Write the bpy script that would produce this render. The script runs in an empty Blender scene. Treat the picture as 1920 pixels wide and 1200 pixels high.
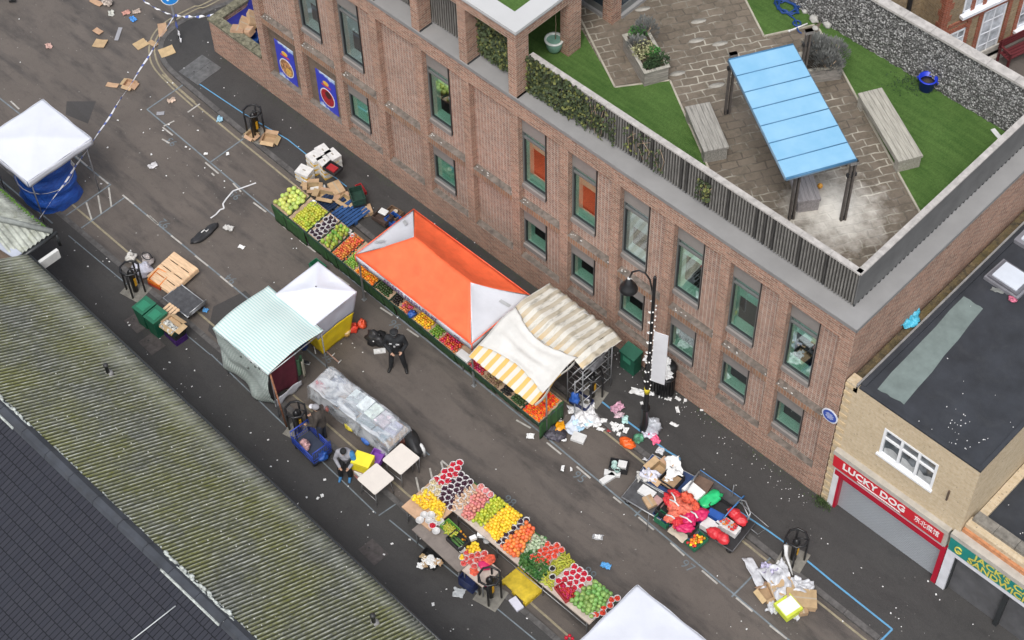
import bpy, math, random
from mathutils import Vector, Matrix, noise
rnd = random.Random(11)
sc = bpy.context.scene
COL = sc.collection
R = math.radians
# ------------------------------------------------------------------ camera model
CAMF, PITCH, ROLL, YAW = 3390.2, .919731, -.0314827, -.790386
CP = Vector((29.9488, -23.0309, 40.6016))
_cp, _sp = math.cos(PITCH), math.sin(PITCH)
_F = Vector((math.sin(YAW)*_cp, math.cos(YAW)*_cp, -_sp))
_R = Vector((math.cos(YAW), -math.sin(YAW), 0)); _U = _R.cross(_F)
_R2 = math.cos(ROLL)*_R + math.sin(ROLL)*_U
_U2 = -math.sin(ROLL)*_R + math.cos(ROLL)*_U
def ray(u, v): return _F + _R2*((u-960)/CAMF) - _U2*((v-600)/CAMF)
def G(u, v, z=0.0):                      # where a photo pixel meets the level z
    d = ray(u, v); t = (z-CP.z)/d.z
    return CP + d*t
def FY(u, v, y=0.0):                     # where a photo pixel meets the plane y
    d = ray(u, v); t = (y-CP.y)/d.y
    return CP + d*t
cd = bpy.data.cameras.new('camera'); cam = bpy.data.objects.new('camera', cd); COL.objects.link(cam)
cd.sensor_width = 36; cd.lens = CAMF/1920*36; cd.clip_end = 2000; cd.clip_start = .5
m = Matrix((_R2, _U2, -_F)).transposed().to_4x4(); m.translation = CP; cam.matrix_world = m
sc.camera = cam
# ------------------------------------------------------------------ light
w = bpy.data.worlds.new('World'); sc.world = w; w.use_nodes = True
nt = w.node_tree; bg = nt.nodes['Background']
sky = nt.nodes.new('ShaderNodeTexSky'); sky.sky_type = 'NISHITA'; sky.sun_disc = False
SUN_EL, SUN_AZ = R(60), R(150)           # azimuth clockwise from +Y
sky.sun_elevation = SUN_EL; sky.sun_rotation = SUN_AZ; sky.air_density = 1; sky.dust_density = 3; sky.ozone_density = 1
hs = nt.nodes.new('ShaderNodeHueSaturation'); hs.inputs['Saturation'].default_value = .35
nt.links.new(sky.outputs[0], hs.inputs['Color']); nt.links.new(hs.outputs[0], bg.inputs[0]); bg.inputs[1].default_value = .15
sl = bpy.data.lights.new('sun', 'SUN'); so = bpy.data.objects.new('sun', sl); COL.objects.link(so)
sl.energy = 1.15; sl.angle = R(24); sl.color = (1, .97, .93)
sd = Vector((math.sin(SUN_AZ)*math.cos(SUN_EL), math.cos(SUN_AZ)*math.cos(SUN_EL), math.sin(SUN_EL)))
so.rotation_euler = sd.to_track_quat('Z', 'Y').to_euler(); so.location = (0, 0, 60)
vs = sc.view_settings; vs.view_transform = 'Standard'; vs.look = 'None'; vs.exposure = EXPOSURE = .55; vs.gamma = 1
# ------------------------------------------------------------------ node helpers
class NT:
    def __init__(s, name):
        s.m = bpy.data.materials.new(name); s.m.use_nodes = True; s.t = s.m.node_tree
        s.b = s.t.nodes['Principled BSDF']
    def n(s, typ, ins=None, **pr):
        nd = s.t.nodes.new('ShaderNode'+typ)
        for k, v in pr.items(): setattr(nd, k, v)
        for k, v in (ins or {}).items(): s.set(nd.inputs[k], v)
        return nd
    def set(s, sock, v):
        if isinstance(v, bpy.types.NodeSocket): s.t.links.new(v, sock)
        elif isinstance(v, bpy.types.Node): s.t.links.new(v.outputs[0], sock)
        else:
            if isinstance(v, (tuple, list)) and len(v) == 3 and sock.type == 'RGBA': v = (*v, 1)
            sock.default_value = v
    def mix(s, f, a, b, bl='MIX'):
        nd = s.n('Mix', data_type='RGBA', blend_type=bl)
        s.set(nd.inputs[0], f); s.set(nd.inputs[6], a); s.set(nd.inputs[7], b)
        return nd.outputs[2]
    def math(s, op, a, b=None, c=None):
        nd = s.n('Math', operation=op); s.set(nd.inputs[0], a)
        if b is not None: s.set(nd.inputs[1], b)
        if c is not None: s.set(nd.inputs[2], c)
        return nd.outputs[0]
    def ramp(s, v, lo, hi, a=0., b=1.):
        nd = s.n('MapRange'); nd.clamp = True
        s.set(nd.inputs[0], v)
        for i, x in enumerate((lo, hi, a, b)): nd.inputs[1+i].default_value = x
        return nd.outputs[0]
    def noise(s, vec, sc_, det=4, rough=.6, dist=0):
        return s.n('TexNoise', {'Vector': vec, 'Scale': sc_, 'Detail': det, 'Roughness': rough, 'Distortion': dist}).outputs[0]
    def scale(s, vec, x, y, z): return s.n('VectorMath', {0: vec, 1: (x, y, z)}, operation='MULTIPLY').outputs[0]
    def pos(s): return s.n('NewGeometry').outputs['Position']
    def obj(s): return s.n('TexCoord').outputs['Object']
    def bump(s, h, st=.3, d=.01):
        nd = s.n('Bump', {'Height': h, 'Strength': st, 'Distance': d}); s.set(s.b.inputs['Normal'], nd.outputs[0])
    def col(s, c): s.set(s.b.inputs['Base Color'], c)
    def p(s, **k):
        for a, v in k.items(): s.set(s.b.inputs[a.replace('_', ' ')], v)
MATS = {}
def P(name, c, rough=.7, var=.12, sc_=4., bump=0., bs=30., metal=0., objvar=0., dirt=0., dirtc=(.06, .055, .045), alpha=1., spec=.5, trans=0., coat=0., world=False, stretch=None):
    if name in MATS: return MATS[name]
    t = NT(name); v = t.pos() if world else t.obj()
    if stretch: v = t.scale(v, *stretch)
    f = t.noise(v, sc_)
    a = tuple(min(1, x*(1-var*1.6)) for x in c); b = tuple(min(1, x*(1+var*1.2)) for x in c)
    cc = t.mix(t.ramp(f, .3, .7), a, b)
    if dirt:
        d = t.noise(v, sc_*.6+1.3, 6, .7, .5)
        cc = t.mix(t.ramp(d, .52, .75, 0, dirt), cc, dirtc)
    if objvar:
        oi = t.n('ObjectInfo')
        h = t.n('HueSaturation', {'Color': cc, 'Hue': t.ramp(oi.outputs['Random'], 0, 1, .5-.06*objvar, .5+.06*objvar), 'Value': t.ramp(t.math('FRACT', t.math('MULTIPLY', oi.outputs['Random'], 7.3)), 0, 1, 1-.45*objvar, 1+.35*objvar)})
        cc = h.outputs[0]
    t.col(cc); t.p(Roughness=rough, Metallic=metal, Alpha=alpha)
    t.b.inputs['Specular IOR Level'].default_value = spec
    if trans: t.p(Transmission_Weight=trans)
    if coat: t.p(Coat_Weight=coat)
    if bump: t.bump(t.noise(v, bs, 5), bump, .02)
    MATS[name] = t.m; return t.m
# ------------------------------------------------------------------ mesh builder
KIDS = {}
class MB:
    def __init__(s, mat=None): s.v = []; s.f = []; s.mi = []; s.sm = []; s.mats = []; s.cur = 0; mat and s.mat(mat)
    def mat(s, m):
        if m not in s.mats: s.mats.append(m)
        s.cur = s.mats.index(m); return s
    def add(s, vs, fs, sm=False, xf=None):
        k = len(s.v)
        for p in vs:
            p = Vector(p); s.v.append(xf @ p if xf else p)
        for f in fs: s.f.append([i+k for i in f]); s.mi.append(s.cur); s.sm.append(sm)
        return s
    BF = [(0, 3, 2, 1), (4, 5, 6, 7), (0, 1, 5, 4), (1, 2, 6, 5), (2, 3, 7, 6), (3, 0, 4, 7)]
    def bb(s, a, b, xf=None):
        x0, y0, z0 = a; x1, y1, z1 = b
        return s.add([(x0, y0, z0), (x1, y0, z0), (x1, y1, z0), (x0, y1, z0), (x0, y0, z1), (x1, y0, z1), (x1, y1, z1), (x0, y1, z1)], MB.BF, False, xf)
    def box(s, c, sz, rz=0, rx=0, ry=0):
        xf = Matrix.Translation(c) @ Matrix.Rotation(rz, 4, 'Z') @ Matrix.Rotation(rx, 4, 'X') @ Matrix.Rotation(ry, 4, 'Y')
        h = [x/2 for x in sz]
        return s.bb((-h[0], -h[1], -h[2]), h, xf)
    def hexa(s, pts): return s.add(pts, MB.BF)
    def tube(s, pts, r, n=6, closed=False, sm=True):
        pts = [Vector(p) for p in pts]; N = len(pts); rr = r if isinstance(r, (list, tuple)) else [r]*N
        vs = []; up = None
        for i, p in enumerate(pts):
            if closed: d = pts[(i+1) % N]-pts[i-1]
            else: d = pts[min(i+1, N-1)]-pts[max(i-1, 0)]
            if d.length < 1e-9: d = Vector((0, 0, 1))
            d.normalize()
            if up is None:
                up = Vector((0, 0, 1)) if abs(d.z) < .9 else Vector((1, 0, 0))
            a = d.cross(up)
            if a.length < 1e-4: a = d.cross(Vector((.3, 1, .2)))
            a.normalize(); b = a.cross(d).normalized(); up = b
            for k in range(n):
                an = 2*math.pi*k/n; vs.append(p+(a*math.cos(an)+b*math.sin(an))*rr[i])
        fs = []
        M = N if closed else N-1
        for i in range(M):
            j = (i+1) % N
            for k in range(n): fs.append((i*n+k, i*n+(k+1) % n, j*n+(k+1) % n, j*n+k))
        if not closed: fs.append(tuple(range(n))[::-1]); fs.append(tuple((N-1)*n+k for k in range(n)))
        return s.add(vs, fs, sm)
    def lathe(s, prof, c=(0, 0, 0), n=12, sm=True, sx=1, sy=1):
        vs = []; fs = []
        for r, z in prof:
            for k in range(n):
                a = 2*math.pi*k/n; vs.append((c[0]+r*math.cos(a)*sx, c[1]+r*math.sin(a)*sy, c[2]+z))
        for i in range(len(prof)-1):
            for k in range(n): fs.append((i*n+k, i*n+(k+1) % n, (i+1)*n+(k+1) % n, (i+1)*n+k))
        if prof[0][0] > 1e-4: fs.append(tuple(range(n))[::-1])
        if prof[-1][0] > 1e-4: fs.append(tuple((len(prof)-1)*n+k for k in range(n)))
        return s.add(vs, fs, sm)
    def ball(s, c, r, n=8, m_=5, nz=0, nf=2., seed=0, xf=None):
        r = r if isinstance(r, (tuple, list)) else (r, r, r)
        vs = []; fs = []
        for i in range(m_+1):
            th = math.pi*i/m_
            for k in range(n):
                ph = 2*math.pi*k/n; d = Vector((math.sin(th)*math.cos(ph), math.sin(th)*math.sin(ph), math.cos(th)))
                q = 1+nz*noise.noise(d*nf+Vector((seed, seed*.7, -seed))) if nz else 1
                p = Vector((d.x*r[0]*q, d.y*r[1]*q, d.z*r[2]*q))
                if xf: p = xf @ p
                vs.append(p+Vector(c))
        for i in range(m_):
            for k in range(n): fs.append((i*n+k, (i+1)*n+k, (i+1)*n+(k+1) % n, i*n+(k+1) % n))
        return s.add(vs, fs, True)
    def grid(s, fn, nu, nv, sm=True, th=0):
        vs = [fn(i/nu, j/nv) for i in range(nu+1) for j in range(nv+1)]
        fs = [(i*(nv+1)+j, (i+1)*(nv+1)+j, (i+1)*(nv+1)+j+1, i*(nv+1)+j+1) for i in range(nu) for j in range(nv)]
        return s.add(vs, fs, sm)
    def prism(s, poly, z0, z1):
        n = len(poly)
        ar = sum(poly[i][0]*poly[(i+1) % n][1]-poly[(i+1) % n][0]*poly[i][1] for i in range(n))
        if ar < 0: poly = poly[::-1]
        vs = [(p[0], p[1], z0) for p in poly]+[(p[0], p[1], z1) for p in poly]
        fs = [tuple(range(n))[::-1], tuple(range(n, 2*n))]+[(i, (i+1) % n, n+(i+1) % n, n+i) for i in range(n)]
        return s.add(vs, fs)
    def sheet(s, poly, z):
        n = len(poly)
        ar = sum(poly[i][0]*poly[(i+1) % n][1]-poly[(i+1) % n][0]*poly[i][1] for i in range(n))
        if ar < 0: poly = poly[::-1]
        return s.add([(p[0], p[1], z) for p in poly], [tuple(range(n))])
    def build(s, name, parent=None, loc=(0, 0, 0), rz=0, solid=0, bevel=0, remesh=0, sub=0):
        me = bpy.data.meshes.new(name); me.from_pydata([tuple(v) for v in s.v], [], s.f)
        for mt in s.mats: me.materials.append(mt)
        me.polygons.foreach_set('material_index', s.mi); me.polygons.foreach_set('use_smooth', s.sm); me.update()
        o = bpy.data.objects.new(name, me); COL.objects.link(o)
        if parent: o.parent = parent; KIDS.setdefault(parent.name, []).append(o)
        o.location = loc; o.rotation_euler = (0, 0, rz)
        if remesh:
            md = o.modifiers.new('r', 'REMESH'); md.mode = 'VOXEL'; md.voxel_size = remesh; md.use_smooth_shade = True
            md = o.modifiers.new('s', 'SMOOTH'); md.iterations = 3
        if sub: md = o.modifiers.new('u', 'SUBSURF'); md.levels = md.render_levels = sub
        if solid: md = o.modifiers.new('t', 'SOLIDIFY'); md.thickness = solid
        if bevel: md = o.modifiers.new('b', 'BEVEL'); md.width = bevel; md.segments = 2; md.limit_method = 'ANGLE'
        return o
def tag(o, label=None, cat=None, group=None, kind=None):
    if label: o['label'] = label
    if cat: o['category'] = cat
    if group: o['group'] = group
    if kind: o['kind'] = kind
    return o
def thing(name, label, cat, loc=(0, 0, 0), rz=0, group=None):
    o = bpy.data.objects.new(name, None); COL.objects.link(o); o.empty_display_size = .2
    o.location = loc; o.rotation_euler = (0, 0, rz); return tag(o, label, cat, group)
def kids(o): return KIDS.get(o.name, [])
def dup(root, loc, rz=0, label=None, group=None, s=1, ch=None):
    def cp(o, par):
        c = o.copy(); COL.objects.link(c)
        if par: c.parent = par
        for k in (ch.get(o.name) if ch and o.name in ch else kids(o)): cp(k, c)
        return c
    r = cp(root, None); r.location = loc; r.rotation_euler = (0, 0, rz); r.scale = (s, s, s)
    if label: r['label'] = label
    if group: r['group'] = group
    return r
def struct(name, mb, **k): return tag(mb.build(name, **k), kind='structure')
def textmesh(name, txt, size, mat, parent=None, M=None, ext=.004, align='CENTER', sx=1, bold=0):
    c = bpy.data.curves.new(name, 'FONT'); c.body = txt; c.size = size; c.align_x = align; c.align_y = 'CENTER'; c.extrude = ext; c.offset = size*bold
    c.resolution_u = 3
    o = bpy.data.objects.new('t', c); COL.objects.link(o)
    bpy.context.view_layer.update()
    me = bpy.data.meshes.new_from_object(o.evaluated_get(bpy.context.evaluated_depsgraph_get()))
    bpy.data.objects.remove(o); bpy.data.curves.remove(c)
    me.name = name; me.materials.clear(); me.materials.append(mat)
    for v in me.vertices: v.co.x *= sx
    if M: me.transform(M)
    q = bpy.data.objects.new(name, me); COL.objects.link(q)
    if parent: q.parent = parent; KIDS.setdefault(parent.name, []).append(q)
    return q
FRONT = Matrix.Rotation(math.pi/2, 4, 'X')         # text standing up, facing -Y
# ------------------------------------------------------------------ setting materials
def wallvec(t):                          # running length along the wall, height
    g = t.n('NewGeometry'); s1 = t.n('SeparateXYZ', {0: g.outputs['True Normal']}); s2 = t.n('SeparateXYZ', {0: g.outputs['Position']})
    f = t.math('GREATER_THAN', t.math('ABSOLUTE', s1.outputs[0]), .6)
    u = t.math('ADD', t.math('MULTIPLY', s2.outputs[1], f), t.math('MULTIPLY', s2.outputs[0], t.math('SUBTRACT', 1., f)))
    # on flat tops use y for height
    fz = t.math('GREATER_THAN', t.math('ABSOLUTE', s1.outputs[2]), .6)
    z = t.math('ADD', t.math('MULTIPLY', s2.outputs[1], fz), t.math('MULTIPLY', s2.outputs[2], t.math('SUBTRACT', 1., fz)))
    return t.n('CombineXYZ', {0: u, 1: z}).outputs[0], g.outputs['Position']
def brick(name, c1, c2, mort, bw=.225, rh=.075, off=.5, frost=.0, frostc=(.5, .46, .42), grime=.35, bst=.6, msize=.009, grimec=(.1, .075, .06)):
    t = NT(name); v, pos = wallvec(t)
    br = t.n('TexBrick', {'Vector': v, 'Color1': c1, 'Color2': c2, 'Mortar': mort, 'Scale': 1., 'Mortar Size': msize, 'Mortar Smooth': .15, 'Bias': 0., 'Brick Width': bw, 'Row Height': rh}, offset=off)
    c = br.outputs[0]
    n1 = t.noise(pos, 9, 3); c = t.mix(t.ramp(n1, .35, .7, 0, .75), c, t.mix(.5, c, c1, 'MULTIPLY'))
    n2 = t.noise(pos, 1.1, 5, .65); c = t.mix(t.ramp(n2, .45, .75, 0, grime), c, grimec)
    n4 = t.noise(pos, 16, 2, .5); c = t.mix(t.ramp(n4, .62, .74, 0, .55), c, (.055, .045, .045))
    if frost:
        n3 = t.noise(pos, 26, 3, .75); n5 = t.noise(pos, .8, 3)
        c = t.mix(t.math('MULTIPLY', t.ramp(n3, .53, .64, 0, frost), t.ramp(n5, .35, .6, .35, 1)), c, frostc)
    t.col(c); t.p(Roughness=.9); t.b.inputs['Specular IOR Level'].default_value = .2
    h = t.math('ADD', t.math('MULTIPLY', br.outputs['Fac'], -1.), t.math('MULTIPLY', n1, .5))
    t.bump(h, bst, .012); return t.m
BRICK = brick('red_brick', (.46, .255, .18), (.265, .15, .11), (.50, .43, .355), frost=.55, frostc=(.5, .41, .32))
BRICKP = brick('projecting_brick', (.44, .24, .172), (.26, .15, .115), (.53, .45, .38), bw=.118, rh=.075, off=0., frost=.5, frostc=(.52, .45, .4), bst=.8, msize=.012, grime=.35, grimec=(.17, .12, .1))
BRICKL = brick('weathered_ledge_brick', (.36, .2, .12), (.27, .15, .1), (.36, .31, .26), bw=.09, rh=.225, off=0, frost=.3, frostc=(.5, .42, .32), grime=.5)
BRICKC = brick('brown_render', (.2, .15, .115), (.18, .135, .105), (.2, .155, .12), frost=.1)
STOCK = brick('yellow_stock_brick', (.60, .49, .34), (.54, .44, .30), (.57, .49, .37), frost=.1, grime=.25, grimec=(.33, .25, .15), bst=.3, msize=.006)
OLDSTOCK = brick('old_stock_brick', (.44, .33, .2), (.33, .25, .155), (.4, .34, .25), grime=.5)
REDTRIM = brick('red_rubbed_brick', (.42, .13, .075), (.34, .11, .065), (.4, .24, .18))
def ground(name, base, dark, light, wet=.5, streak=(.25, 1.4, 1), gum=1., speck=.5, rough=.8):
    t = NT(name); p = t.pos()
    n1 = t.noise(p, .55, 6, .65, .4); n2 = t.noise(t.scale(p, *streak), 1.1, 6, .65, .3); n3 = t.noise(p, 60, 3, .7); n4 = t.noise(p, 5, 5, .7)
    c = t.mix(t.ramp(n1, .35, .68), base, light)
    c = t.mix(t.ramp(n2, .5, .68, 0, wet), c, dark)
    c = t.mix(t.ramp(n4, .55, .75, 0, .45), c, dark)
    c = t.mix(t.ramp(n3, .45, .8, 0, speck), c, tuple(min(1, x*2.2) for x in base))
    n8 = t.noise(t.scale(p, .5, 1, 1), 2.6, 6, .7, .15); c = t.mix(t.math('MULTIPLY', t.ramp(n8, .5, .72, 0, wet*.8), t.ramp(n2, .36, .6)), c, tuple(x*.75 for x in dark)); c = t.mix(t.ramp(n8, .3, .4, .35*wet, 0), c, tuple(x*1.25 for x in light)); n6 = t.noise(p, 34, 2, .8); c = t.mix(t.ramp(n6, .62, .7, 0, .5), c, tuple(x*.45 for x in base))
    if gum:
        for s_, th, r_ in ((1.7, .62, .045), (3.3, .7, .06), (6.1, .78, .08)):
            vo = t.n('TexVoronoi', {'Vector': p, 'Scale': s_, 'Randomness': 1.})
            on = t.math('MULTIPLY', t.math('LESS_THAN', vo.outputs['Distance'], r_), t.math('GREATER_THAN', t.n('SeparateColor', {0: vo.outputs['Color']}).outputs[0], th))
            c = t.mix(t.math('MULTIPLY', on, .5*gum), c, (.34, .33, .31))
    t.col(c); t.p(Roughness=t.ramp(n2, .45, .7, rough, rough-.32)); t.b.inputs['Specular IOR Level'].default_value = .35
    t.bump(t.math('ADD', n3, t.math('MULTIPLY', n4, .6)), .35, .012); return t.m
ROAD = ground('road_asphalt', (.097, .083, .073), (.043, .039, .037), (.121, .103, .09), wet=.85)
PAVE = ground('pavement_asphalt', (.044, .042, .041), (.029, .028, .028), (.054, .052, .05), wet=.5)
PATCH = ground('patched_asphalt', (.05, .047, .046), (.04, .037, .036), (.058, .054, .052), wet=.4, gum=0)
KERB = P('granite_kerb', (.098, .093, .09), .8, .25, 6, .2, 40, world=True, dirt=.5)
CONC = P('concrete', (.36, .345, .31), .85, .15, 5, .2, 50, world=True, dirt=.35, dirtc=(.16, .15, .12))
def paint(name, c, wear=.45):
    t = NT(name); p = t.pos(); n = t.noise(p, 7, 6, .75)
    t.col(t.mix(t.ramp(n, .35, .65, wear, 0), c, (.08, .073, .067))); t.p(Roughness=.8); return t.m
YEL = paint('worn_yellow_paint', (.33, .285, .185), .55); CHALK = paint('grey_blue_paint', (.19, .235, .265), .55); BLUE = paint('bright_blue_paint', (.105, .33, .56), .3); WHT = paint('worn_white_paint', (.5, .48, .44), .5); NUM = paint('faded_number_paint', (.15, .185, .21), .6)
COPE = P('grey_coping_metal', (.265, .26, .255), .55, .06, 1.4, 0, world=True)
COPED = P('coping_lip', (.22, .215, .21), .6, .06, 2, world=True)
WHITEROOF = P('white_roof_membrane', (.47, .47, .465), .5, .03, 1, world=True)
FRAME = P('grey_window_frame', (.15, .155, .15), .45, .06, 2)
FRAMED = P('dark_window_frame', (.03, .033, .035), .4, .05, 2)
LINT = P('grey_lintel_panel', (.235, .215, .2), .5, .06, 3)
def glass(name, tint, refl=.16):
    t = NT(name); nt = t.t
    tr = t.n('BsdfTransparent', {'Color': tint}); gl = t.n('BsdfGlossy', {'Color': (.9, .95, 1), 'Roughness': .03})
    lw = t.n('LayerWeight', {'Blend': .5})
    ms = t.n('MixShader', {0: t.ramp(lw.outputs['Facing'], 0, 1, refl*.5, .46), 1: tr.outputs[0], 2: gl.outputs[0]})
    nt.links.new(ms.outputs[0], nt.nodes['Material Output'].inputs[0]); return t.m
GLASS = glass('green_tinted_glass', (.8, .94, .88)); GLASSP = glass('pink_reflecting_glass', (.85, .8, .76)); GLASSC = glass('clear_glass', (.85, .9, .9))
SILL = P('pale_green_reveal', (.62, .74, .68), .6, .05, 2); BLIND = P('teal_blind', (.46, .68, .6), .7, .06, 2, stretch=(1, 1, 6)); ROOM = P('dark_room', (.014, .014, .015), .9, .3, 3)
BLINDP = P('salmon_blind', (.40, .23, .19), .7, .06, 2); REDP = P('red_screen', (.42, .02, .03), .6, .05, 3); SILLP = P('cream_reveal', (.55, .42, .33), .6, .05, 2); BLINDW = P('pale_blind', (.5, .58, .55), .7, .1, 3)  # salmon and red tones paint the orange canopy's reflection
def turf(name, a, b):
    t = NT(name); p = t.pos(); n1 = t.noise(p, 1.3, 4); n7 = t.noise(t.scale(p, .5, 4, 1), 1.6, 4, .7); c0 = t.ramp(n7, .4, .65, 0, .55); n2 = t.noise(t.scale(p, 1.5, .6, 1), 22, 4, .8); n3 = t.noise(p, 90, 2, .8)
    c = t.mix(t.ramp(n1, .3, .7), a, b); c = t.mix(c0, c, tuple(x*1.35 for x in b)); c = t.mix(t.ramp(n2, .4, .75, 0, .6), c, tuple(x*.45 for x in a)); c = t.mix(t.ramp(n3, .5, .8, 0, .5), c, tuple(x*1.7 for x in b))
    t.col(c); t.p(Roughness=.9); t.b.inputs['Specular IOR Level'].default_value = .1; t.bump(t.math('ADD', n2, n3), .9, .04); return t.m
TURF = turf('terrace_turf', (.066, .14, .033), (.115, .205, .055))
# ================================================================== GROUND
g_ = MB(ROAD); g_.bb((-150, -150, -.4), (150, 150, 0)); struct('ground', g_)
W_ = 1.78
def strip(name, pts, wd, mat, z=.006, kind=True):
    mb = MB(mat)
    P_ = [Vector((p[0], p[1])) for p in pts]
    L_ = []; R_ = []
    for i, p in enumerate(P_):
        d = (P_[min(i+1, len(P_)-1)]-P_[max(i-1, 0)]).normalized(); n = Vector((-d.y, d.x))
        L_.append(p+n*wd/2); R_.append(p-n*wd/2)
    for i in range(len(P_)-1):
        a, b, c, d = R_[i], R_[i+1], L_[i+1], L_[i]
        mb.add([(q.x, q.y, z) for q in (a, b, c, d)], [(0, 1, 2, 3)])
    return struct(name, mb)
def px(l, z=0): return [G(u, v, z) for u, v in l]
# right pavement with rounded corner at the side street
def crv0(P_, n=6):
    o = []
    for i in range(len(P_)-1):
        a = Vector(P_[max(i-1, 0)]); b = Vector(P_[i]); c = Vector(P_[i+1]); d = Vector(P_[min(i+2, len(P_)-1)])
        for k in range(n):
            u = k/n; q = .5*((2*b)+(c-a)*u+(2*a-5*b+4*c-d)*u*u+(3*b-a-3*c+d)*u**3); o.append((q.x, q.y))
    return o+[tuple(P_[-1])]
KR = [(60, -2.6), (21.5, -2.17), (17.27, -2.1), (10, -1.98), (3, -1.82), (-3, -1.62), (-5.6, -1.5), (-6.8, -1.42), (-7.5, -1.2), (-8.0, -.7), (-8.15, 0.1), (-7.9, 1.2), (-7.6, 3), (-7.2, 12)]
KR = KR[:6]+crv0(KR[6:])
pv = MB(PAVE); pv.prism(KR+[(60, 12)], .0, .075); struct('pavement', pv)
kb = MB(KERB)
def kerb(mb, pts, wd, z0, z1, side):
    P_ = [Vector(p) for p in pts]
    off = []
    for i, p in enumerate(P_):
        d = (P_[min(i+1, len(P_)-1)]-P_[max(i-1, 0)]).normalized(); off.append(p+Vector((-d.y, d.x))*wd*side)
    for i in range(len(P_)-1):
        # split to single kerb stones
        n = max(1, int((P_[i+1]-P_[i]).length/.9))
        for k in range(n):
            a = P_[i].lerp(P_[i+1], k/n+.006/n); b = P_[i].lerp(P_[i+1], (k+1)/n-.006/n); c = off[i].lerp(off[i+1], (k+1)/n-.006/n); d = off[i].lerp(off[i+1], k/n+.006/n)
            j = rnd.uniform(-.003, .003)
            q = [a, b, c, d] if side > 0 else [a, d, c, b]
            mb.add([(p.x, p.y, z0) for p in q]+[(p.x, p.y, z1+j) for p in q], MB.BF)
kerb(kb, KR, .16, 0, .085, 1); struct('kerb', kb)
# left pavement
KL = [(-40, -7.5), (-3.5, -7.52), (2, -7.53), (8, -7.57), (12, -7.62), (50, -7.9)]
pv = MB(PAVE); pv.prism(KL+[(50, -30), (-40, -30)], 0, .06); struct('pavement', pv)
kb = MB(KERB); kerb(kb, KL, .16, 0, .068, -1); struct('kerb', kb)
# patches of newer asphalt
for i, pl in enumerate(([(125, 190), (180, 190), (165, 232), (123, 215)], [(400, 575), (460, 545), (475, 560), (410, 640), (390, 620)], [(1500, 300)]*0,)):
    if pl: mb = MB(PATCH); mb.sheet([(q.x, q.y) for q in px(pl)], .004); struct('asphalt_patch', mb)
# paint lines
RY = [(310, 150), (370, 195), (440, 245), (560, 330), (620, 370), (1140, 815), (1240, 884), (1410, 1027), (1600, 1172), (1680, 1235)]
ry = [(-6.9, -1.78), (-5.08, -1.9), (-3, -1.97), (0, -2.06), (8, -2.22), (12.5, -2.3), (17.5, -2.38), (26, -2.6)]
strip('yellow_line', ry, .06, YEL)
def crv(P_, n=6):
    o = []
    for i in range(len(P_)-1):
        a = Vector(P_[max(i-1, 0)]); b = Vector(P_[i]); c = Vector(P_[i+1]); d = Vector(P_[min(i+2, len(P_)-1)])
        for k in range(n):
            u = k/n; q = .5*((2*b)+(c-a)*u+(2*a-5*b+4*c-d)*u*u+(3*b-a-3*c+d)*u**3); o.append((q.x, q.y))
    return o+[tuple(P_[-1])]
cx = [(-5.2, -1.86), (-6.4, -1.78), (-7.4, -1.55), (-8.2, -1.0), (-8.5, -.2), (-8.4, .9), (-8.15, 2), (-7.7, 9)]
strip('yellow_line', crv([(a-.0, b-.0) for a, b in cx]), .055, YEL, .007)
strip('yellow_line', crv([(-5.1, -2.02)]+[(a-.08*(1+(a < -7)), b-.13*(b < -1)) if a > -7.9 else (a-.17, b-.05) for a, b in cx[1:]]), .055, YEL, .007)
strip('yellow_line', [(-14, -7.08), (-4.9, -7.1), (2, -7.17), (9.6, -7.3), (15.4, -7.43), (26, -7.7)], .06, YEL)
bl = px([(355, 145), (460, 215), (540, 262), (600, 310), (650, 350)], .075)
strip('blue_line', bl, .035, BLUE, .08)
bl = px([(1105, 735), (1160, 778), (1250, 845), (1275, 860)], .075); strip('blue_line', bl, .05, BLUE, .08)
strip('blue_line', [bl[-1], G(1268, 872, .075)], .05, BLUE, .084)
bl = px([(1320, 915), (1440, 995), (1475, 1020)], .075); strip('blue_line', bl, .045, BLUE, .08)
bl = px([(1508, 1047), (1560, 1090), (1673, 1180)], .075); strip('blue_line', bl, .05, BLUE, .08)
strip('blue_line', [bl[-1], G(1650, 1203, .075)], .05, BLUE, .084)
YB = -3.12
def bx(x, y0, y1, nm='bay_line'): strip(nm, [(x, y0), (x, y1)], .045, CHALK, .009)
strip('bay_line', [(-6.05, -3.08), (-2, -3.22), (2.5, -3.34), (11.5, -3.5), (20, -3.78), (26, -3.95)], .045, CHALK, .008)
for x, y1 in ((-6.05, -.95), (-2.9, -1.75), (14.75, -2.0), (18.1, -2.05)): bx(x, -3.1-.035*(x+6)*.85, y1)
strip('bay_line', [(-14, -5.95), (-9.8, -5.93), (-4.4, -5.83)], .045, CHALK, .008); bx(-4.42, -8.0, -5.83); strip('bay_line', [(-14, -8.05), (-4.42, -7.98)], .045, CHALK, .068)
strip('bay_line', [(-3.7, -5.84), (2, -5.87), (9.5, -6.05)], .045, CHALK, .008); bx(-3.7, -7.5, -5.84)
strip('bay_line', [(-3.7, -7.95), (-1, -7.93)], .03, CHALK, .068); strip('bay_line', [(-.5, -7.95), (2.7, -7.92)], .03, CHALK, .068); bx(2.65, -7.55, -6.5)
bx(-3.7, -7.98, -7.52); 
strip('bay_line', [(2.7, -7.9), (9.8, -8.3)], .035, CHALK, .068); strip('bay_line', [(9.9, -8.3), (9.98, -7.7)], .035, CHALK, .068)
strip('bay_line', [(10.2, -8.2), (16, -8.1)], .035, CHALK, .068)
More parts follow.
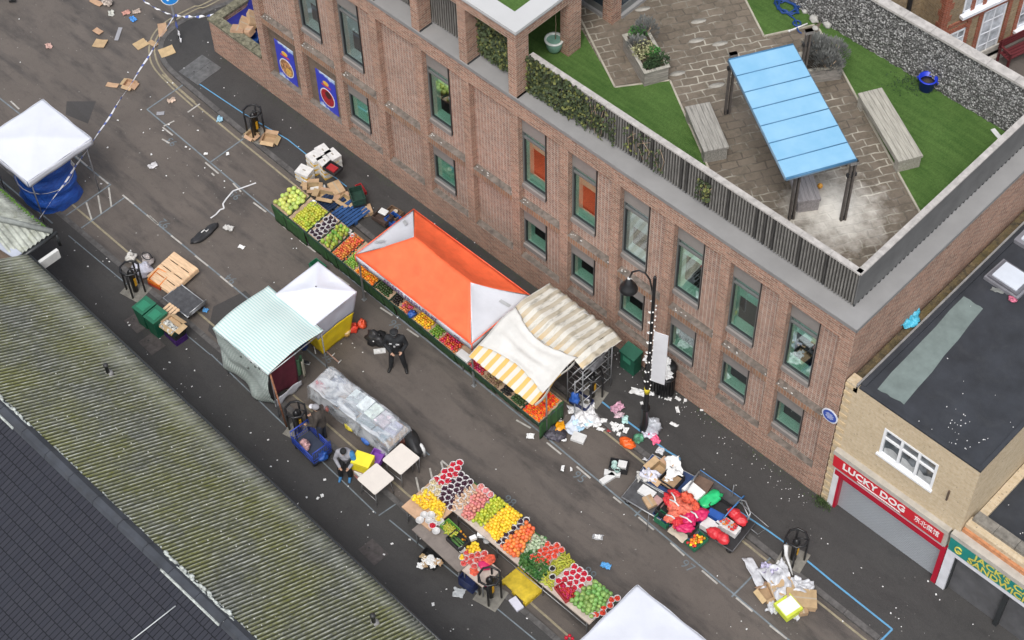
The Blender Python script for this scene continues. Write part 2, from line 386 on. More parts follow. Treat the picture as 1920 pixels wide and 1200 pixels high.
for l in ([(280, 405), (296, 420)], [(204, 352), (209, 388)], [(184, 367), (190, 401)], [(162, 380), (172, 412)], [(230, 366), (251, 383)], [(275, 403), (297, 422)], [(321, 442), (341, 458)], [(366, 480), (390, 499)], [(413, 518), (437, 538)],
          [(142, 293), (164, 312)], [(186, 331), (203, 345)], [(385, 305), (410, 326)], [(437, 344), (452, 360)], [(475, 380), (499, 398)], [(305, 239), (324, 254)], [(304, 261), (318, 269)], [(562, 451), (592, 473)], [(633, 519), (655, 535)], [(307, 237), (327, 227)], [(352, 211), (375, 195)], [(397, 305+20), (402, 310+20)],
          [(525, 420), (538, 430)], [(675, 533), (686, 548)], [(713, 577), (736, 592)], [(763, 617), (785, 632)],
          [(1025, 830), (1052, 852)], [(1081, 875), (1107, 897)], [(1150, 932), (1165, 944)], [(1197, 970), (1226, 994)], [(1257, 1018), (1283, 1042)], [(1316, 1070), (1345, 1095)], [(1380, 1121), (1411, 1147)], [(1443, 1173), (1475, 1198)],
          [(806, 878), (812, 905)], [(780, 895), (786, 922)], [(827, 866), (832, 885)], [(828, 864), (848, 880)], [(968, 788), (995, 803)], [(20, 190), (36, 205)]):
    strip('white_dash', px(l), .05, WHT, .012)
tk = [(660, 650+12), (648, 655)]
for n_, u, v, rot in (('93', 322, 266, 180), ('95', 441, 366, 180), ('92', 309, 419, 180), ('94', 433, 523, 180), ('90', 151, 291, 180), ('95', 1086, 895, 0), ('96', 614, 672, 0), ('98', 752, 818, 0), ('97', 1289, 1062, 0), ('96', 740, 610, 0), ('98', 955, 940, 0), ('99', 1105, 1075, 0)):
    p = G(u, v); o = textmesh('bay_number', n_, .36, NUM, M=Matrix.Translation((p.x, p.y, .009)) @ Matrix.Rotation(R(rot+rnd.uniform(-4, 4)), 4, 'Z'), ext=0); tag(o, kind='structure')
# ================================================================== MAIN BRICK BUILDING
B_ = thing('brick_building', 'red brick building with recessed brick panels, tall grey windows and a roof terrace on top', 'building', (6, 0, 0))
def bb_part(name, mb): return mb.build(name, B_, loc=(-6, 0, 0))
wl = MB(BRICK)
XL, XR, ZT = -3.85, 17.9, 7.26
D_ = .18
wl.bb((XL, 0, 0), (XR, .6, 1.02))                       # base course
wl.bb((XL, 0, 6.7), (XR, .6, ZT))                       # frieze
xs = [i*W_ for i in range(-2, 10)]
for i in range(-3, 10):
    a = i*W_+1.49 if i > -3 else XL; b = (i+1)*W_ if i < 9 else XR
    wl.bb((a, 0, 1.02), (b, .6, 6.7))
wl.bb((XR-.3, .6, 0), (XR, 9, ZT)); wl.bb((XL, .6, 0), (XL+.3, 9, ZT))
bb_part('wall', wl)
pn = MB(BRICKP); LTOP = P('weathered_ledge_top', (.16, .135, .115), .95, .3, 7, .4, 30, world=True, dirt=.5, dirtc=(.11, .1, .085))
UPW = {9, 8, 7, 6, 5, 4, 2, 0, -1}; LOW = {9, 8, 7, 6, 5, 4, 2, 0}
for i in range(-2, 10):
    x0 = i*W_; x1 = x0+1.49
    # mid ledge: sloping weathered top
    ld = MB(BRICKL); ld.hexa([(x0, 0, 3.13), (x1, 0, 3.13), (x1, D_+.1, 3.13), (x0, D_+.1, 3.13), (x0, 0, 3.36), (x1, 0, 3.36), (x1, D_+.1, 3.44), (x0, D_+.1, 3.44)])
    ld.mi[1] = 1; ld.mats.append(LTOP); bb_part('ledge', ld); ld = MB(BRICKL); ld.hexa([(x0, .003, .9), (x1, .003, .9), (x1, D_+.1, .9), (x0, D_+.1, .9), (x0, .003, 1.023), (x1, .003, 1.023), (x1, D_+.1, 1.06), (x0, D_+.1, 1.06)])
    ld.mi[1] = 1; ld.mats.append(LTOP); bb_part('ledge', ld)
    pn.mat(BRICKP)
    if i in UPW: pn.bb((x0+.86, D_, 3.3), (x1, .5, 6.7)); pn.bb((x0, D_, 3.3), (x0+.86, .5, 3.87))
    else: pn.bb((x0, D_, 3.3), (x1, .5, 6.7))
    if i in LOW: pn.bb((x0+.86, D_, 1.0), (x1, .5, 3.2)); pn.bb((x0, D_, 1.0), (x0+.86, .5, 1.36))
    else:
        pn.mat(BRICKC if i < 0 else BRICKP); pn.bb((x0, D_, 1.0), (x1, .5, 3.2))
bb_part('recessed_panel', pn)
LITW = P('bird_mess_white', (.6, .6, .57), .9, .2, 9)
lm_ = MB(LITW)
for i in range(-2, 10):
    x0 = i*W_
    for k in range(5):
        x = x0+(rnd.random()**2*.5 if k < 4 else 1.36); y = rnd.uniform(.03, .12)
        lm_.ball((x+.06, y, 3.36+.45*y), (rnd.uniform(.015, .04), .015, .01), 6, 4, .5, 3, i+k)
bb_part('ledge_stain', lm_)['kind'] = 'stuff'
def window(parent, x0, x1, z0, z1, zl, transom, kind, off, seed, y=D_-.02):
    """frame with lintel panel and sill; pane, blind and room as sub-parts"""
    r_ = random.Random(seed)
    mb = MB(FRAME); f = .035
    for a, b in (((x0, y, z0), (x0+f, y+.1, z1)), ((x1-f, y, z0), (x1, y+.1, z1)), ((x0+f, y, z1-f), (x1-f, y+.1, z1)), ((x0+f, y, z0), (x1-f, y+.1, z0+f))): mb.bb(a, b)
    if transom: mb.bb((x0+f, y+.01, transom-.03), (x1-f, y+.09, transom+.03)); mb.mat(FRAMED).bb((x0+f, y+.015, z1-f-.02), (x1-f, y+.08, z1-f))
    mb.mat(FRAMED); mb.bb((x1, y-.03, z0-.15), (x1+.006, D_+.05, zl)); mb.bb((x0+f, y+.03, z0+f), (x0+f+.02, y+.09, (transom or z1)-f)); mb.bb((x0+f+.02, y+.03, z0+f), (x1-f, y+.09, z0+f+.02))
    mb.mat(LINT); mb.bb((x0, y-.005, z1), (x1, y+.1, zl)); mb.hexa([(x0, y-.05, z0-.17), (x1, y-.05, z0-.17), (x1, y+.1, z0-.17), (x0, y+.1, z0-.17), (x0, y-.05, z0-.03), (x1, y-.05, z0-.03), (x1, y+.1, z0), (x0, y+.1, z0)])
    w_ = mb.build('window', parent, loc=off)
    yg = y+.06
    mb = MB(GLASSP if kind == 'red' else GLASS if kind in ('green', 'low') else GLASSC); mb.bb((x0+f, yg, z0+f), (x1-f, yg+.006, z1-f)); mb.build('pane', w_)
    rv = MB(SILLP if kind == 'red' else SILL); yb = yg+.34
    rv.bb((x0, y+.1, z0-.02), (x1, yb, z0+.02)); rv.bb((x0, y+.1, z0+.02), (x0+.03, yb, z1)); rv.bb((x1-.02, y+.1, z0+.02), (x1, yb, z1))
    rv.build('reveal', w_)
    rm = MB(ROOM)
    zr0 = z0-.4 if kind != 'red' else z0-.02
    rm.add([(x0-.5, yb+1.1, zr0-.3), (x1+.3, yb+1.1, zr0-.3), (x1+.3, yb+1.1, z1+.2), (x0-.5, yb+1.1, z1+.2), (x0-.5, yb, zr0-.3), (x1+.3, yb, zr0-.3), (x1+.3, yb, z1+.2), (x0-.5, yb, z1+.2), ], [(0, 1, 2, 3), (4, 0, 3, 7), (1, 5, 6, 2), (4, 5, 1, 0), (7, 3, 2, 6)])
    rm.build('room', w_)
    bm = {'red': BLINDP, 'green': BLIND, 'low': BLIND, 'pale': BLINDW}[kind]
    if kind == 'red':
        b = MB(bm); b.bb((x0+.03, yb-.03, z0+.62), (x1-.02, yb-.02, z1)); b.build('blind', w_)
        b = MB(REDP); b.bb((x0+.03, yb+.03, z0-.0), (x1-.02, yb+.04, z0+.9)); b.build('screen', w_)  # red panel paints a reflection in the glass; no window uses this kind
    elif kind != 'low' or r_.random() < .0:
        h = {'pale': .35, 'green': .52}[kind]+r_.uniform(-.06, .06); zb = z0+(z1-z0)*h
        b = MB(bm); b.bb((x0+.03, yb-.06, zb), (x1-.02, yb-.045, z1)); b.build('blind', w_)
    return w_
KU = {9: 'green', 8: 'green', 7: 'green', 6: 'pale', 5: 'green', 4: 'green', 2: 'green', 0: 'pale', -1: 'pale'}
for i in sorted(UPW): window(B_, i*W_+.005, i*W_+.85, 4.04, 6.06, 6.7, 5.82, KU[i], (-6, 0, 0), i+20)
for i in sorted(LOW):
    if i in (0, 2):
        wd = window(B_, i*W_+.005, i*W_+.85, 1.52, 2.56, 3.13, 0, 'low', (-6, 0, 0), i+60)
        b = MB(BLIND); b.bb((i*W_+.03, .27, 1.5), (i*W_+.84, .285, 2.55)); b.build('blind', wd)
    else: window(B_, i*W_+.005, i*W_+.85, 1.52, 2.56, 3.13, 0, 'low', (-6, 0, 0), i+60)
# coping, terrace slab
cpg = MB(COPE); zc0, zc1 = ZT, 7.36
cpg.bb((XL-.02, -.03, zc0), (17.93, .62, zc1)); cpg.bb((17.32, .62, zc0), (17.93, 9, zc1))
cpg.mat(COPED); cpg.bb((XL-.03, -.036, zc0-.02), (17.94, -.03, zc1-.015)); cpg.bb((17.93, -.036, zc0-.02), (17.938, 9, zc1-.015))
bb_part('coping', cpg)
ZF = 7.40
tt = NT('terrace_paving'); p_ = tt.pos()
pa = G(1090, 20, ZF); pb = G(1153, 165, ZF); PANG = math.atan2(pb.y-pa.y, pb.x-pa.x)
mp = tt.n('Mapping', {0: tt.n('VectorMath', {0: p_, 1: tt.scale(tt.n('TexNoise', {'Vector': p_, 'Scale': 2.2}).outputs[1], .16, .16, 0)}).outputs[0]}, vector_type='POINT'); mp.inputs['Rotation'].default_value = (0, 0, -PANG+R(90))
br = tt.n('TexBrick', {'Vector': mp.outputs[0], 'Color1': (.125, .1, .075), 'Color2': (.175, .142, .108), 'Mortar': (.09, .075, .058), 'Scale': 1., 'Mortar Size': .022, 'Mortar Smooth': .4, 'Brick Width': .44, 'Row Height': .25}, offset=.43)
n_ = tt.noise(p_, 3.2, 5, .65); n2 = tt.noise(p_, .5, 3)
c = tt.mix(tt.ramp(n2, .42, .6), br.outputs[0], tt.mix(.65, br.outputs[0], (.16, .13, .1)))
c = tt.mix(tt.math('MULTIPLY', br.outputs['Fac'], tt.ramp(tt.noise(p_, .55, 4, .7), .47, .62)), c, (.42, .39, .32)); c = tt.mix(tt.ramp(n_, .45, .7, 0, .7), c, (.085, .07, .05))
n3 = tt.noise(p_, 14, 4, .7); c = tt.mix(tt.ramp(n3, .5, .75, 0, .4), c, (.24, .2, .15))
wp = G(1565, 395, ZF); ds = tt.n('VectorMath', {0: tt.n('VectorMath', {0: p_, 1: (wp.x, wp.y, ZF)}, operation='SUBTRACT').outputs[0]}, operation='LENGTH').outputs['Value']
wm = tt.math('ADD', ds, tt.math('MULTIPLY', tt.math('SUBTRACT', n_, .5), 1.6))
c = tt.mix(tt.ramp(wm, .1, 1.45, .95, 0), c, (.66, .63, .57))
wp2 = G(1470, 240, ZF)
tt.col(c); tt.p(Roughness=.8); tt.bump(tt.math('MULTIPLY', br.outputs['Fac'], 1.), .5, .015); FLAGS = tt.m
tf = MB(FLAGS); tf.bb((XL+.3, .6, 7.2), (17.35, 8.2, ZF)); bb_part('terrace_floor', tf)
KERBT = P('pale_edging', (.38, .35, .28), .8, .15, 6)
def lawn(poly, edges):
    mb = MB(TURF); mb.prism([(q.x, q.y) for q in poly], ZF, ZF+.03); struct('lawn', mb)
    for a, b in edges:
        d = (b-a); n = Vector((-d.y, d.x, 0)).normalized()*.025
        mb = MB(KERBT); mb.prism([((a-n).x, (a-n).y), ((b-n).x, (b-n).y), ((b+n).x, (b+n).y), ((a+n).x, (a+n).y)], ZF, ZF+.038); struct('lawn_edging', mb)
a = G(1063, 10, ZF); a0 = G(1040, -60, ZF); b = G(1153, 165, ZF); c_ = G(1256, 152, ZF); d = G(1334, 330, ZF)
lawn([Vector((4, .64, 0)), Vector((d.x+.25, .64, 0)), d, c_, b, a, a0, Vector((4, 4, 0))], [(a0, b), (b, c_), (c_, d)])
a = G(1535, 55, ZF); b = G(1725, 400, ZF); LC = b
lawn([a, b, Vector((b.x+.3, b.y-.5, 0)), Vector((17.3, 3.2, 0)), Vector((17.3, 7.7, 0)), Vector((11, 7.7, 0))], [(a, b)])
a = G(1392, -10, ZF); b = G(1432, 69, ZF); c_ = G(1527, 48, ZF)
lawn([a, b, c_, Vector((c_.x+.1, 7.9, 0)), Vector((a.x, 7.9, 0))], [(a, b), (b, c_)])
# terrace slat fences (front, and along the side)
SLAT = P('charred_slat_timber', (.055, .052, .048), .8, .3, 8, .2, 50, stretch=(3, 3, .4)); SLATL = P('grey_slat_timber', (.19, .18, .165), .75, .25, 8, stretch=(3, 3, .4)); CAPM = P('pale_fence_cap', (.42, .395, .37), .7, .15, 5, dirt=.4)
def slat_fence(label, x0, x1, y0, y1, h=1.22, cap=True, closed=False, z=7.36):
    L_ = math.hypot(x1-x0, y1-y0); an = math.atan2(y1-y0, x1-x0)
    t = thing('slat_fence', label, 'fence', (x0, y0, z), an)
    mb = MB(SLAT); n = int(L_/.085)
    if closed: mb.mat(P('grey_board', (.13, .13, .128), .7, .12, 2)); mb.bb((0, -.01, .09), (L_, .03, h-.05))
    else:
        mb.bb((0, .028, .03), (L_, .04, h-.05))
        for k in range(n):
            x = k*L_/n; mb.mat(SLATL if rnd.random() < .88 else SLAT); mb.bb((x, -.02, .04+rnd.uniform(0, .02)), (x+.036, .02, h-.05))
    mb.build('slat_panel', t)
    mb = MB(SLAT)
    mb.bb((0, .04, .25), (L_, .09, .33)); mb.bb((0, .04, .9), (L_, .09, .98)); mb.build('rail', t)
    if closed:
        mb = MB(FRAMED)
        for k in range(int(L_/.16)): mb.bb((k*.16, -.005, .0), (k*.16+.05, .03, .09))
        mb.build('foot_bracket', t)
    if cap:
        mb = MB(CAPM)
        for k in range(int(L_/.8)):
            q = L_/int(L_/.8); mb.bb((k*q+.003, -.03, h-.05), ((k+1)*q-.003, .13, h))
        mb.build('cap_rail', t)
    return t
slat_fence('dark vertical slat fence with pale cap along the street edge of the terrace', 7.14, 17.47, .46, .46)
slat_fence('flat grey boarded fence with pale cap along the side edge of the terrace', 17.47, 17.47, .46, 8.3, closed=True)
slat_fence('black slat screen behind the middle bay under the white roof', 3.56, 5.04, .5, .5, 2.0, False)
slat_fence('black slat screen at the top edge of the photo, leftmost terrace bay', 1.4, 3.2, .5, .5, 1.9, False)
slat_fence('ivy covered slat screen in the bay beside the corner pier', 5.36, 6.84, .5, .5, 2.0, False)
# pavilion: piers, beams, white roof ring, grass roof
pr_ = MB(BRICK)
for x0 in (6.83, 5.05, 3.27, 1.49, -.29): pr_.bb((x0, .002, ZT+.003), (x0+.29, .45, 9.28))
pr_.bb((6.83, 1.93, ZF), (7.12, 2.4, 9.28))
pr_.bb((6.8, 3.6, ZF), (7.14, 3.95, 10.2))
pr_.bb((-1, .0, 9.28), (7.12, .45, 9.58)); pr_.bb((6.83, .45, 9.28), (7.12, 3.6, 9.58))
bb_part('pavilion_pier', pr_)
rf = MB(WHITEROOF); rf.bb((-1, -.03, 9.6), (7.15, .5, 9.68)); rf.bb((6.62, .5, 9.6), (7.15, 3.6, 9.68)); rf.mat(COPED); rf.bb((-1, -.04, 9.58), (7.16, .45, 9.602)); rf.bb((6.83, .45, 9.58), (7.16, 3.6, 9.602))
bb_part('pavilion_roof', rf)
rg = MB(TURF); rg.bb((-1, .5, 9.5), (6.62, 3.6, 9.62)); bb_part('grass_roof', rg)
PLY = P('dark_soffit', (.05, .05, .05)); 
gl = MB(FRAME)
for a, b in (((3.5, 3.7, ZF), (6.8, 3.78, ZF+.3)), ((3.5, 3.7, 9.8), (6.8, 3.78, 10)), ((7.0, 3.95, ZF), (7.08, 7.5, ZF+.3)), ((7.0, 3.95, 9.8), (7.08, 7.5, 10)), ((5.6, 3.7, ZF+.3), (5.66, 3.78, 9.8)), ((7.0, 5.4, ZF+.3), (7.08, 5.46, 9.8))): gl.bb(a, b)
gl.mat(COPE); gl.bb((3.5, 3.62, ZF), (6.8, 3.7, ZF+.1)); gl.bb((7.08, 3.95, ZF), (7.18, 7.5, ZF+.1)); bb_part('glazed_screen', gl)
gp = MB(P('dark_room_glass', (.03, .045, .06), .05, .1, 2)); gp.bb((3.5, 3.72, ZF+.3), (6.8, 3.73, 9.8)); gp.bb((7.03, 3.95, ZF+.3), (7.04, 7.5, 9.8)); bb_part('glazing', gp)
upf = MB(FRAMED)
for x0 in (5.34, 3.56, 1.78): upf.bb((x0, .0, zc1), (x0+.03, .45, zc1+.04)); upf.bb((7.12, .0, zc1), (7.15, .45, zc1+.04))
bb_part('flashing', upf)
# flint rubble wall at the back of the terrace
t = NT('flint_rubble'); p_ = t.pos(); 
vo = t.n('TexVoronoi', {'Vector': t.n('VectorMath', {0: p_, 1: t.scale(t.n('TexNoise', {'Vector': p_, 'Scale': 14}).outputs[1], .05, .05, .05)}).outputs[0], 'Scale': 19., 'Randomness': 1.})
g = t.n('SeparateColor', {0: vo.outputs['Color']}).outputs[0]
c = t.mix(t.ramp(g, .25, .75), (.085, .083, .08), (.68, .67, .65)); nn = t.noise(p_, 40, 3, .7)
c = t.mix(t.ramp(nn, .4, .7, 0, .7), c, (.62, .61, .59)); c = t.mix(t.ramp(vo.outputs['Distance'], .3, .62, 0, .75), c, (.035, .033, .03))
t.col(c); t.p(Roughness=.75); t.bump(t.math('ADD', t.math('MULTIPLY', vo.outputs['Distance'], -1.6), nn), 1., .06); FLINT = t.m
fw = thing('flint_wall', 'grey and white flint rubble wall with pale coping at the back of the terrace lawn', 'wall', (14, 7.6, ZF))
mb = MB(FLINT)
def fl(u, v):
    x = 8.4+u*9.1; z = v*1.52; n = noise.noise(Vector((x*7, z*7, 1)))*.05+noise.noise(Vector((x*16, z*16, 4)))*.035
    return (x-14, .0-(1-v)*.22+n, z)
mb.grid(fl, 220, 34); mb.bb((8.4-14, .05, 0), (17.5-14, .16, 1.5)); mb.build('rubble_face', fw)
mb = MB(CAPM); 
for k in range(11): mb.bb((8.4-14+k*.83+.004, -.1, 1.5), (8.4-14+(k+1)*.83-.004, .18, 1.57))
mb.build('coping', fw)
# rear yard ground behind the wall
yd = MB(ROAD); yd.bb((8, 8.1, 2.8), (40, 40, 3.0)); struct('yard', yd)
# ================================================================== SHOP BUILDING (red fascia)
S_ = thing('shop_building', 'two storey yellow brick shop with a red fascia, grey shutter and black flat roof', 'building', (20, 0, 0))
def sp(name, mb): return mb.build(name, S_, loc=(-20, 0, 0))
SX0, SX1, SZ = 17.94, 21.76, 5.42
TARFELT = P('black_roof_felt', (.026, .029, .036), .75, .2, 1.5, .15, 40, dirt=.5, dirtc=(.045, .047, .05), world=True); FELTG = P('green_roof_patch', (.16, .2, .19), .8, .12, 2.5, dirt=.25, dirtc=(.1, .12, .11), world=True)
mb = MB(STOCK); WX0, WX1, WZ0, WZ1 = 19.2, 20.76, 3.55, 4.62
SB = 2.6
for a, b in (((SX0+.0, 0, SB), (WX0, .3, SZ-.06)), ((WX1, 0, SB), (SX1, .3, SZ-.06)), ((WX0, 0, SB), (WX1, .3, WZ0)), ((WX0, 0, WZ1), (WX1, .3, SZ-.06)), ((SX1-.3, .3, 2.6), (SX1, 14, SZ-.06)), ((SX0, 0, 0), (18.16, .3, SB)), ((SX1-.2, .05, 0), (SX1, .3, SB)), ((SX0+.01, .3, 0), (SX0+.25, 14, SZ-.45)), ((SX1-.3, .3, 0), (SX1, 14, SB))): mb.bb(a, b)
sp('wall', mb)
mb = MB(TARFELT); mb.bb((18.36, .06, SZ-.16), (SX1-.04, 14, SZ-.045)); mb.bb((18.3, .0, SZ-.06), (SX1, .1, SZ+.0)); mb.bb((SX1-.1, .1, SZ-.06), (SX1, 14, SZ)); mb.bb((18.28, .1, SZ-.1), (18.4, 14, SZ+.02)); sp('flat_roof', mb)
mb = MB(FELTG); q = [G(1645, 727, SZ), G(1697, 757, SZ), G(1845, 577, SZ), G(1807, 553, SZ)]
pp = []
for i in range(4):
    for k in range(6): 
        e = q[i].lerp(q[(i+1) % 4], k/6); pp.append((e.x+rnd.uniform(-.02, .02), e.y+rnd.uniform(-.02, .02)))
mb.sheet(pp, SZ-.04); sp('roof_patch', mb)
t = NT('mossy_gutter'); p_ = t.pos(); n_ = t.noise(p_, 5, 6, .75); n2 = t.noise(p_, 1.2, 4)
c = t.mix(t.ramp(n_, .35, .65), (.04, .035, .025), (.17, .125, .065)); c = t.mix(t.ramp(n2, .45, .62, 0, .8), c, t.mix(n_, (.03, .028, .02), (.2, .15, .05)))
t.col(c); t.p(Roughness=.95); t.bump(n_, .8, .05); MOSSG = t.m
mb = MB(MOSSG); mb.bb((17.95, .12, SZ-.4), (18.24, 14, SZ-.2)); sp('mossy_gutter', mb)
LEAD = P('grey_lead', (.23, .225, .22), .6, .15, 4, world=True)
mb = MB(LEAD); mb.bb((18.22, .0, SZ-.3), (18.27, 14, SZ+.04)); mb.bb((17.94, 0, SZ-.3), (18.22, .12, SZ-.15)); sp('gutter_edge', mb)
QUO = P('quoin_brick', (.55, .42, .25), .85, .2, 6)
for k in range(1, 34, 2): mb = MB(QUO); mb.bb((17.93, -.012, k*.155+.03), (18.16, .05, k*.155+.16)); sp('toothed_quoin', mb)
WPVC = P('white_upvc', (.78, .79, .8), .35, .04, 3); PANEG = P('window_pane_dark', (.1, .115, .125), .06, .5, 2.5, coat=.5)
mb = MB(WPVC); f = .07
for a, b in (((WX0, -.01, WZ0), (WX1, .06, WZ0+f)), ((WX0, -.01, WZ1-f), (WX1, .06, WZ1)), ((WX0-.05, -.06, WZ0-.07), (WX1+.03, .05, WZ0))): mb.bb(a, b)
for x in (WX0, WX0+.5, WX0+1.0, WX1-f): mb.bb((x, -.008, WZ0+f), (x+f, .06, WZ1-f))
mb.bb((WX0+f, -.004, WZ0+.66), (WX1-f, .055, WZ0+.72)); w_ = sp('window', mb)
mb = MB(PANEG); mb.bb((WX0, .04, WZ0), (WX1, .05, WZ1)); mb.build('pane', w_)
mb = MB(P('net_curtain', (.4, .41, .41), .9, .2, 5)); 
for k in range(3): mb.grid(lambda a, b, k=k: (WX0+.1+k*.5+a*.42, .036, WZ0+.06+b*(.2+.12*abs(math.sin(a*3+k)))), 8, 2)
mb.build('curtain', w_)
SIGNR = P('red_fascia', (.62, .02, .035), .4, .05, 3); SHR = P('crimson_frame', (.42, .008, .03), .45, .06, 3); WHL = P('white_lettering', (.8, .79, .77), .5, .03); CREAM = P('cream_stone', (.42, .39, .34), .8, .1, 4, world=True)
mb = MB(CREAM); mb.bb((18.1, -.16, 2.5), (21.56, .2, 2.66)); mb.bb((18.1, -.1, 1.9), (21.56, .2, 2.5)); sp('fascia_board', mb)
mb = MB(SIGNR); mb.hexa([(18.13, -.13, 1.98), (21.44, -.13, 1.98), (21.44, -.09, 1.98), (18.13, -.09, 1.98), (18.13, -.16, 2.49), (21.44, -.16, 2.49), (21.44, -.09, 2.49), (18.13, -.09, 2.49)]); sg = sp('fascia_sign', mb)
TL = Matrix.Rotation(R(90), 4, 'X')
textmesh('lettering', 'LUCKY DOG', .34, WHL, sg, Matrix.Translation((19.38, -.158, 2.28)) @ TL, sx=.98, bold=.025)
mb = MB(WHL); mb.bb((18.9, -.152, 2.06), (20.2, -.145, 2.085)); 
for k in range(26): mb.bb((18.95+k*.05, -.155, 2.035+rnd.uniform(0, .012)), (18.98+k*.05, -.148, 2.06))
mb.build('small_lettering', sg)
textmesh('lettering', '东北菜馆', .25, WHL, sg, Matrix.Translation((20.98, -.158, 2.27)) @ TL, sx=.75)
SHUT = NT('shutter_steel'); p_ = SHUT.pos(); sv = SHUT.n('SeparateXYZ', {0: p_}); wv = SHUT.math('SINE', SHUT.math('MULTIPLY', sv.outputs[2], 2*math.pi/.075))
px_ = SHUT.math('SINE', SHUT.math('MULTIPLY', sv.outputs[0], 2*math.pi/.07)); n_ = SHUT.noise(p_, 2, 4)
c = SHUT.mix(SHUT.ramp(SHUT.math('MULTIPLY', wv, px_), -.2, .8), (.52, .55, .58), (.36, .39, .42)); SHUT.col(SHUT.mix(SHUT.ramp(n_, .4, .7, 0, .3), c, (.36, .38, .40))); SHUT.p(Roughness=.4, Metallic=.35); SHUT.bump(wv, .8, .012); SHUTM = SHUT.m
mb = MB(SHUTM); mb.bb((18.38, .12, .05), (21.46, .16, 1.62)); mb.mat(LEAD); mb.bb((18.38, .1, .0), (21.46, .16, .05)); sp('roller_shutter', mb)
mb = MB(P('shutter_box', (.5, .5, .53), .5, .05)); mb.bb((18.2, -.05, 1.78), (21.5, .2, 1.93)); sp('shutter_box', mb)
mb = MB(SHR); mb.bb((18.2, -.06, 1.58), (21.6, .14, 1.78)); mb.bb((18.32, -.02, .0), (18.39, .14, 1.58)); mb.bb((21.46, -.06, .0), (21.6, .14, 1.58)); sp('shutter_frame', mb)
mb = MB(P('white_pilaster', (.66, .66, .66), .6, .08, 3)); mb.bb((18.16, -.04, 0), (18.32, .2, 1.8)); sp('pilaster', mb)
mb = MB(P('rusty_bracket', (.1, .07, .05), .8)); mb.bb((21.18, -.05, 3.6), (21.22, 0, 4.0)); sp('wall_bracket', mb)
# ------------------------------------------------------------------ sandwich shop, one storey
J_ = thing('sandwich_shop', 'single storey shop with a teal fascia in yellow letters and dark shutters', 'building', (23, 0, 0))
def jp(name, mb): return mb.build(name, J_, loc=(-23, 0, 0))
TEAL = P('teal_fascia', (.015, .24, .21), .5, .12, 3); YLET = P('yellow_lettering', (.62, .55, .1), .5, .08)
mb = MB(STOCK); mb.bb((21.78, .12, 2.5), (30, .4, 3.0)); mb.bb((21.78, .4, 0), (22, 14, 2.8)); jp('wall', mb)
mb = MB(P('stone_parapet', (.2, .185, .16), .9, .25, 6, .3, 40, dirt=.5, world=True))
for k in range(14): mb.bb((21.84+k*.6, .3, 2.98), (22.43+k*.6, .58, 3.1+rnd.uniform(0, .01)))
jp('parapet_coping', mb)
mb = MB(P('orange_brick_strip', (.5, .22, .1), .8, .2, 7)); mb.bb((21.78, .05, 2.7), (30, .12, 2.86)); jp('brick_band', mb)
mb = MB(CREAM); mb.bb((21.62, -.16, 2.56), (30, .05, 2.72)); jp('fascia_coping', mb)
mb = MB(TEAL); mb.hexa([(21.64, -.09, 1.92), (30, -.09, 1.92), (30, .05, 1.92), (21.64, .05, 1.92), (21.64, -.14, 2.55), (30, -.14, 2.55), (30, .05, 2.55), (21.64, .05, 2.55)]); sg = jp('fascia_sign', mb)
tr = Matrix.Translation((0, -.128, 0))
textmesh('lettering', "JACK'S CAFE", .31, YLET, sg, Matrix.Translation((22.35, -.142, 2.4)) @ TL, align='LEFT', sx=1.12, bold=.02)
textmesh('lettering', "SANDWICH BAR", .31, YLET, sg, Matrix.Translation((22.2, -.128, 2.1)) @ TL, align='LEFT', sx=1.08, bold=.02)
mb = MB(YLET); mb.tube([(21.92+.09*math.cos(a), -.135, 2.2+.12*math.sin(a)) for a in [x*.5 for x in range(1, 13)]], .022, 5); mb.box((21.95, -.133, 2.16), (.1, .02, .035)); mb.build('emblem', sg)
mb = MB(P('white_frame', (.68, .68, .72), .5, .06)); mb.bb((21.62, -.06, 1.72), (30, .2, 1.92)); mb.bb((21.62, -.06, 0), (21.86, .2, 1.72)); jp('shopfront_frame', mb)
GREYSH = P('dark_grey_shutter', (.1, .1, .105), .55, .15, 2.5, dirt=.35, world=True)
mb = MB(GREYSH); mb.bb((21.9, .1, .02), (23.3, .14, 1.72)); mb.bb((23.42, .1, .02), (26, .14, 1.72)); jp('roller_shutter', mb)
for q in (((21.86, .0, 0), (21.9, .14, 1.72)), ((23.3, -.02, 0), (23.42, .14, 1.72))): mb = MB(FRAMED); mb.bb(*q); jp('shutter_guide', mb)
mb = MB(TARFELT); mb.bb((21.78, .4, 2.5), (30, 14, 2.7)); jp('flat_roof', mb)
# ================================================================== LEFT: CORRUGATED LEAN-TO AND SLATE ROOF
t = NT('mossy_corrugated_cement'); p_ = t.pos(); st = t.noise(t.scale(p_, 3.4, .28, .28), 2.2, 5, .7); n1 = t.noise(p_, .7, 4, .6); n2 = t.noise(p_, 16, 5, .75); fine = t.noise(t.scale(p_, 8, .7, .7), 5, 4, .8)
c = t.mix(t.ramp(st, .3, .68), (.085, .09, .08), (.22, .225, .2))
c = t.mix(t.ramp(t.math('ADD', t.math('MULTIPLY', n1, .6), t.math('MULTIPLY', n2, .5)), .46, .64, 0, .85), c, (.185, .19, .05))
c = t.mix(t.ramp(fine, .56, .74, 0, .9), c, (.58, .59, .53))
sp_ = t.n('SeparateXYZ', {0: p_}); crest = t.math('SINE', t.math('MULTIPLY', sp_.outputs[0], 2*math.pi/.11))
c = t.mix(t.ramp(crest, -.9, .45, .9, 0), c, (.038, .042, .028))      # darker tone towards the troughs
lime = t.math('MULTIPLY', t.ramp(crest, .3, 1, 0, .8), t.ramp(fine, .44, .62)); c = t.mix(lime, c, (.62, .63, .57))  # paler streaks along the rib crests
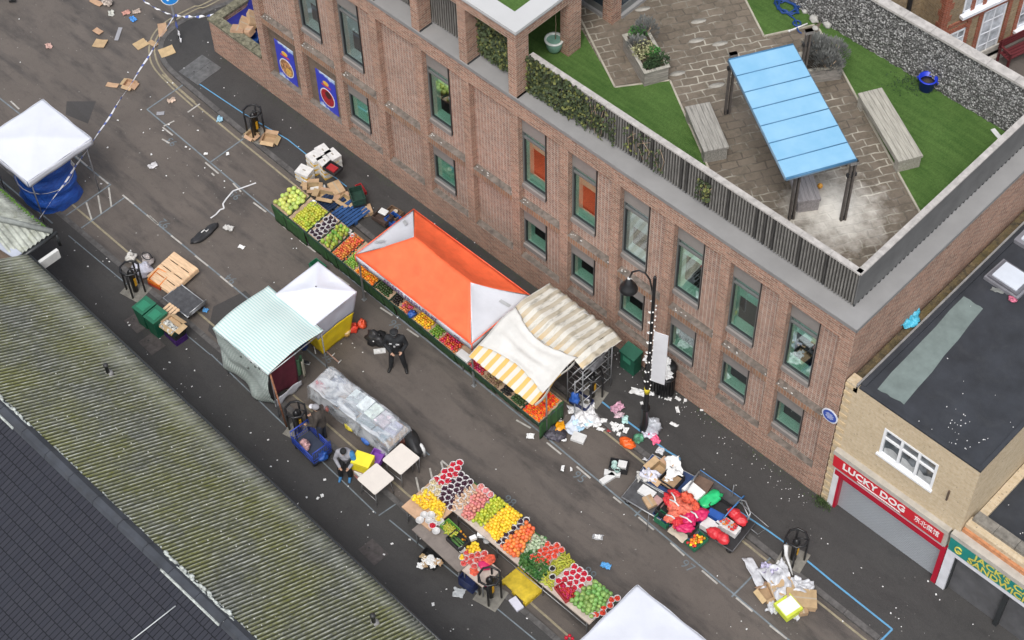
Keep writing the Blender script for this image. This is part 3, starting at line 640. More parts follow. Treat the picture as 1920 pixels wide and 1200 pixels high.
pale = t.math('MULTIPLY', t.ramp(sp_.outputs[1], -11.2, -10.3, 0, .7), t.ramp(st, .3, .6, .2, 1)); c = t.mix(pale, c, (.42, .44, .38))
vo = t.n('TexVoronoi', {'Vector': p_, 'Scale': 7.}); on = t.math('MULTIPLY', t.math('LESS_THAN', vo.outputs['Distance'], .13), t.math('GREATER_THAN', t.n('SeparateColor', {0: vo.outputs['Color']}).outputs[1], .76)); c = t.mix(on, c, (.66, .66, .6))
t.col(c); t.p(Roughness=.95); t.b.inputs['Specular IOR Level'].default_value = .1; t.bump(n2, .5, .03); CORR = t.m
CORRP = P('pale_corrugated_cement', (.4, .42, .37), .95, .3, 3, .3, 30, dirt=.7, dirtc=(.17, .18, .09), world=True)
def eave_y(x): return -10.2-.031*(x+.48)
SLOPE = .62
C_ = thing('market_building', 'long building with a mossy corrugated roof and a dark slate roof behind it', 'building', (6, -12, 0))
def cp_(name, mb): return mb.build(name, C_, loc=(-6, 12, 0))
RY_ = -14.3; RIDX = (-1.75, 24)
def corr(mb, x0, x1, yr, ye, ze, amp=.021, pitch=.11, nv=12):
    n = int((x1-x0)/pitch*8)
    def f(u, v):
        x = x0+u*(x1-x0); ey = ye(x); y = ey+(yr-ey)*v; z = ze+SLOPE*(ey-y)+amp*math.sin(x*2*math.pi/pitch)+.012*noise.noise(Vector((x*.8, y*.8, 0)))-(.012 if v*1.0 > .5 else 0)
        return (x, y, z)
    mb.grid(f, n, nv)
mb = MB(CORR); corr(mb, -1.72, 18, RY_, eave_y, 2.8); cp_('corrugated_roof', mb).modifiers.new('t', 'SOLIDIFY').thickness = .012
zr = 2.8+SLOPE*(4.0)
# ridge capping
mb = MB(P('grey_ridge_cap', (.045, .05, .06), .9, .2, 2, dirt=.3, world=True))
def ridge_z(x): return 2.8+SLOPE*(eave_y(x)-RY_)
for k in range(22):
    x0 = -1.6+k*.9; x1 = x0+.885; a, b = ridge_z(x0)+.05, ridge_z(x1)+.05
    mb.hexa([(x0, RY_-.16, a-.1), (x1, RY_-.16, b-.1), (x1, RY_+.2, b-.12), (x0, RY_+.2, a-.12), (x0, RY_-.1, a+.02), (x1, RY_-.1, b+.02), (x1, RY_+.05, b+.03), (x0, RY_+.05, a+.03)])
cp_('ridge_cap', mb)
mb = MB(P('lichen_mortar', (.47, .5, .47), .95, .3, 12, .4, 40, dirt=.3, world=True))
for a, b in ((3.35, 4.6), (9.6, 12)):
    x = a
    while x < b: mb.ball((x, RY_+.13+rnd.uniform(-.05, .08), ridge_z(x)-.04), (.08, rnd.uniform(.03, .07), .05), 6, 4, .4, 3, x); x += .055
    x = a+.3
    while x < b-.2: mb.box((x, RY_-.15, ridge_z(x)-.02), (.1, .05, .05), 0, -.4); x += .1
x = -1
while x < 14: mb.ball((x, RY_+.2+rnd.uniform(-.03, .04), ridge_z(x)-.12), (.05, .025, .02), 5, 3, .4, 3, x); x += .09
mm = cp_('ridge_mortar', mb); mm['kind'] = 'stuff'
# slate roof beyond the ridge
t = NT('blue_grey_slate'); p_ = t.pos()
br = t.n('TexBrick', {'Vector': p_, 'Color1': (.037, .038, .047), 'Color2': (.031, .032, .041), 'Mortar': (.012, .013, .016), 'Scale': 1., 'Mortar Size': .012, 'Mortar Smooth': .2, 'Brick Width': .13, 'Row Height': .3}, offset=.5)
n_ = t.noise(t.scale(p_, 1.5, .3, 1), 3, 5, .7); c = t.mix(t.ramp(n_, .45, .75, 0, .35), br.outputs[0], (.03, .034, .045)); n2 = t.noise(t.scale(p_, 9, .15, 1), 1.6, 3, .6); c = t.mix(t.ramp(n2, .70, .78, 0, .25), c, (.12, .115, .1))
t.col(c); t.p(Roughness=.85); t.b.inputs['Specular IOR Level'].default_value = .15; t.bump(t.math('MULTIPLY', br.outputs['Fac'], -1), .6, .012); SLATE = t.m
mb = MB(SLATE); 
x0, x1 = -2, 22
mb.grid(lambda u, v: (x0+u*(x1-x0), RY_-.1-v*9, ridge_z(x0+u*(x1-x0))-.06-v*9*.24), 24, 10, False); cp_('slate_roof', mb)
mb = MB(P('white_verge', (.5, .52, .52), .7)); a = Vector((10.2, RY_-.12, ridge_z(10.2))); b = a; zz = ridge_z(10)-.3
for _ in range(20): b = G(240, 1206, zz); zz = ridge_z(b.x)-.03-(RY_-.1-b.y)*.24
mb.tube([G(329, 1136, ridge_z(10.2)-.02), b], .014, 5); mb.tube([(11.0, RY_-.05, ridge_z(11)+.03), (12.2, RY_-.05, ridge_z(12.2)+.03)], .03, 5); cp_('lead_strip', mb)
# eave gutter and wall below
mb = MB(FRAMED); mb.tube([(x, eave_y(x)+.05, 2.72) for x in (-1.7, 5, 12, 18)], .05, 6); cp_('gutter', mb)
mb = MB(BRICKC); mb.bb((-1.7, -14, 0), (18, -11, 2.6)); mb.bb((-16, -13, 0), (-1.72, -10.3, 2.6)); cp_('wall', mb)
# far lean-to with hipped end, standing further forward
def fe(x): return -9.23
mb = MB(CORRP); corr(mb, -14, -1.9, -13, fe, 2.8); o = cp_('pale_corrugated_roof', mb)
me = o.data
# hip: cut the end of that roof along the hip by clipping vertices
HX, HY = -1.85, -9.2
for v in me.vertices:
    d_ = (-9.2-(v.co.y))           # run up the slope
    lim = HX-d_*1.0
    if v.co.x > lim: v.co.x = lim
o.modifiers.new('t', 'SOLIDIFY').thickness = .012
mb = MB(CORRP)
def hip(u, v):                             # the triangular end facing along the street, ribs running downhill
    y = -9.25-u*1.25; d_ = v*min(2.6, (-9.2-y)) if True else 0
    x = HX-d_; return (x, y, 2.8+SLOPE*d_+.026*math.sin(y*2*math.pi/.15)*(1 if v < 1 else 0))
mb.grid(hip, 84, 8); cp_('hip_end', mb)
mb = MB(P('grey_hip_tile', (.3, .32, .3), .9, .2, 5, world=True)); mb.tube([(HX+.02, HY, 2.85), (HX-1.3, HY-1.3, 2.85+SLOPE*1.3), (HX-4, HY-4, 2.85+SLOPE*4)], .08, 7); cp_('hip_ridge', mb)
mb = MB(P('pale_lead_valley', (.4, .43, .5), .5, .1, 3, world=True)); mb.hexa([(HX+.05, -10.5, 2.83), (HX+.05, -10.25, 2.83), (HX-2.4, -10.6, 3.3), (HX-2.4, -11.0, 3.3), (HX+.05, -10.5, 2.88), (HX+.05, -10.25, 2.88), (HX-2.4, -10.6, 3.36), (HX-2.4, -11.0, 3.36)]); cp_('lead_valley', mb)
mb = MB(FRAMED); mb.tube([(HX+.06, -9.1, 2.74), (HX+.06, -10.5, 2.74)], .06, 6); mb.tube([(-14, -9.18, 2.74), (HX+.1, -9.18, 2.74)], .05, 6); mb.tube([(HX+.08, -9.15, 2.74), (HX+.12, -9.15, 2.3)], .05, 6); cp_('gutter', mb)
mb = MB(P('white_fascia', (.62, .62, .6), .6, .08)); a = G(66, 497, 2.6); b = G(108, 468, 2.6); mb.hexa([(a.x-.05, a.y, 2.3), (a.x+.05, a.y, 2.3), (b.x+.05, b.y, 2.3), (b.x-.05, b.y, 2.3), (a.x-.05, a.y, 2.62), (a.x+.05, a.y, 2.62), (b.x+.05, b.y, 2.62), (b.x-.05, b.y, 2.62)]); cp_('white_signboard', mb)
mb = MB(P('timber_door_edge', (.4, .25, .13), .7)); mb.bb((a.x+.06, a.y-.1, .1), (a.x+.6, a.y-.02, 2.3)); cp_('timber_side', mb)
MOSS = P('moss', (.08, .16, .03), .95, .4, 20)
mb = MB(MOSS)
for k in range(420):
    u = rnd.random(); x = -4.6+u*2.6*rnd.random()**.3; mb.ball((x, -9.22-rnd.random()*.12, 2.84), (.04, .03, .025), 5, 3, .5, 3, k)
tag(mb.build('moss'), 'bright green moss growing along the pale corrugated eave', 'moss', kind='stuff')
FLUE = P('black_flue', (.03, .03, .03), .5)
for u, v, lb in ((203, 700, 'small black roof vent pipe halfway along the mossy roof'), (701, 1168, 'black vent pipe with forked top near the lower end of the mossy roof')):
    z = 3.3
    for _ in range(30):
        p = G(u, v, z); z = 2.8+SLOPE*(eave_y(p.x)-p.y)
    t_ = thing('roof_vent', lb, 'vent pipe', (p.x, p.y, z-.05))
    mb = MB(FLUE); mb.lathe([(.05, 0), (.05, .35), (.07, .36), (.07, .42), (.03, .44), (0, .45)], n=8); mb.build('pipe', t_)
    mb = MB(LEAD); mb.lathe([(.14, .0), (.12, .07), (.06, .1)], n=8); mb.build('collar', t_)
# ================================================================== MAKERS
def C(name, c, **k): return P(name, c, **k)
CARD = P('cardboard', (.46, .31, .18), .85, .12, 5, dirt=.15, objvar=.25); CARDI = P('cardboard_inside', (.34, .225, .13), .9, .12, 5)
BLACKPL = P('black_plastic', (.022, .022, .024), .5, .2, 8); GREENPL = P('green_plastic', (.02, .15, .075), .5, .12, 6); DKGREEN = P('dark_green_plastic', (.018, .05, .035), .5, .2, 6)
BLUEPL = P('blue_plastic', (.02, .09, .36), .5, .12, 6); REDPL = P('red_plastic', (.36, .02, .025), .5, .12, 6); WHITEPL = P('white_plastic', (.66, .66, .65), .6, .08, 5, bump=.2, bs=8)
STEEL = P('galvanised_steel', (.42, .43, .44), .4, .15, 8, metal=.7); DKSTEEL = P('dark_steel', (.1, .1, .105), .5, .2, 6, metal=.4); RUST = P('rusty_steel', (.3, .13, .07), .8, .3, 9)
BLKPAINT = P('black_painted_metal', (.013, .013, .014), .35, .2, 6); TABW = P('cream_table_top', (.66, .61, .55), .5, .04, 3, dirt=.12); WOODP = P('fresh_pine', (.68, .47, .29), .75, .14, 5, stretch=(.6, 4, 1)); WOOD = P('brown_table_board', (.42, .3, .2), .7, .15, 4)
PAPER = P('white_paper', (.74, .74, .73), .8, .05, 5, objvar=.12); SOIL = P('soil', (.06, .045, .03), .95, .3, 12)
def crate_mesh(mat, w, d, h, slots=3):
    mb = MB(mat); t_ = .018
    mb.bb((-w/2, -d/2, 0), (w/2, d/2, .02))
    for sx in (-1, 1):
        for sy in (-1, 1): mb.bb((sx*w/2-(.03 if sx > 0 else 0), sy*d/2-(.03 if sy > 0 else 0), .02), (sx*w/2+(0 if sx > 0 else .03), sy*d/2+(0 if sy > 0 else .03), h))
    for k in range(slots):
        z0 = .02+k*(h-.02)/slots; z1 = z0+(h-.02)/slots*.72 if k < slots-1 else h
        mb.bb((-w/2+.03, -d/2, z0), (w/2-.03, -d/2+t_, z1)); mb.bb((-w/2+.03, d/2-t_, z0), (w/2-.03, d/2, z1))
        mb.bb((-w/2, -d/2+.03, z0), (-w/2+t_, d/2-.03, z1)); mb.bb((w/2-t_, -d/2+.03, z0), (w/2, d/2-.03, z1))
    return mb
def crate(label, mat, loc, rz=0, w=.56, d=.38, h=.2, group=None, cat='crate'):
    t = thing('produce_crate', label, cat, loc, rz, group)
    mb = MB(mat); mb.bb((-w/2, -d/2, 0), (w/2, d/2, .02)); mb.build('crate_base', t)
    m2 = crate_mesh(mat, w, d, h); m2.v = m2.v[8:]; m2.f = [[i-8 for i in f] for f in m2.f[6:]]; m2.mi = m2.mi[6:]; m2.sm = m2.sm[6:]; m2.build('crate_side', t); return t
def carton(label, mat, loc, rz=0, w=.5, d=.35, h=.25, group=None, open_=0, ry=0, lidmat=None, name='cardboard_box', cat='box'):
    t = thing(name, label, cat, loc, rz, group); t.rotation_euler = (0, ry, rz)
    mb = MB(mat)
    if open_:
        k = .008
        mb.bb((-w/2, -d/2, 0), (w/2, d/2, k))
        for a, b in (((-w/2, -d/2, k), (w/2, -d/2+k, h)), ((-w/2, d/2-k, k), (w/2, d/2, h)), ((-w/2, -d/2+k, k), (-w/2+k, d/2-k, h)), ((w/2-k, -d/2+k, k), (w/2, d/2-k, h))): mb.bb(a, b)
        mb.build('box_body', t)
        for sx, fl in ((-1, .22), (1, .2)):
            a = rnd.uniform(-.2, .9)
            mb = MB(mat); xf = Matrix.Translation((sx*w/2, 0, h)) @ Matrix.Rotation(-sx*(-a), 4, 'Y'); mb.bb((0 if sx > 0 else -fl*w*1.6, -d/2, -.004), (fl*w*1.6 if sx > 0 else 0, d/2, .004), xf); mb.build('flap', t)
        for sy in (-1, 1):
            a = rnd.uniform(-.3, .8); mb = MB(mat); xf = Matrix.Translation((0, sy*d/2, h)) @ Matrix.Rotation(sy*(-a), 4, 'X'); mb.bb((-w/2, 0 if sy > 0 else -d*.4, -.004), (w/2, d*.4 if sy > 0 else 0, .004), xf); mb.build('flap', t)
    else:
        mb.bb((-w/2, -d/2, 0), (w/2, d/2, h-.07)); mb.build('box_body', t)
        mb = MB(lidmat or mat); mb.bb((-w/2-.006, -d/2-.006, h-.09), (w/2+.006, d/2+.006, h)); mb.mat(P('packing_tape', (.4, .33, .24), .5, .1)) if lidmat is None and mat in (CARD, CARDI) else None; (mb.bb((-w/2, -.022, h), (w/2, .022, h+.002)) if lidmat is None and mat in (CARD, CARDI) else (mb.mat(P('box_print', (.3, .27, .22), .8, .3)), mb.bb((-w*.12, -.02, h), (w*.12, .02, h+.002))) if name == 'fruit_box' else None); mb.build('lid', t)
    return t
def bag(name, label, mat, loc, r, rz=0, nz=.5, nf=1.6, seed=0, cat='bag', group=None, knot=True):
    t = thing(name, label, cat, loc, rz, group)
    mb = MB(mat); mb.ball((0, 0, r[2]*.82), r, 20, 14, nz, nf, seed)
    for i, v in enumerate(mb.v):
        if v.z < .006: mb.v[i] = Vector((v.x, v.y, .004))
        mb.v[i] = mb.v[i]+Vector((noise.noise(mb.v[i]*9/max(r)*.25+Vector((seed, 0, 3))), noise.noise(mb.v[i]*9/max(r)*.25+Vector((5, seed, 3))), 0))*max(r)*.12
    mb.build('bag_body', t)
    if knot:
        mb = MB(mat); a = Vector((r[0]*.15, 0, r[2]*1.55)); mb.tube([a, a+Vector((.02, .01, .05)), a+Vector((.07, .03, .09))], [.03, .015, .045], 7); mb.build('knot', t)
    return t
def sheet(name, label, mat, loc, w, d, rz=0, h=.05, seed=0, cat='litter', group=None, nu=14, th=.004, lift=.01, kind=None):
    mb = MB(mat)
    def f(u, v):
        x = (u-.5)*w; y = (v-.5)*d; q = Vector((x*3/max(w, d)*1.4+seed*3.1, y*3/max(w, d)*1.4, seed))
        ex = 1+.25*noise.noise(q*.9+Vector((9, 1, 0)))
        return (x*ex+.1*w*noise.noise(q+Vector((1, 2, 3))), y*ex+.1*d*noise.noise(q+Vector((4, 5, 6))), lift+h*(.55+noise.noise(q*1.3))*.9+h*.3*abs(noise.noise(q*3.1)))
    mb.grid(f, nu, nu, sm=nu > 7)
    for i, v in enumerate(mb.v): v.z = max(v.z, .006)
    o = mb.build(name, None, loc, rz, solid=th); return tag(o, label, cat, group, kind)
def card(label, loc, w, d, rz=0, h=.012, mat=None, group='flattened cardboard on the road'):
    mb = MB(mat or CARD); b = rnd.uniform(.0, .05)
    mb.hexa([(-w/2, -d/2, 0), (0, -d/2, 0), (0, d/2, 0), (-w/2, d/2, 0), (-w/2, -d/2, h), (0, -d/2, h), (0, d/2, h), (-w/2, d/2, h)])
    mb.hexa([(0.001, -d/2, 0), (w/2, -d/2, b), (w/2, d/2, b), (0.001, d/2, 0), (.001, -d/2, h), (w/2, -d/2, h+b), (w/2, d/2, h+b), (.001, d/2, h)])
    o = mb.build('cardboard_sheet', None, loc, rz); return tag(o, label, 'cardboard', group)
def trolley(label, loc, rz, L=1.15, Wd=.7, z=.26, handle=.75, frame=None, deck=None, hs=1, group=None):
    frame = frame or STEEL; t = thing('platform_trolley', label, 'trolley', loc, rz, group)
    mb = MB(deck or DKSTEEL); mb.bb((-L/2, -Wd/2, z-.03), (L/2, Wd/2, z)); mb.build('deck', t)
    mb = MB(frame); q = [(-L/2, -Wd/2, z-.01), (L/2, -Wd/2, z-.01), (L/2, Wd/2, z-.01), (-L/2, Wd/2, z-.01)]; mb.tube(q, .022, 6, True); mb.build('deck_frame', t)
    if handle:
        mb = MB(frame); x = hs*(L/2+.02); mb.tube([(x, -Wd/2+.04, z), (x+hs*.06, -Wd/2+.04, z+handle-.08), (x+hs*.07, -Wd/2+.12, z+handle), (x+hs*.07, Wd/2-.12, z+handle), (x+hs*.06, Wd/2-.04, z+handle-.08), (x, Wd/2-.04, z)], .017, 6)
        mb.tube([(x+hs*.03, -Wd/2+.04, z+handle*.5), (x+hs*.03, Wd/2-.04, z+handle*.5)], .014, 6); mb.build('handle', t)
    for sx in (-1, 1):
        for sy in (-1, 1):
            mb = MB(BLACKPL); c = Vector((sx*(L/2-.14), sy*(Wd/2-.08), .08)); mb.tube([c+Vector((0, -.02, 0)), c+Vector((0, .02, 0))], .08, 12); mb.mat(frame); mb.bb((c.x-.03, c.y-.03, .1), (c.x+.03, c.y+.03, z-.03)); mb.build('wheel', t)
    return t
def table(label, loc, rz, L, Wd, h=.75, mat=None, th=.03, group=None, round_=.05, leg=None, fold=True):
    t = thing('folding_table', label, 'table', loc, rz, group)
    pts = []
    for cx_, cy_, a0 in ((L/2-round_, Wd/2-round_, 0), (-L/2+round_, Wd/2-round_, 90), (-L/2+round_, -Wd/2+round_, 180), (L/2-round_, -Wd/2+round_, 270)):
        for k in range(5): a = R(a0+k*22.5); pts.append((cx_+round_*math.cos(a), cy_+round_*math.sin(a)))
    mb = MB(mat or TABW); mb.prism(pts, h-th, h); mb.build('table_top', t, bevel=.006)
    for sx in (-1, 1):
        for sy in (-1, 1):
            mb = MB(leg or STEEL); mb.tube([(sx*(L/2-.1), sy*(Wd/2-.1), h-th), (sx*(L/2-.05), sy*(Wd/2-.05), 0)], .013, 6); mb.build('leg', t)
    mb = MB(leg or STEEL); mb.tube([(-L/2+.08, -Wd/2+.08, h*.35), (L/2-.08, -Wd/2+.08, h*.35)], .009, 5); mb.build('stretcher', t)
    return t
def bollard(u, v, label, rz=0, zb=.075, s=1):
    c = G(u, v, zb); t = thing('power_pillar', label, 'power pillar', c, rz, 'black caged power pillars along the street')
    mb = MB(P('pillar_base_concrete', (.2, .19, .165), .85, .2, 5, .2, 50, world=True, dirt=.5)); mb.bb((-.34, -.32, -.07), (.34, .32, .012)); mb.build('concrete_base', t)
    mb = MB(BLKPAINT); mb.lathe([(.085, .012), (.085, .8), (.105, .8), (.105, .85), (.07, .9), (.03, .95), (0, .95)], n=12); mb.build('pillar', t)
    mb = MB(P('yellow_warning_plate', (.75, .4, .02), .5)); mb.bb((.082, -.04, .3), (.098, .04, .6)); mb.build('warning_plate', t)
    ring = [(.28*math.cos(R(22.5+45*k)), .28*math.sin(R(22.5+45*k)), 1.02) for k in range(8)]
    mb = MB(BLKPAINT); mb.tube(ring, .032, 7, True); mb.tube([(.28*math.cos(R(22.5)), .28*math.sin(R(22.5)), 1.02), (0, 0, 1.04)], .018, 5); mb.build('guard_ring', t)
    for k in (0, 2, 4, 6):
        mb = MB(BLKPAINT); a, b = R(22.5+45*k), 0; mb.tube([(.28*math.cos(a), .28*math.sin(a), 1.02), (.28*math.cos(a), .28*math.sin(a), .0)], .03, 7); mb.build('guard_leg', t)
    return t
# ------------------------------------------------------------------ people
SKIN = P('skin', (.42, .25, .17), .6, .08, 8)
def limb(mb, pts, rs, n=10):
    pts = [Vector(p) for p in pts]
    PP, RR = [], []
    for i in range(len(pts)-1):
        for k in range(3): PP.append(pts[i].lerp(pts[i+1], k/3)); RR.append(rs[i]+(rs[i+1]-rs[i])*k/3)
    PP.append(pts[-1]); RR.append(rs[-1]); mb.tube(PP, RR, n)
    mb.ball(pts[0], rs[0], 10, 6); mb.ball(pts[-1], rs[-1], 10, 6)
def person(label, loc, rz, J, cloth, hair=None, headgear=None):
    """J: joints; cloth: dict of materials jacket, trousers, shoes"""
    t = thing('person', label, 'person', loc, rz)
    V = {k: Vector(v) for k, v in J.items()}
    b = MB(SKIN)
    hd = V['head']; nk = V['neck']; fw_ = V.get('face', Vector((0, -1, 0)))
    ang = math.atan2(fw_.y, fw_.x)+math.pi/2; hx = Matrix.Rotation(ang, 4, 'Z') @ Matrix.Rotation(J.get('nod', (0, 0, 0))[0], 4, 'X')
    b.ball(hd, (.076, .095, .118), 16, 12, xf=hx)
    b.ball(hd+hx @ Vector((0, -.03, -.075)), (.05, .055, .05), 10, 8)
    b.ball(hd+hx @ Vector((0, -.1, -.015)), (.014, .024, .024), 8, 6)                 # nose
    for s_ in (-1, 1): b.ball(hd+hx @ Vector((s_*.078, .01, -.01)), (.012, .025, .034), 8, 6)
    limb(b, [nk-Vector((0, 0, .04)), hd-Vector((0, 0, .06))], [.06, .055])
    limb(b, [V['pelvis'], V['waist'], V['chest'], nk-Vector((0, 0, .05))], [.13, .12, .14, .08])
    for s_ in ('l', 'r'):
        limb(b, [V['sh_'+s_], V['el_'+s_], V['wr_'+s_]], [.058, .043, .03])
        limb(b, [V['chest'], V['sh_'+s_]], [.1, .06])
        limb(b, [V['hip_'+s_], V['kn_'+s_], V['an_'+s_]], [.085, .058, .042])
        w_ = V['wr_'+s_]; d_ = (w_-V['el_'+s_]).normalized(); side = d_.cross(Vector((0, 0, 1)))
        if side.length < .2: side = d_.cross(Vector((0, 1, 0)))
        side.normalize(); nrm = side.cross(d_)
        b.ball(w_+d_*.05, (.036, .036, .04), 8, 6)
        for k, (o_, ln) in enumerate(((-.027, .06), (-.009, .075), (.009, .07), (.027, .055))):
            a = w_+d_*.075+side*o_; b.tube([a, a+d_*ln*.55+nrm*.008, a+d_*ln+nrm*.03], [.0095, .009, .007], 6)
        a = w_+d_*.03+side*.032; b.tube([a, a+d_*.03+side*.025+nrm*.01, a+d_*.055+side*.03+nrm*.02], [.011, .01, .008], 6)
    b.build('body', t, remesh=.009)
    e_ = MB(P('eye_white', (.7, .7, .68), .3))
    for s_ in (-1, 1): e_.ball(hd+hx @ Vector((s_*.03, -.087, .012)), (.012, .008, .008), 6, 5)
    e_.mat(P('iris', (.03, .02, .015), .2))
    for s_ in (-1, 1): e_.ball(hd+hx @ Vector((s_*.03, -.094, .012)), .006, 6, 5)
    e_.build('eyes', t)
    e_ = MB(P('lips', (.35, .13, .11), .5)); e_.ball(hd+hx @ Vector((0, -.086, -.06)), (.024, .008, .008), 8, 5); e_.build('mouth', t)
    j = MB(cloth['jacket']); fat = cloth.get('fat', 1)
    limb(j, [V['pelvis']+Vector((0, 0, -.02)), V['waist'], V['chest'], nk-Vector((0, 0, .05))], [.17*fat, .16*fat, .175*fat, .1], 14)
    for s_ in ('l', 'r'):
        limb(j, [V['chest']+(V['sh_'+s_]-V['chest'])*.4, V['sh_'+s_]], [.14*fat, .085])
        limb(j, [V['sh_'+s_], V['el_'+s_], V['wr_'+s_]], [.084, .064, .05])
    j.build('jacket', t, remesh=.016)
    q = MB(cloth['trousers'])
    for s_ in ('l', 'r'):
        limb(q, [V['pelvis']-Vector((0, 0, .02)), V['hip_'+s_]], [.15, .11]); limb(q, [V['hip_'+s_], V['kn_'+s_], V['an_'+s_]], [.108, .078, .065])
    q.build('trousers', t, remesh=.016)
    for s_ in ('l', 'r'):
        s = MB(cloth['shoes']); a = V['an_'+s_]; tw = V.get('toe_'+s_, a+Vector((0, -.17, -.05)))
        limb(s, [a+Vector((0, .03, -.02)), a+(tw-a)*.5+Vector((0, 0, -.005)), tw], [.055, .05, .042], 8); s.build('boot', t, remesh=.014)
    if hair: h = MB(hair); h.ball(hd+hx @ Vector((0, .018, .025)), (.088, .1, .108), 14, 8, .15, 6); h.build('hair', t)
    if headgear: headgear(t, hd, hx)
    return t
# ------------------------------------------------------------------ fruit
def fmat(name, c, v=.25, r=.5, objvar=.5): return P(name, c, r, v, 14, objvar=objvar)
PROTO = {}
def fruit_mesh(key, mat, r, n=9, m_=6, nz=0, squash=1., cap=None, seed=0):
    mb = MB(mat); rr = (r, r, r*squash) if not isinstance(r, tuple) else r
    mb.ball((0, 0, rr[2]), rr, n, m_, nz, 1.5, seed)
    if cap: mb.mat(cap); mb.ball((0, 0, rr[2]*1.93), (rr[0]*.2, rr[1]*.2, rr[2]*.12), 5, 3)
    return mb
GRP_COUNT = {}
def scatter(name, label, cat, group, mbf, pts, rot=True, smin=.88, smax=1.1, tilt=.22):
    """one thing per point, all sharing one mesh; at most 300 of a kind, the rest as one heap"""
    first = None; out = []
    for p in pts:
        if first is None: o = mbf().build(name); first = o
        else: o = first.copy(); COL.objects.link(o)
        o.location = p; s = rnd.uniform(smin, smax); o.scale = (s, s, s)
        o.rotation_euler = (rnd.uniform(-tilt, tilt), rnd.uniform(-tilt, tilt), rnd.uniform(0, 6.28) if rot else 0)
        tag(o, label, cat, group); out.append(o)
    return out
def quad_pts(q, z, sp, zf=None, jit=.12, inset=0):
    """hexagonal filling of a pixel quad lying at height z"""
    w_ = [G(u, v, z) for u, v in q]; xs_ = [p.x for p in w_]; ys_ = [p.y for p in w_]
    def inside(x, y):
        c = False
        for i in range(len(w_)):
            a, b = w_[i], w_[i-1]
            if (a.y > y) != (b.y > y) and x < (b.x-a.x)*(y-a.y)/(b.y-a.y)+a.x: c = not c
        return c
    out = []; y = min(ys_)+sp*.4; r_ = 0
    while y < max(ys_):
        x = min(xs_)+sp*.4+(r_ % 2)*sp/2
        while x < max(xs_):
            if inside(x, y): out.append(Vector((x+rnd.uniform(-jit, jit)*sp, y+rnd.uniform(-jit, jit)*sp, z+(zf(x, y) if zf else 0))))
            x += sp
        y += sp*.87; r_ += 1
    return out
def rect_pts(x0, x1, y0, y1, z, sp, zf=None, jit=.12):
    out = []; y = y0+sp*.5; r_ = 0
    while y < y1-sp*.3:
        x = x0+sp*.5+(r_ % 2)*sp/2
        while x < x1-sp*.3:
            out.append(Vector((x+rnd.uniform(-jit, jit)*sp, y+rnd.uniform(-jit, jit)*sp, z+(zf(x, y) if zf else 0)))); x += sp
        y += sp*.87; r_ += 1
    return out
BOWLP = NT('translucent_bowl'); BOWLP.col((.62, .61, .6)); BOWLP.p(Roughness=.25, Alpha=.8); BOWL = BOWLP.m; RIMM = P('bowl_rim', (.7, .69, .68), .4)
def bowls(label, group, fm, r, pts, fr=.045, fill=True, cap=None, flat=1., rim=None):
    first = None; out = []
    for p in pts:
        if first is None:
            t = thing('fruit_bowl', label, 'bowl', p, 0, group); k = r/.1
            mb = MB(BOWL); mb.lathe([(.05*k, 0), (.085*k, .03), (.1*k, .062), (.093*k, .062), (.075*k, .03), (.04*k, .008)], n=14); mb.build('bowl_shell', t)
            mb = MB(rim or RIMM); mb.tube([(.1*k*math.cos(R(24*i)), .1*k*math.sin(R(24*i)), .063) for i in range(15)], .0065, 5, True); mb.build('bowl_rim', t)
            if fill:
                mb = MB(fm); mb.ball((0, 0, .035), (.082*k, .082*k, .022), 12, 5)
                n = max(3, int((r*.78/fr)**2))
                for i in range(n):
                    a = i*2.4; q = r*.74*math.sqrt(i/n); mb.ball((q*math.cos(a), q*math.sin(a), .058+(.03 if i < n*.35 else .0)), (fr, fr, fr*flat), 7, 5)
                mb.build('fruit_filling', t)
            first = t; ch = {t.name: kids(t)}; out.append(t); continue
        o = dup(first, p, rnd.uniform(0, 6), None, None, rnd.uniform(.95, 1.06), ch); out.append(o)
    return out
# ================================================================== LONG FRUIT STALL ON THE RIGHT
YF, YBK, XA0, XA1 = -3.39, -2.47, .3, 11.3
def TM(mb):
    for v in mb.v: v.y -= .027*(v.x-.3)
    return mb
def TP(l): return [Vector((p.x, p.y-.027*(p.x-.3), p.z)) for p in l]
SKG = NT('green_skirt'); p_ = SKG.obj(); n_ = SKG.noise(p_, 3, 4, .6); st = SKG.noise(SKG.scale(p_, 9, 9, .3), 2, 3, .6)
SKG.col(SKG.mix(SKG.ramp(st, .35, .7), (.018, .065, .018), SKG.mix(SKG.ramp(n_, .3, .7), (.04, .125, .032), (.028, .095, .025)))); SKG.p(Roughness=.85); SKIRT = SKG.m
TRIM = P('pale_shelf_edge', (.4, .38, .33), .7, .2, 5)
st_ = thing('market_stall_table', 'long fruit stall table with green cloth front running beside the brick building', 'stall table', (5.7, -2.9, 0))
off = (-5.7, 2.9, 0)
def slope(x, y): return .0+max(0, (y-YF-.02))*.16
mb = MB(WOOD); mb.hexa([(XA0, YF, .68), (XA1, YF, .68), (XA1, YBK, .68+.145), (XA0, YBK, .68+.145), (XA0, YF, .72), (XA1, YF, .72), (XA1, YBK, .72+.145), (XA0, YBK, .72+.145)]); TM(mb).build('table_top', st_, off)
k = 0; x = XA0
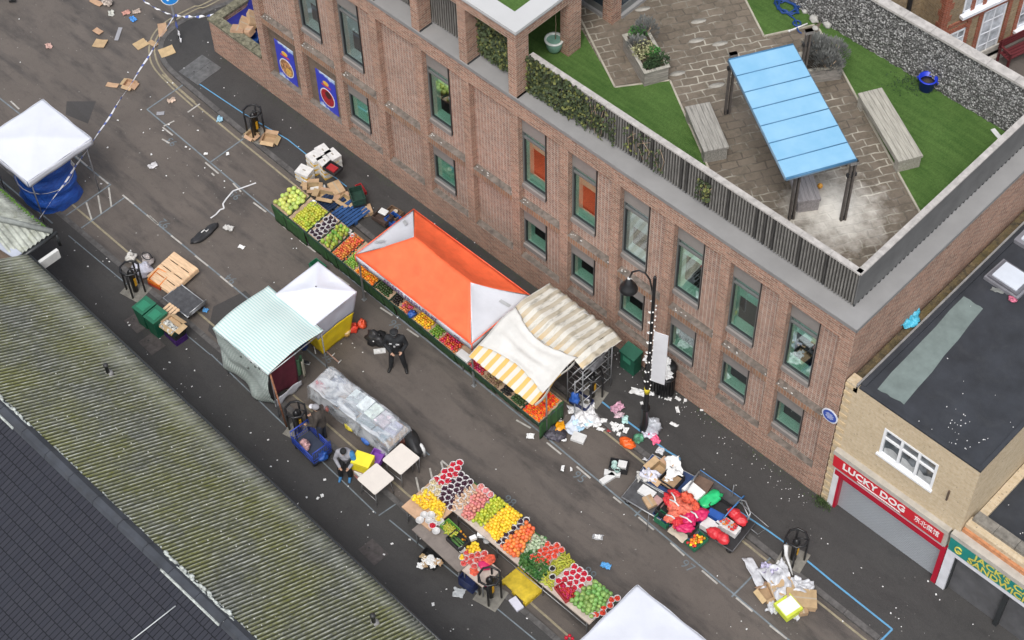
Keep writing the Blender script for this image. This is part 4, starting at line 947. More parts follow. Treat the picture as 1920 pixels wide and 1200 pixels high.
while x < XA1-.1:
    L_ = min(rnd.choice((.42, .5, .55, .9)), XA1-x); j = rnd.uniform(-.015, .02); d_ = -.03 if x < .95 else 0
    mb = MB(SKIRT)
    mb.grid(lambda u, v: (x+.012+u*(L_-.024), YF-.015+j+d_+.03*noise.noise(Vector((x*3+u*L_*6, v*1.5, 2)))+(.04+.022*(x-.3))*(1-v), .03+v*(.72+rnd.uniform(-.002, .002))), 10, 5)
    TM(mb).build('skirt_panel', st_, off, solid=.01); x += L_; k += 1
mb = MB(SKIRT); mb.grid(lambda u, v: (XA1+.02+.02*math.sin(u*20), YF+u*(YBK-YF), .04+v*(.72+u*.14)), 12, 4); TM(mb).build('end_skirt', st_, off, solid=.01)
for x in (XA0+.1, 3, 5.6, 8.2, XA1-.1):
    for y in (YF+.15, YBK-.1): mb = MB(STEEL); mb.tube([(x, y, 0), (x, y, .7)], .02, 6); TM(mb).build('leg', st_, off)
mb = MB(DKGREEN); 
for x in (1.0, 1.85, 2.35, 2.9, 3.4, 4.7, 5.4, 6.0, 7.2, 8.6, 9.9, 10.64): mb.hexa([(x-.01, YF, .72), (x+.01, YF, .72), (x+.01, YBK, .86), (x-.01, YBK, .86), (x-.01, YF, .79), (x+.01, YF, .79), (x+.01, YBK, .93), (x-.01, YBK, .93)])
mb.bb((XA0, YF-.03, .72), (XA1+.02, YF, .78)); mb.bb((XA1, YF, .72), (XA1+.03, YBK, .8)); TM(mb).build('tray_divider', st_, off)
ZT_ = .72
def zone(key, cat, label, mat, r, x0, x1, y0=YF+.03, y1=YBK-.03, sp=None, layers=1, n=8, m_=6, nz=0., squash=1., cap=None, lift=0., sm=(.88, 1.1)):
    pts = rect_pts(x0, x1, y0, y1, ZT_+lift, sp or r*1.9, slope)
    for l in range(1, layers): pts += [p+Vector((0, 0, r*1.3*l)) for p in rect_pts(x0+r*l, x1-r*l, y0+r*l, y1-r*l, ZT_+lift, sp or r*1.9, slope)]
    pts = TP(pts[:300])
    return scatter(key, label, cat, label.replace('in the', 'of the')[:60], lambda: fruit_mesh(key, mat, r, n, m_, nz, squash, cap, hash(key) % 7), pts, smin=sm[0], smax=sm[1])
LIME = fmat('melon_skin', (.46, .54, .12), .2); STEMC = P('melon_stem_end', (.55, .6, .28), .6)
YG = fmat('yellow_green_skin', (.42, .46, .04), .25); PLUM = fmat('dark_plum_skin', (.035, .012, .03), .4); PAP = fmat('papaya_skin', (.28, .4, .06), .3, .5, .9)
ORB = fmat('orange_brown_skin', (.6, .16, .035), .25); LIM = fmat('lime_skin', (.2, .38, .05), .25); ORA = fmat('orange_skin', (.82, .3, .015), .12); AVO = fmat('avocado_skin', (.035, .075, .018), .3); DRK = fmat('black_avocado_skin', (.018, .014, .012), .4)
APL = fmat('pink_red_apple_skin', (.62, .1, .07), .3, .4, .9); YEL_F = fmat('yellow_fruit_skin', (.78, .42, .02), .15); GRN = fmat('green_apple_skin', (.16, .3, .03), .25); REDF = fmat('red_fruit_skin', (.6, .05, .03), .3, .4, .7); POM = fmat('crimson_skin', (.5, .02, .04), .3, .4); BRN = fmat('brown_potato_skin', (.26, .17, .09), .2); CLE = fmat('clementine_skin', (.85, .15, .01), .1)
zone('melon', 'melon', 'pale green melon with others in rows at the far end of the green stall', LIME, .083, XA0+.02, 1.1, lift=.05, squash=.85, cap=STEMC, sp=.148, sm=(.95, 1.1))
zone('mango', 'mango', 'yellow green mango in the heap between the melons and the bowls of plums', YG, .052, 1.15, 1.85, layers=2, sp=.088, squash=.8)
bowls('clear bowl of dark plums on the green stall beside the mangoes', 'bowls of dark plums on the green stall', PLUM, .085, TP(rect_pts(1.88, 2.4, YF+.02, YBK, ZT_, .16, slope)), .034)
zone('papaya', 'papaya', 'green and yellow papaya in the row between the plums and the orange fruit', PAP, (.062, .062, .1), 2.42, 2.88, sp=.115, nz=.1)
zone('persimmon', 'persimmon', 'brownish orange fruit heaped just before the orange canopy', ORB, .042, 2.94, 3.42, layers=2, sp=.076, squash=.8)
zone('lime', 'lime', 'small green lime heaped beside the canopy corner post', LIM, .036, 3.45, 3.85, y1=YF+.5, layers=2, sp=.068)
zone('orange', 'orange', 'orange in the bright heap under the near edge of the orange canopy', ORA, .042, 3.9, 4.68, y1=YF+.55, layers=2, sp=.078)
zone('avocado', 'avocado', 'dark green avocado in the heap next to the oranges under the canopy', AVO, .042, 4.73, 5.3, y1=YF+.5, layers=2, sp=.08)
zone('black_avocado', 'avocado', 'blackish avocado in the dark heap under the middle of the canopy', DRK, .038, 5.42, 5.72, y1=YF+.5, layers=2, sp=.075)
zone('apple', 'apple', 'pink and red apple in the heap beside the blue bag under the canopy', APL, .04, 5.75, 6.15, y1=YF+.5, layers=2, sp=.076)
zone('yellow_fruit', 'mango', 'golden yellow fruit in the heap right of the blue bag under the canopy', YEL_F, .042, 6.35, 6.95, y1=YF+.5, layers=2, sp=.078)
zone('green_apple', 'apple', 'green apple in the heap between yellow and red fruit under the canopy', GRN, .038, 6.98, 7.35, y1=YF+.5, layers=2, sp=.074)
zone('nectarine', 'nectarine', 'orange red nectarine in the heap under the near end of the canopy', REDF, .04, 7.4, 8.05, y1=YF+.5, layers=2, sp=.076)
zone('pomegranate', 'pomegranate', 'crimson pomegranate heaped where the canopy meets the striped awning', POM, .048, 8.55, 9.1, y1=YF+.5, layers=1, sp=.092)
zone('potato', 'potato', 'brown potato in the heap under the yellow striped awning edge', BRN, .036, 9.15, 9.72, y1=YF+.5, layers=2, sp=.07, nz=.2)
zone('ripe_avocado', 'avocado', 'near black avocado in the heap under the striped awning edge', DRK, .038, 9.78, 10.12, y1=YF+.5, layers=2, sp=.075)
zone('pear', 'avocado', 'green avocado in the heap beside the bright clementines', AVO, .042, 10.16, 10.62, y1=YF+.6, layers=2, sp=.08)
zone('clementine', 'clementine', 'bright clementine in the tray at the near end of the green stall', CLE, .034, 10.66, 11.27, layers=1, sp=.06)
bag('carrier_bag', 'bright blue carrier bag lying among apples under the canopy edge', BLUEPL, (6.24, YF-.06, .76), (.11, .13, .09), seed=3)
o = carton('flat white tray standing on the green stall near the canopy end', WHITEPL, (8.3, YF-.08, .76), 0, .42, .22, .06)
mb = MB(STEEL); mb.lathe([(.07, 0), (.11, .1), (.1, .1), (.06, .01)], n=12); c = G(723, 392/1.0, .9); o = mb.build('metal_scoop_bowl', None, G(588, 384, .86)); tag(o, 'empty metal bowl between the melons and the mangoes', 'bowl')
# goods behind the stall table
crate('blue plastic crate with a red lid half hidden under the canopy', BLUEPL, G(742, 420, .2), 0)
# ================================================================== ORANGE GAZEBO
def ripple(p, a=.02, f=1.6): return a*noise.noise(Vector((p[0]*f, p[1]*f, p[2]*f)))
ORC = P('orange_canvas', (.86, .135, .045), .7, .1, 2.5, bump=.7, bs=4); WHC = P('white_canvas', (.58, .59, .63), .6, .04, 2, bump=.3, bs=5)
GX0, GX1, GY0, GY1, GZ = 4.32, 8.82, -3.66, -1.42, 2.02
gz = thing('market_gazebo', 'long orange gazebo canopy with white ends over the fruit stall', 'gazebo', (6.57, -2.54, 0)); go = (-6.57, 2.54, 0)
ra = Vector((5.52, -2.52, 2.76)); rb_ = Vector((7.78, -2.6, 2.76))
cA, cB, cC, cD = Vector((GX0, GY0, GZ)), Vector((GX1, GY0, GZ)), Vector((GX1, GY1, GZ)), Vector((GX0, GY1, GZ))
def panel(name, mat, a, b, d, c, sag=.08, nu=24, nv=12, par=gz, off=go, edge=0):
    """a-b lower edge, d-c upper edge; hangs a little"""
    mb = MB(mat)
    def f(u, v):
        p = a.lerp(b, u).lerp(d.lerp(c, u), v); s = math.sin(math.pi*u)*.6+.4*math.sin(math.pi*v)
        p = p+Vector((0, 0, -sag*math.sin(math.pi*v)*(.35+.65*math.sin(math.pi*u))+ripple(p))); 
        return p
    mb.grid(f, nu, nv); return mb.build(name, par, off, solid=.006)
panel('canopy_panel', ORC, cA, cB, ra, rb_, .1); panel('canopy_panel', ORC, cC, cD, rb_, ra, .14)
panel('canopy_end', WHC, cD, cA, ra, ra, .12); panel('canopy_end', WHC, cB, cC, rb_, rb_, .1)
ORP = P('orange_piping', (.8, .13, .06), .6)
VH = .28
for a, b, nm in ((cA, cB, 'front'), (cB, cC, 'e'), (cC, cD, 'b'), (cD, cA, 's')):
    mb = MB(WHC); n = Vector((b-a)).normalized(); n = Vector((n.y, -n.x, 0))
    mb.grid(lambda u, v: a.lerp(b, u)+n*(.01+.012*math.sin(u*17))+Vector((0, 0, -v*VH)), 30, 2); mb.mat(ORP); mb.tube([a+n*.012, b+n*.012], .014, 5); mb.tube([a+n*.015, a+n*.015+Vector((0, 0, -VH))], .016, 5); q = mb.build('valance', gz, go, solid=.004)
    if nm == 'front':
        LT = P('plum_lettering', (.13, .05, .16), .6)
        textmesh('lettering', "ADAM'S FRESH FRUIT", .235, LT, q, Matrix.Translation((6.5, GY0-.036, GZ-.145)) @ FRONT, ext=.002, sx=.95)
        textmesh('lettering', "A&S", .12, LT, q, Matrix.Translation((4.75, GY0-.036, GZ-.145)) @ FRONT, ext=.002)
        textmesh('lettering', "A&S", .12, LT, q, Matrix.Translation((8.3, GY0-.036, GZ-.145)) @ FRONT, ext=.002)
PATCHG = P('grey_reinforcing_patch', (.42, .43, .44), .7, .1)
for u, v, zz in ((703, 461, 2.2), (764, 422, 2.2), (954, 581, 2.2)):
    p = G(u, v, zz)
    for pnl in ((cD, cA, ra), (cB, cC, rb_)):
        pass
for (a, b, c), (s, t_), in (((cD, cA, ra), (.2, .25)), ((cD, cA, ra), (.75, .22)), ((cB, cC, rb_), (.72, .2))):
    p = a.lerp(b, s).lerp(c, t_)+Vector((0, 0, .012)); nn = (b-a).cross(c-a).normalized(); e = (c-a.lerp(b, s)).normalized(); f_ = (b-a).normalized()
    mb = MB(PATCHG); mb.add([p-e*.16-f_*.05, p+e*.16-f_*.05, p+e*.16+f_*.05, p-e*.16+f_*.05]+[p-e*.16-f_*.05+nn*.004, p+e*.16-f_*.05+nn*.004, p+e*.16+f_*.05+nn*.004, p-e*.16+f_*.05+nn*.004], MB.BF); mb.build('reinforcing_patch', gz, go)
for p in (cA, cB, cC, cD):
    mb = MB(STEEL); q = Vector((p.x+(.05 if p.x < 6 else -.05), p.y+(.05 if p.y < -2.5 else -.05), 0)); mb.bb((q.x-.02, q.y-.02, 0), (q.x+.02, q.y+.02, GZ)); mb.bb((q.x-.06, q.y-.06, 0), (q.x+.06, q.y+.06, .01)); mb.build('leg', gz, go)
mb = MB(STEEL)
for a, b in ((cA, cB), (cB, cC), (cC, cD), (cD, cA)): mb.tube([a+Vector((0, 0, -.06)), b+Vector((0, 0, -.06))], .014, 5)
mb.tube([ra+Vector((0, 0, -.1)), rb_+Vector((0, 0, -.1))], .016, 5)
for p in (cA, cD): mb.tube([p, ra+Vector((0, 0, -.1))], .012, 5)
for p in (cB, cC): mb.tube([p, rb_+Vector((0, 0, -.1))], .012, 5)
mb.build('frame', gz, go)
# ================================================================== YELLOW STRIPED AWNING STALL
t = NT('yellow_striped_canvas'); p_ = t.pos(); s_ = t.n('SeparateXYZ', {0: p_}); wv = t.math('FRACT', t.math('MULTIPLY', t.math('ADD', s_.outputs[0], t.math('MULTIPLY', t.noise(p_, 1.2), .05)), 1/.275))
n_ = t.noise(p_, 2.2, 5, .7); n2 = t.noise(t.scale(p_, 3, .8, 1), 3, 5, .7)
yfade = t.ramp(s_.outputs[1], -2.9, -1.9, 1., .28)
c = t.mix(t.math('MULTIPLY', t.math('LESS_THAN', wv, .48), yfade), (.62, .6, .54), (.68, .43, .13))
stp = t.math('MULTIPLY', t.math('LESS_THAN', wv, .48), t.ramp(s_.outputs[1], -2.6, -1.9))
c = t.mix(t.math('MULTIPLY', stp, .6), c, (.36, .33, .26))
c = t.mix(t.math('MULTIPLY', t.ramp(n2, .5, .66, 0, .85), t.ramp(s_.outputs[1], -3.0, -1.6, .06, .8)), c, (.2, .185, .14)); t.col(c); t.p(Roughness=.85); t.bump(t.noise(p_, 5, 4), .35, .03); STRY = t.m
GREYC = P('off_white_tarpaulin', (.6, .59, .56), .75, .08, 1.8, .4, 7, dirt=.15, dirtc=(.42, .38, .3))
aw = thing('striped_awning', 'dirty yellow and white striped awning stall with a pale sheet across its middle', 'awning', (10.2, -2.5, 0)); ao = (-10.2, 2.5, 0)
AX0, AX1 = 9.02, 11.36
def awz(y):
    k = [(-4.0, 1.98), (-3.2, 2.25), (-2.55, 2.42), (-1.9, 2.45), (-.8, 2.18)]
    for (a, b), (c_, d) in zip(k, k[1:]):
        if y <= c_: u = (y-a)/(c_-a); return b+(d-b)*u
    return k[-1][1]
def awf(u, v, lift=0, y0=-3.98, y1=-.82, x0=AX0, x1=AX1):
    y = y0+v*(y1-y0); x = x0+u*(x1-x0)
    sag = .05*math.sin(u*math.pi)*math.sin(v*math.pi*3)**2
    z = awz(y)-sag+.04*noise.noise(Vector((x*1.3, y*1.3, 3)))+.008*noise.noise(Vector((x*5, y*5, 3)))+lift
    if v > .97: z -= .06*abs(math.sin(u*23))
    return (x+.03*noise.noise(Vector((0, y*2, 1))), y+(.05*noise.noise(Vector((x*6, 0, 1))) if v in (0, 1) else 0), z)
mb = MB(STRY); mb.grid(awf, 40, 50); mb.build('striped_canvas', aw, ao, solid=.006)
mb = MB(GREYC); mb.grid(lambda u, v: awf(u, v, .075+.02*noise.noise(Vector((u*4, v*4, 8))), -3.62+.5*math.sin(math.pi*u)*.35, -2.2-.1*u-.32*math.sin(math.pi*u), AX0+.05, AX1+.03), 30, 26); mb.build('pale_sheet', aw, ao, solid=.006)
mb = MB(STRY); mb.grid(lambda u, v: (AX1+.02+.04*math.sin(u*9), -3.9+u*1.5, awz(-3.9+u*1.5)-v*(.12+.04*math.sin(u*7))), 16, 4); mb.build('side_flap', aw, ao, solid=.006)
mb = MB(STRY)
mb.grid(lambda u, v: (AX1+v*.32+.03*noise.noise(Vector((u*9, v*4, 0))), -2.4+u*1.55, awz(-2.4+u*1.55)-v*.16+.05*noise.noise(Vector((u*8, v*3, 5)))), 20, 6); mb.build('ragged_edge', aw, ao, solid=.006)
mb = MB(STEEL)
for x in (AX0+.1, AX1-.05):
    for y in (-3.4 if x > 10 else -2.3, -.95): mb.tube([(x, y, 0), (x, y, awz(y)-.04)], .022, 6)
    mb.tube([(x, yy, awz(yy)-.06) for yy in (-3.9, -3.2, -2.5, -1.9, -.9)], .018, 6)
for y in (-3.9, -2.5, -.9): mb.tube([(AX0, y, awz(y)-.06), (AX1, y, awz(y)-.06)], .018, 6)
for z in (.7, 1.2, 1.7): mb.tube([(AX1-.05, -2.4, z), (AX1-.05, -.95, z)], .014, 5)
mb.build('frame', aw, ao)
sf = thing('shelf_frame', 'metal shelf frame with dark goods under the near end of the striped awning', 'shelf', (11.3, -1.7, 0))
mb = MB(STEEL)
for x, y in ((-.3, -.55), (.25, -.55), (-.3, .6), (.25, .6)): mb.tube([(x, y, 0), (x, y, 1.9)], .018, 6)
for z in (.5, 1.0, 1.5, 1.88):
    mb.tube([(-.3, -.55, z), (.25, -.55, z), (.25, .6, z), (-.3, .6, z)], .012, 5, True)
    for k in range(4): mb.tube([(-.3, -.4+k*.28, z), (.25, -.4+k*.28, z)], .008, 4)
mb.build('shelf_rails', sf)
mb = MB(P('grey_rag', (.2, .2, .21), .9, .3, 6)); mb.ball((0, .1, 1.56), (.25, .45, .12), 12, 8, .6, 3, 4); mb.build('bundle', sf)
bag('carrier_bag', 'blue carrier bag tied to the corner post of the striped awning', BLUEPL, (11.5, -2.5, .75), (.13, .13, .19), seed=5)
mb = MB(STEEL); mb.tube([(11.5, -2.5, 0), (11.5, -2.5, 1.7)], .018, 6); tag(mb.build('awning_pole'), 'thin grey pole the blue bag hangs on beside the clementines', 'pole')
crate('dark blue crate on the ground behind the end of the striped awning', P('navy_plastic', (.015, .025, .09), .5, .2, 6), (11.35, -2.05, .02), .1)
# ================================================================== WHITE TENTS
def hip_tent(name, label, x0, x1, y0, y1, ze, zp, par_mat, val=.22, skirt=None, rz=0):
    cx_, cy_ = (x0+x1)/2, (y0+y1)/2; t = thing(name, label, 'gazebo', (cx_, cy_, 0), rz); o_ = (0, 0, 0)
    hx, hy = (x1-x0)/2, (y1-y0)/2; c4 = [Vector((-hx, -hy, ze)), Vector((hx, -hy, ze)), Vector((hx, hy, ze)), Vector((-hx, hy, ze))]; pk = Vector((0, 0, zp))
    mb = MB(par_mat)
    def f(u, v):
        # square roof as one sheet rising to the peak
        x, y = (u*2-1)*hx, (v*2-1)*hy; m_ = max(abs(u*2-1), abs(v*2-1)); s = 1-m_
        ed = abs(abs(u*2-1)-abs(v*2-1)); z = ze+(zp-ze)*s-.45*(zp-ze)*math.sin(math.pi*s)*min(1, ed*1.6)*.6+.012*noise.noise(Vector((x*2, y*2, ze)))
        return (x, y, z)
    mb.grid(f, 32, 32); mb.build('canopy', t, solid=.006)
    if val:
        for a, b in zip(c4, c4[1:]+c4[:1]):
            n = (b-a).normalized(); n = Vector((n.y, -n.x, 0)); mb = MB(par_mat); mb.grid(lambda u, v: a.lerp(b, u)+n*(.008+.01*math.sin(u*14+v))+Vector((0, 0, -v*val)), 24, 3); mb.build('valance', t, solid=.004)
    for p in c4:
        mb = MB(STEEL); q_ = Vector((p.x*.86, p.y*.86, 0)) if val else Vector((p.x-(.55 if p.x > 0 else -.2), p.y+(.55 if p.y < 0 else -.2), 0)); mb.tube([(q_.x, q_.y, 0), (p.x*(.86 if val else .92), p.y*(.86 if val else .92), ze)], .022, 4); mb.build('leg', t)
    mb = MB(STEEL)
    for a, b in zip(c4, c4[1:]+c4[:1]): mb.tube([a*.98, b*.98], .012, 5); mb.tube([a*.98, pk-Vector((0, 0, .08))], .01, 5)
    mb.build('frame', t); return t, c4
WHT_C = P('bright_white_canvas', (.62, .64, .70), .5, .03, 1.5, .25, 4)
hip_tent('market_gazebo', 'white square gazebo with blue sheeting beneath it at the left edge', -6.62, -4.3, -8.35, -6.05, 2.3, 2.44, WHT_C, .24)
hip_tent('market_gazebo', 'white gazebo cut off by the bottom edge of the photo', 16.92, 19.1, -8.4, -6.2, 2.3, 2.46, WHT_C, .22)
# yellow skirted tent
t, c4 = hip_tent('market_gazebo', 'small white gazebo with yellow side walls next to the green striped stall', 3.86, 5.42, -6.2, -4.62, 2.2, 2.42, P('cool_white_canvas', (.68, .70, .77), .55, .03, 1.5, .25, 4), 0)
CW = P('lilac_white_canvas', (.6, .61, .68), .6, .04, 2, .3, 5); YC = P('yellow_canvas', (.93, .66, .012), .6, .07, 3, .3, 6)
for a, b in zip(c4, c4[1:]+c4[:1]):
    n = (b-a).normalized(); n = Vector((n.y, -n.x, 0))
    def wf(u, v, z0, z1, a=a, b=b, n=n):
        z = z1+(z0-z1)*v; d_ = (2.2-z)/2.2; bt = lambda c: Vector((c.x-(.46 if c.x > 0 else -.1), c.y+(.46 if c.y < 0 else -.1), 0))
        p = a.lerp(b, u).lerp(bt(a).lerp(bt(b), u), d_); p = Vector((p.x, p.y, z))-n*.04*math.sin(math.pi*u)*(1-abs(d_-.5))+n*.03*math.sin(math.pi*u)*noise.noise(Vector((u*5, z*3, n.x)))
        return p
    mb = MB(CW); mb.grid(lambda u, v: wf(u, v, 1.15, 2.2), 20, 8); mb.build('side_wall', t, solid=.004)
    mb = MB(YC); mb.grid(lambda u, v: wf(u, v, .03, 1.15), 20, 10); mb.build('yellow_side_wall', t, solid=.004)
mb = MB(FRAMED); mb.ball((-.02, .05, 2.43), (.02, .02, .02), 6, 4); mb.build('tip', t)
# blue tarpaulin wrapped stall below the left tent
TARP = NT('blue_tarpaulin'); p_ = TARP.obj(); nn = TARP.noise(TARP.scale(p_, 1, 1, 4), 3, 5, .7, 1.2); TARP.col(TARP.mix(TARP.ramp(nn, .3, .7), (.012, .055, .32), (.03, .14, .56))); TARP.p(Roughness=.38); TARP.bump(nn, .8, .06); TARPM = TARP.m
tw = thing('wrapped_stall', 'stall wrapped in a creased bright blue tarpaulin under the left white gazebo', 'tarpaulin', (-5.45, -7.25, 0))
mb = MB(TARPM)
def tw_f(u, v):
    a = u*2*math.pi; ca, sa = math.cos(a), math.sin(a); e = 3.2; r_ = (abs(ca)**e+abs(sa)**e)**(-1/e)
    z = 2.05*(1-v)
    f = .86+.12*v+.05*math.sin(z*9+a*2+2*noise.noise(Vector((ca, sa, z*2))))*.8+.06*noise.noise(Vector((ca*3, sa*3, z*3)))
    return (.84*r_*ca*f, .8*r_*sa*f, z+.01)
mb.grid(tw_f, 60, 34); 
mb.grid(lambda u, v: (.72*(u-.5)*1.8, .72*(v-.5)*1.8, 2.04), 3, 3)
mb.build('tarpaulin', tw)
mb = MB(P('rope', (.5, .48, .42), .9)); mb.tube([(.9*math.cos(a)*.98, .86*math.sin(a)*.98, .95) for a in [k*.3 for k in range(21)]], .01, 4, True); mb.build('tie_rope', tw)
bag('carrier_bag', 'whitish rubbish bag leaning on the blue wrapped stall', WHITEPL, G(133, 322, .4), (.16, .14, .3), seed=8)
# ================================================================== GREEN STRIPED STALL
t = NT('green_striped_canvas'); p_ = t.pos(); s_ = t.n('SeparateXYZ', {0: p_}); 
wv = t.math('SINE', t.math('MULTIPLY', s_.outputs[1], 2*math.pi/.078)); c = t.mix(t.ramp(wv, -.15, .35), (.60, .66, .64), (.36, .54, .52)); t.col(t.mix(t.ramp(t.noise(p_, 1.5, 4), .4, .7, 0, .25), c, (.6, .68, .64))); t.p(Roughness=.7); t.bump(t.noise(p_, 4, 4), .25, .03); STRG = t.m
t = NT('green_checked_canvas'); p_ = t.pos(); s_ = t.n('SeparateXYZ', {0: p_})
wx = t.math('SINE', t.math('MULTIPLY', t.math('ADD', s_.outputs[0], t.math('MULTIPLY', s_.outputs[1], .7)), 2*math.pi/.07)); c = t.mix(t.ramp(wx, -.1, .5), (.64, .68, .65), (.16, .27, .235)); c = t.mix(t.ramp(t.math('SINE', t.math('MULTIPLY', s_.outputs[2], 2*math.pi/.085)), 0, .8, 0, .35), c, (.5, .55, .53)); t.col(c); t.p(Roughness=.75); t.bump(t.noise(p_, 5, 4), .5, .04); STRG2 = t.m
MARO = P('maroon_cloth', (.12, .016, .03), .85, .15, 4, .3, 8)
ps = thing('striped_stall', 'stall with a pale green striped roof sheet, sagging striped back cloth and maroon curtain', 'stall', (4.6, -7.1, 0)); po = (-4.6, 7.1, 0)
PX0, PX1, PY0, PY1 = 3.5, 5.72, -8.1, -6.12
def pf(u, v):
    x = PX0+u*(PX1-PX0); y = PY0+v*(PY1-PY0); z = 2.2+.12*math.sin(math.pi*min(1, v*1.1))*1-.03*math.sin(math.pi*2*u)**2+.03*noise.noise(Vector((x, y, 2)))
    if u > .62: x += 0
    bulge = .08*math.sin(math.pi*u) if v == 1 else 0
    return (x, y+.12*math.sin(math.pi*u)*v*0, z)
mb = MB(STRG); mb.grid(pf, 30, 30); mb.build('roof_sheet', ps, po, solid=.006)
mb = MB(STRG2)
def pb_(u, v):
    x = PX0+u*(PX1-PX0-.25*v); z = 2.19-v*(1.75+.3*math.sin(math.pi*(u*.8+.1))); y = PY0+v*.12+.09*v*math.sin(u*9+v*5)+.12*v*(1-v)*math.sin(u*5)+.05*noise.noise(Vector((u*4, v*4, 7)))
    return (x+.06*noise.noise(Vector((u*3, v*6, 9)))*v, y, max(.03, z))
mb.grid(pb_, 44, 26); mb.build('back_cloth', ps, po, solid=.006)
mb = MB(MARO)
mb.grid(lambda u, v: (PX1-.36-.03*math.sin(u*10+v*2)-v*.05, PY0+.3+u*.85, 2.1-v*(1.75-.15*math.sin(u*math.pi*2))), 20, 12); mb.build('maroon_curtain', ps, po, solid=.006)
mb = MB(WHC); mb.grid(lambda u, v: (PX1-.33-.02*math.sin(u*10), PY0+.22+u*.98, .42-.03*math.sin(u*8)-v*(.3+.1*math.sin(u*11))), 20, 4); mb.mat(P('green_flap', (.05, .12, .06), .8)); mb.grid(lambda u, v: (PX1-.38+.04*math.sin(u*6), PY0+1.18+u*.22, 1.3-v*(.8-.1*math.sin(u*6))), 8, 8); mb.mat(P('khaki_flap', (.35, .33, .26), .8)); mb.grid(lambda u, v: (PX1-.3+.03*math.sin(u*6), PY0+1.28+u*.1, 1.2-v*.75), 4, 6); mb.build('torn_hem', ps, po, solid=.006)
mb = MB(STEEL)
for x, y in ((PX0+.05, PY0+.1), (PX0+.05, PY1-.05), (PX1-.06, PY1-.05), (PX1-.05, PY0+.1)): mb.tube([(x, y, 0), (x, y, 2.2)], .02, 6)
for a, b in (((PX0, PY0), (PX1, PY0)), ((PX1, PY0), (PX1, PY1)), ((PX1, PY1), (PX0, PY1)), ((PX0, PY1), (PX0, PY0))): mb.tube([(*a, 2.17), (*b, 2.17)], .018, 6)
mb.build('frame', ps, po)
a = G(497, 703, 2.1); b = G(528, 776, 0); mb = MB(RUST); mb.tube([(PX1-.05, PY0+.1, 2.1), (PX1+.35, PY0+.02, 0)], .028, 6); mb.build('rusty_prop', ps, po)
mb = MB(P('dark_stain', (.08, .09, .08), .9))
for u, v in ((.5, .12), (.7, .03), (.78, .05), (.6, .3), (.86, .0)):
    p = pb_(u, v); mb.ball((p[0], p[1]-.02, p[2]), (.03, .02, .05), 6, 4, .5, 3, u*9)
mb.build('torn_hole', ps, po)
bag('carrier_bag', 'dark blue bag hanging at the corner of the green striped roof', P('navy_bag', (.015, .04, .14), .6, .3, 6), G(571, 655, .35), (.1, .1, .3), seed=9)
# wooden rail with hooks beside the yellow tent
p0, p1 = G(590, 640), G(636, 681)
rl = thing('rail_on_ground', 'thin brown rail with four white hooks lying by the yellow tent wall', 'rail', p0)
mb = MB(P('brown_rail', (.4, .25, .19), .7)); mb.tube([(0, 0, .03), (p1-p0)+Vector((0, 0, .03))], .022, 6); mb.build('rail', rl)
for u, v, du, dv in ((588, 645, 4, 18), (610, 655, 7, -4), (622, 668, 6, -6), (634, 681, 6, -6)):
    a, b = G(u, v, .04), G(u+du, v+dv, .04); mb = MB(WHITEPL); mb.tube([a-p0, b-p0], .014, 5); mb.build('hook', rl)
mb = MB(P('black_shoe', (.03, .03, .035), .6)); 
t = thing('shoe', 'single dark shoe with pale side lying left of the plastic covered table', 'shoe', G(573, 680, 0), .4)
mb.ball((0, 0, .035), (.14, .05, .04), 10, 6, .2, 2); mb.build('shoe_upper', t); mb = MB(WHITEPL); mb.bb((-.12, -.045, 0), (.13, .045, .018)); mb.build('shoe_sole', t)
# orange bags and tub at the yellow tent
OBAG = P('orange_red_plastic', (.75, .1, .04), .4, .15, 5)
bag('carrier_bag', 'orange carrier bag nearest the road beside the yellow tent', OBAG, G(679, 612), (.13, .13, .14), seed=1)
bag('carrier_bag', 'red orange bag between the tub and the other orange bag at the yellow tent', P('red_orange_plastic', (.72, .06, .03), .4, .15, 5), G(664, 620), (.14, .13, .16), seed=2)
t = thing('plastic_tub', 'small translucent yellow tub leaning at the yellow tent', 'tub', G(650, 628)); mb = MB(P('amber_plastic', (.72, .42, .12), .35, .1, alpha=.85)); mb.lathe([(.1, 0), (.13, .2), (.12, .2), (.09, .02)], n=14); mb.build('tub_body', t); mb = MB(P('amber_lid', (.7, .5, .25), .4)); mb.lathe([(.135, .19), (.135, .215), (0, .22)], n=14); mb.build('lid', t)
crate('green crates showing behind the far corner of the yellow tent', GREENPL, G(597, 506, .1), 0, .44, .3, .24)
# ================================================================== CAGED POWER PILLARS
bollard(481, 252, 'black caged power pillar on the pavement with cardboard at its foot, nearest the low brick wall', .2)
bollard(255, 545, 'black caged power pillar between the white sacks and the green bins', .2, .06)
bollard(562, 808, 'black caged power pillar beside the blue mesh trolley', .2, .06)
bollard(1110, 742, 'black caged power pillar beside the end of the striped awning', .2)
bollard(920, 1118, 'black caged power pillar beside the yellow pallet at the bowl stall', .2, .06)
bollard(1487, 1047, 'black caged power pillar with white plastic strip tied to it, nearest the red shop', .2)
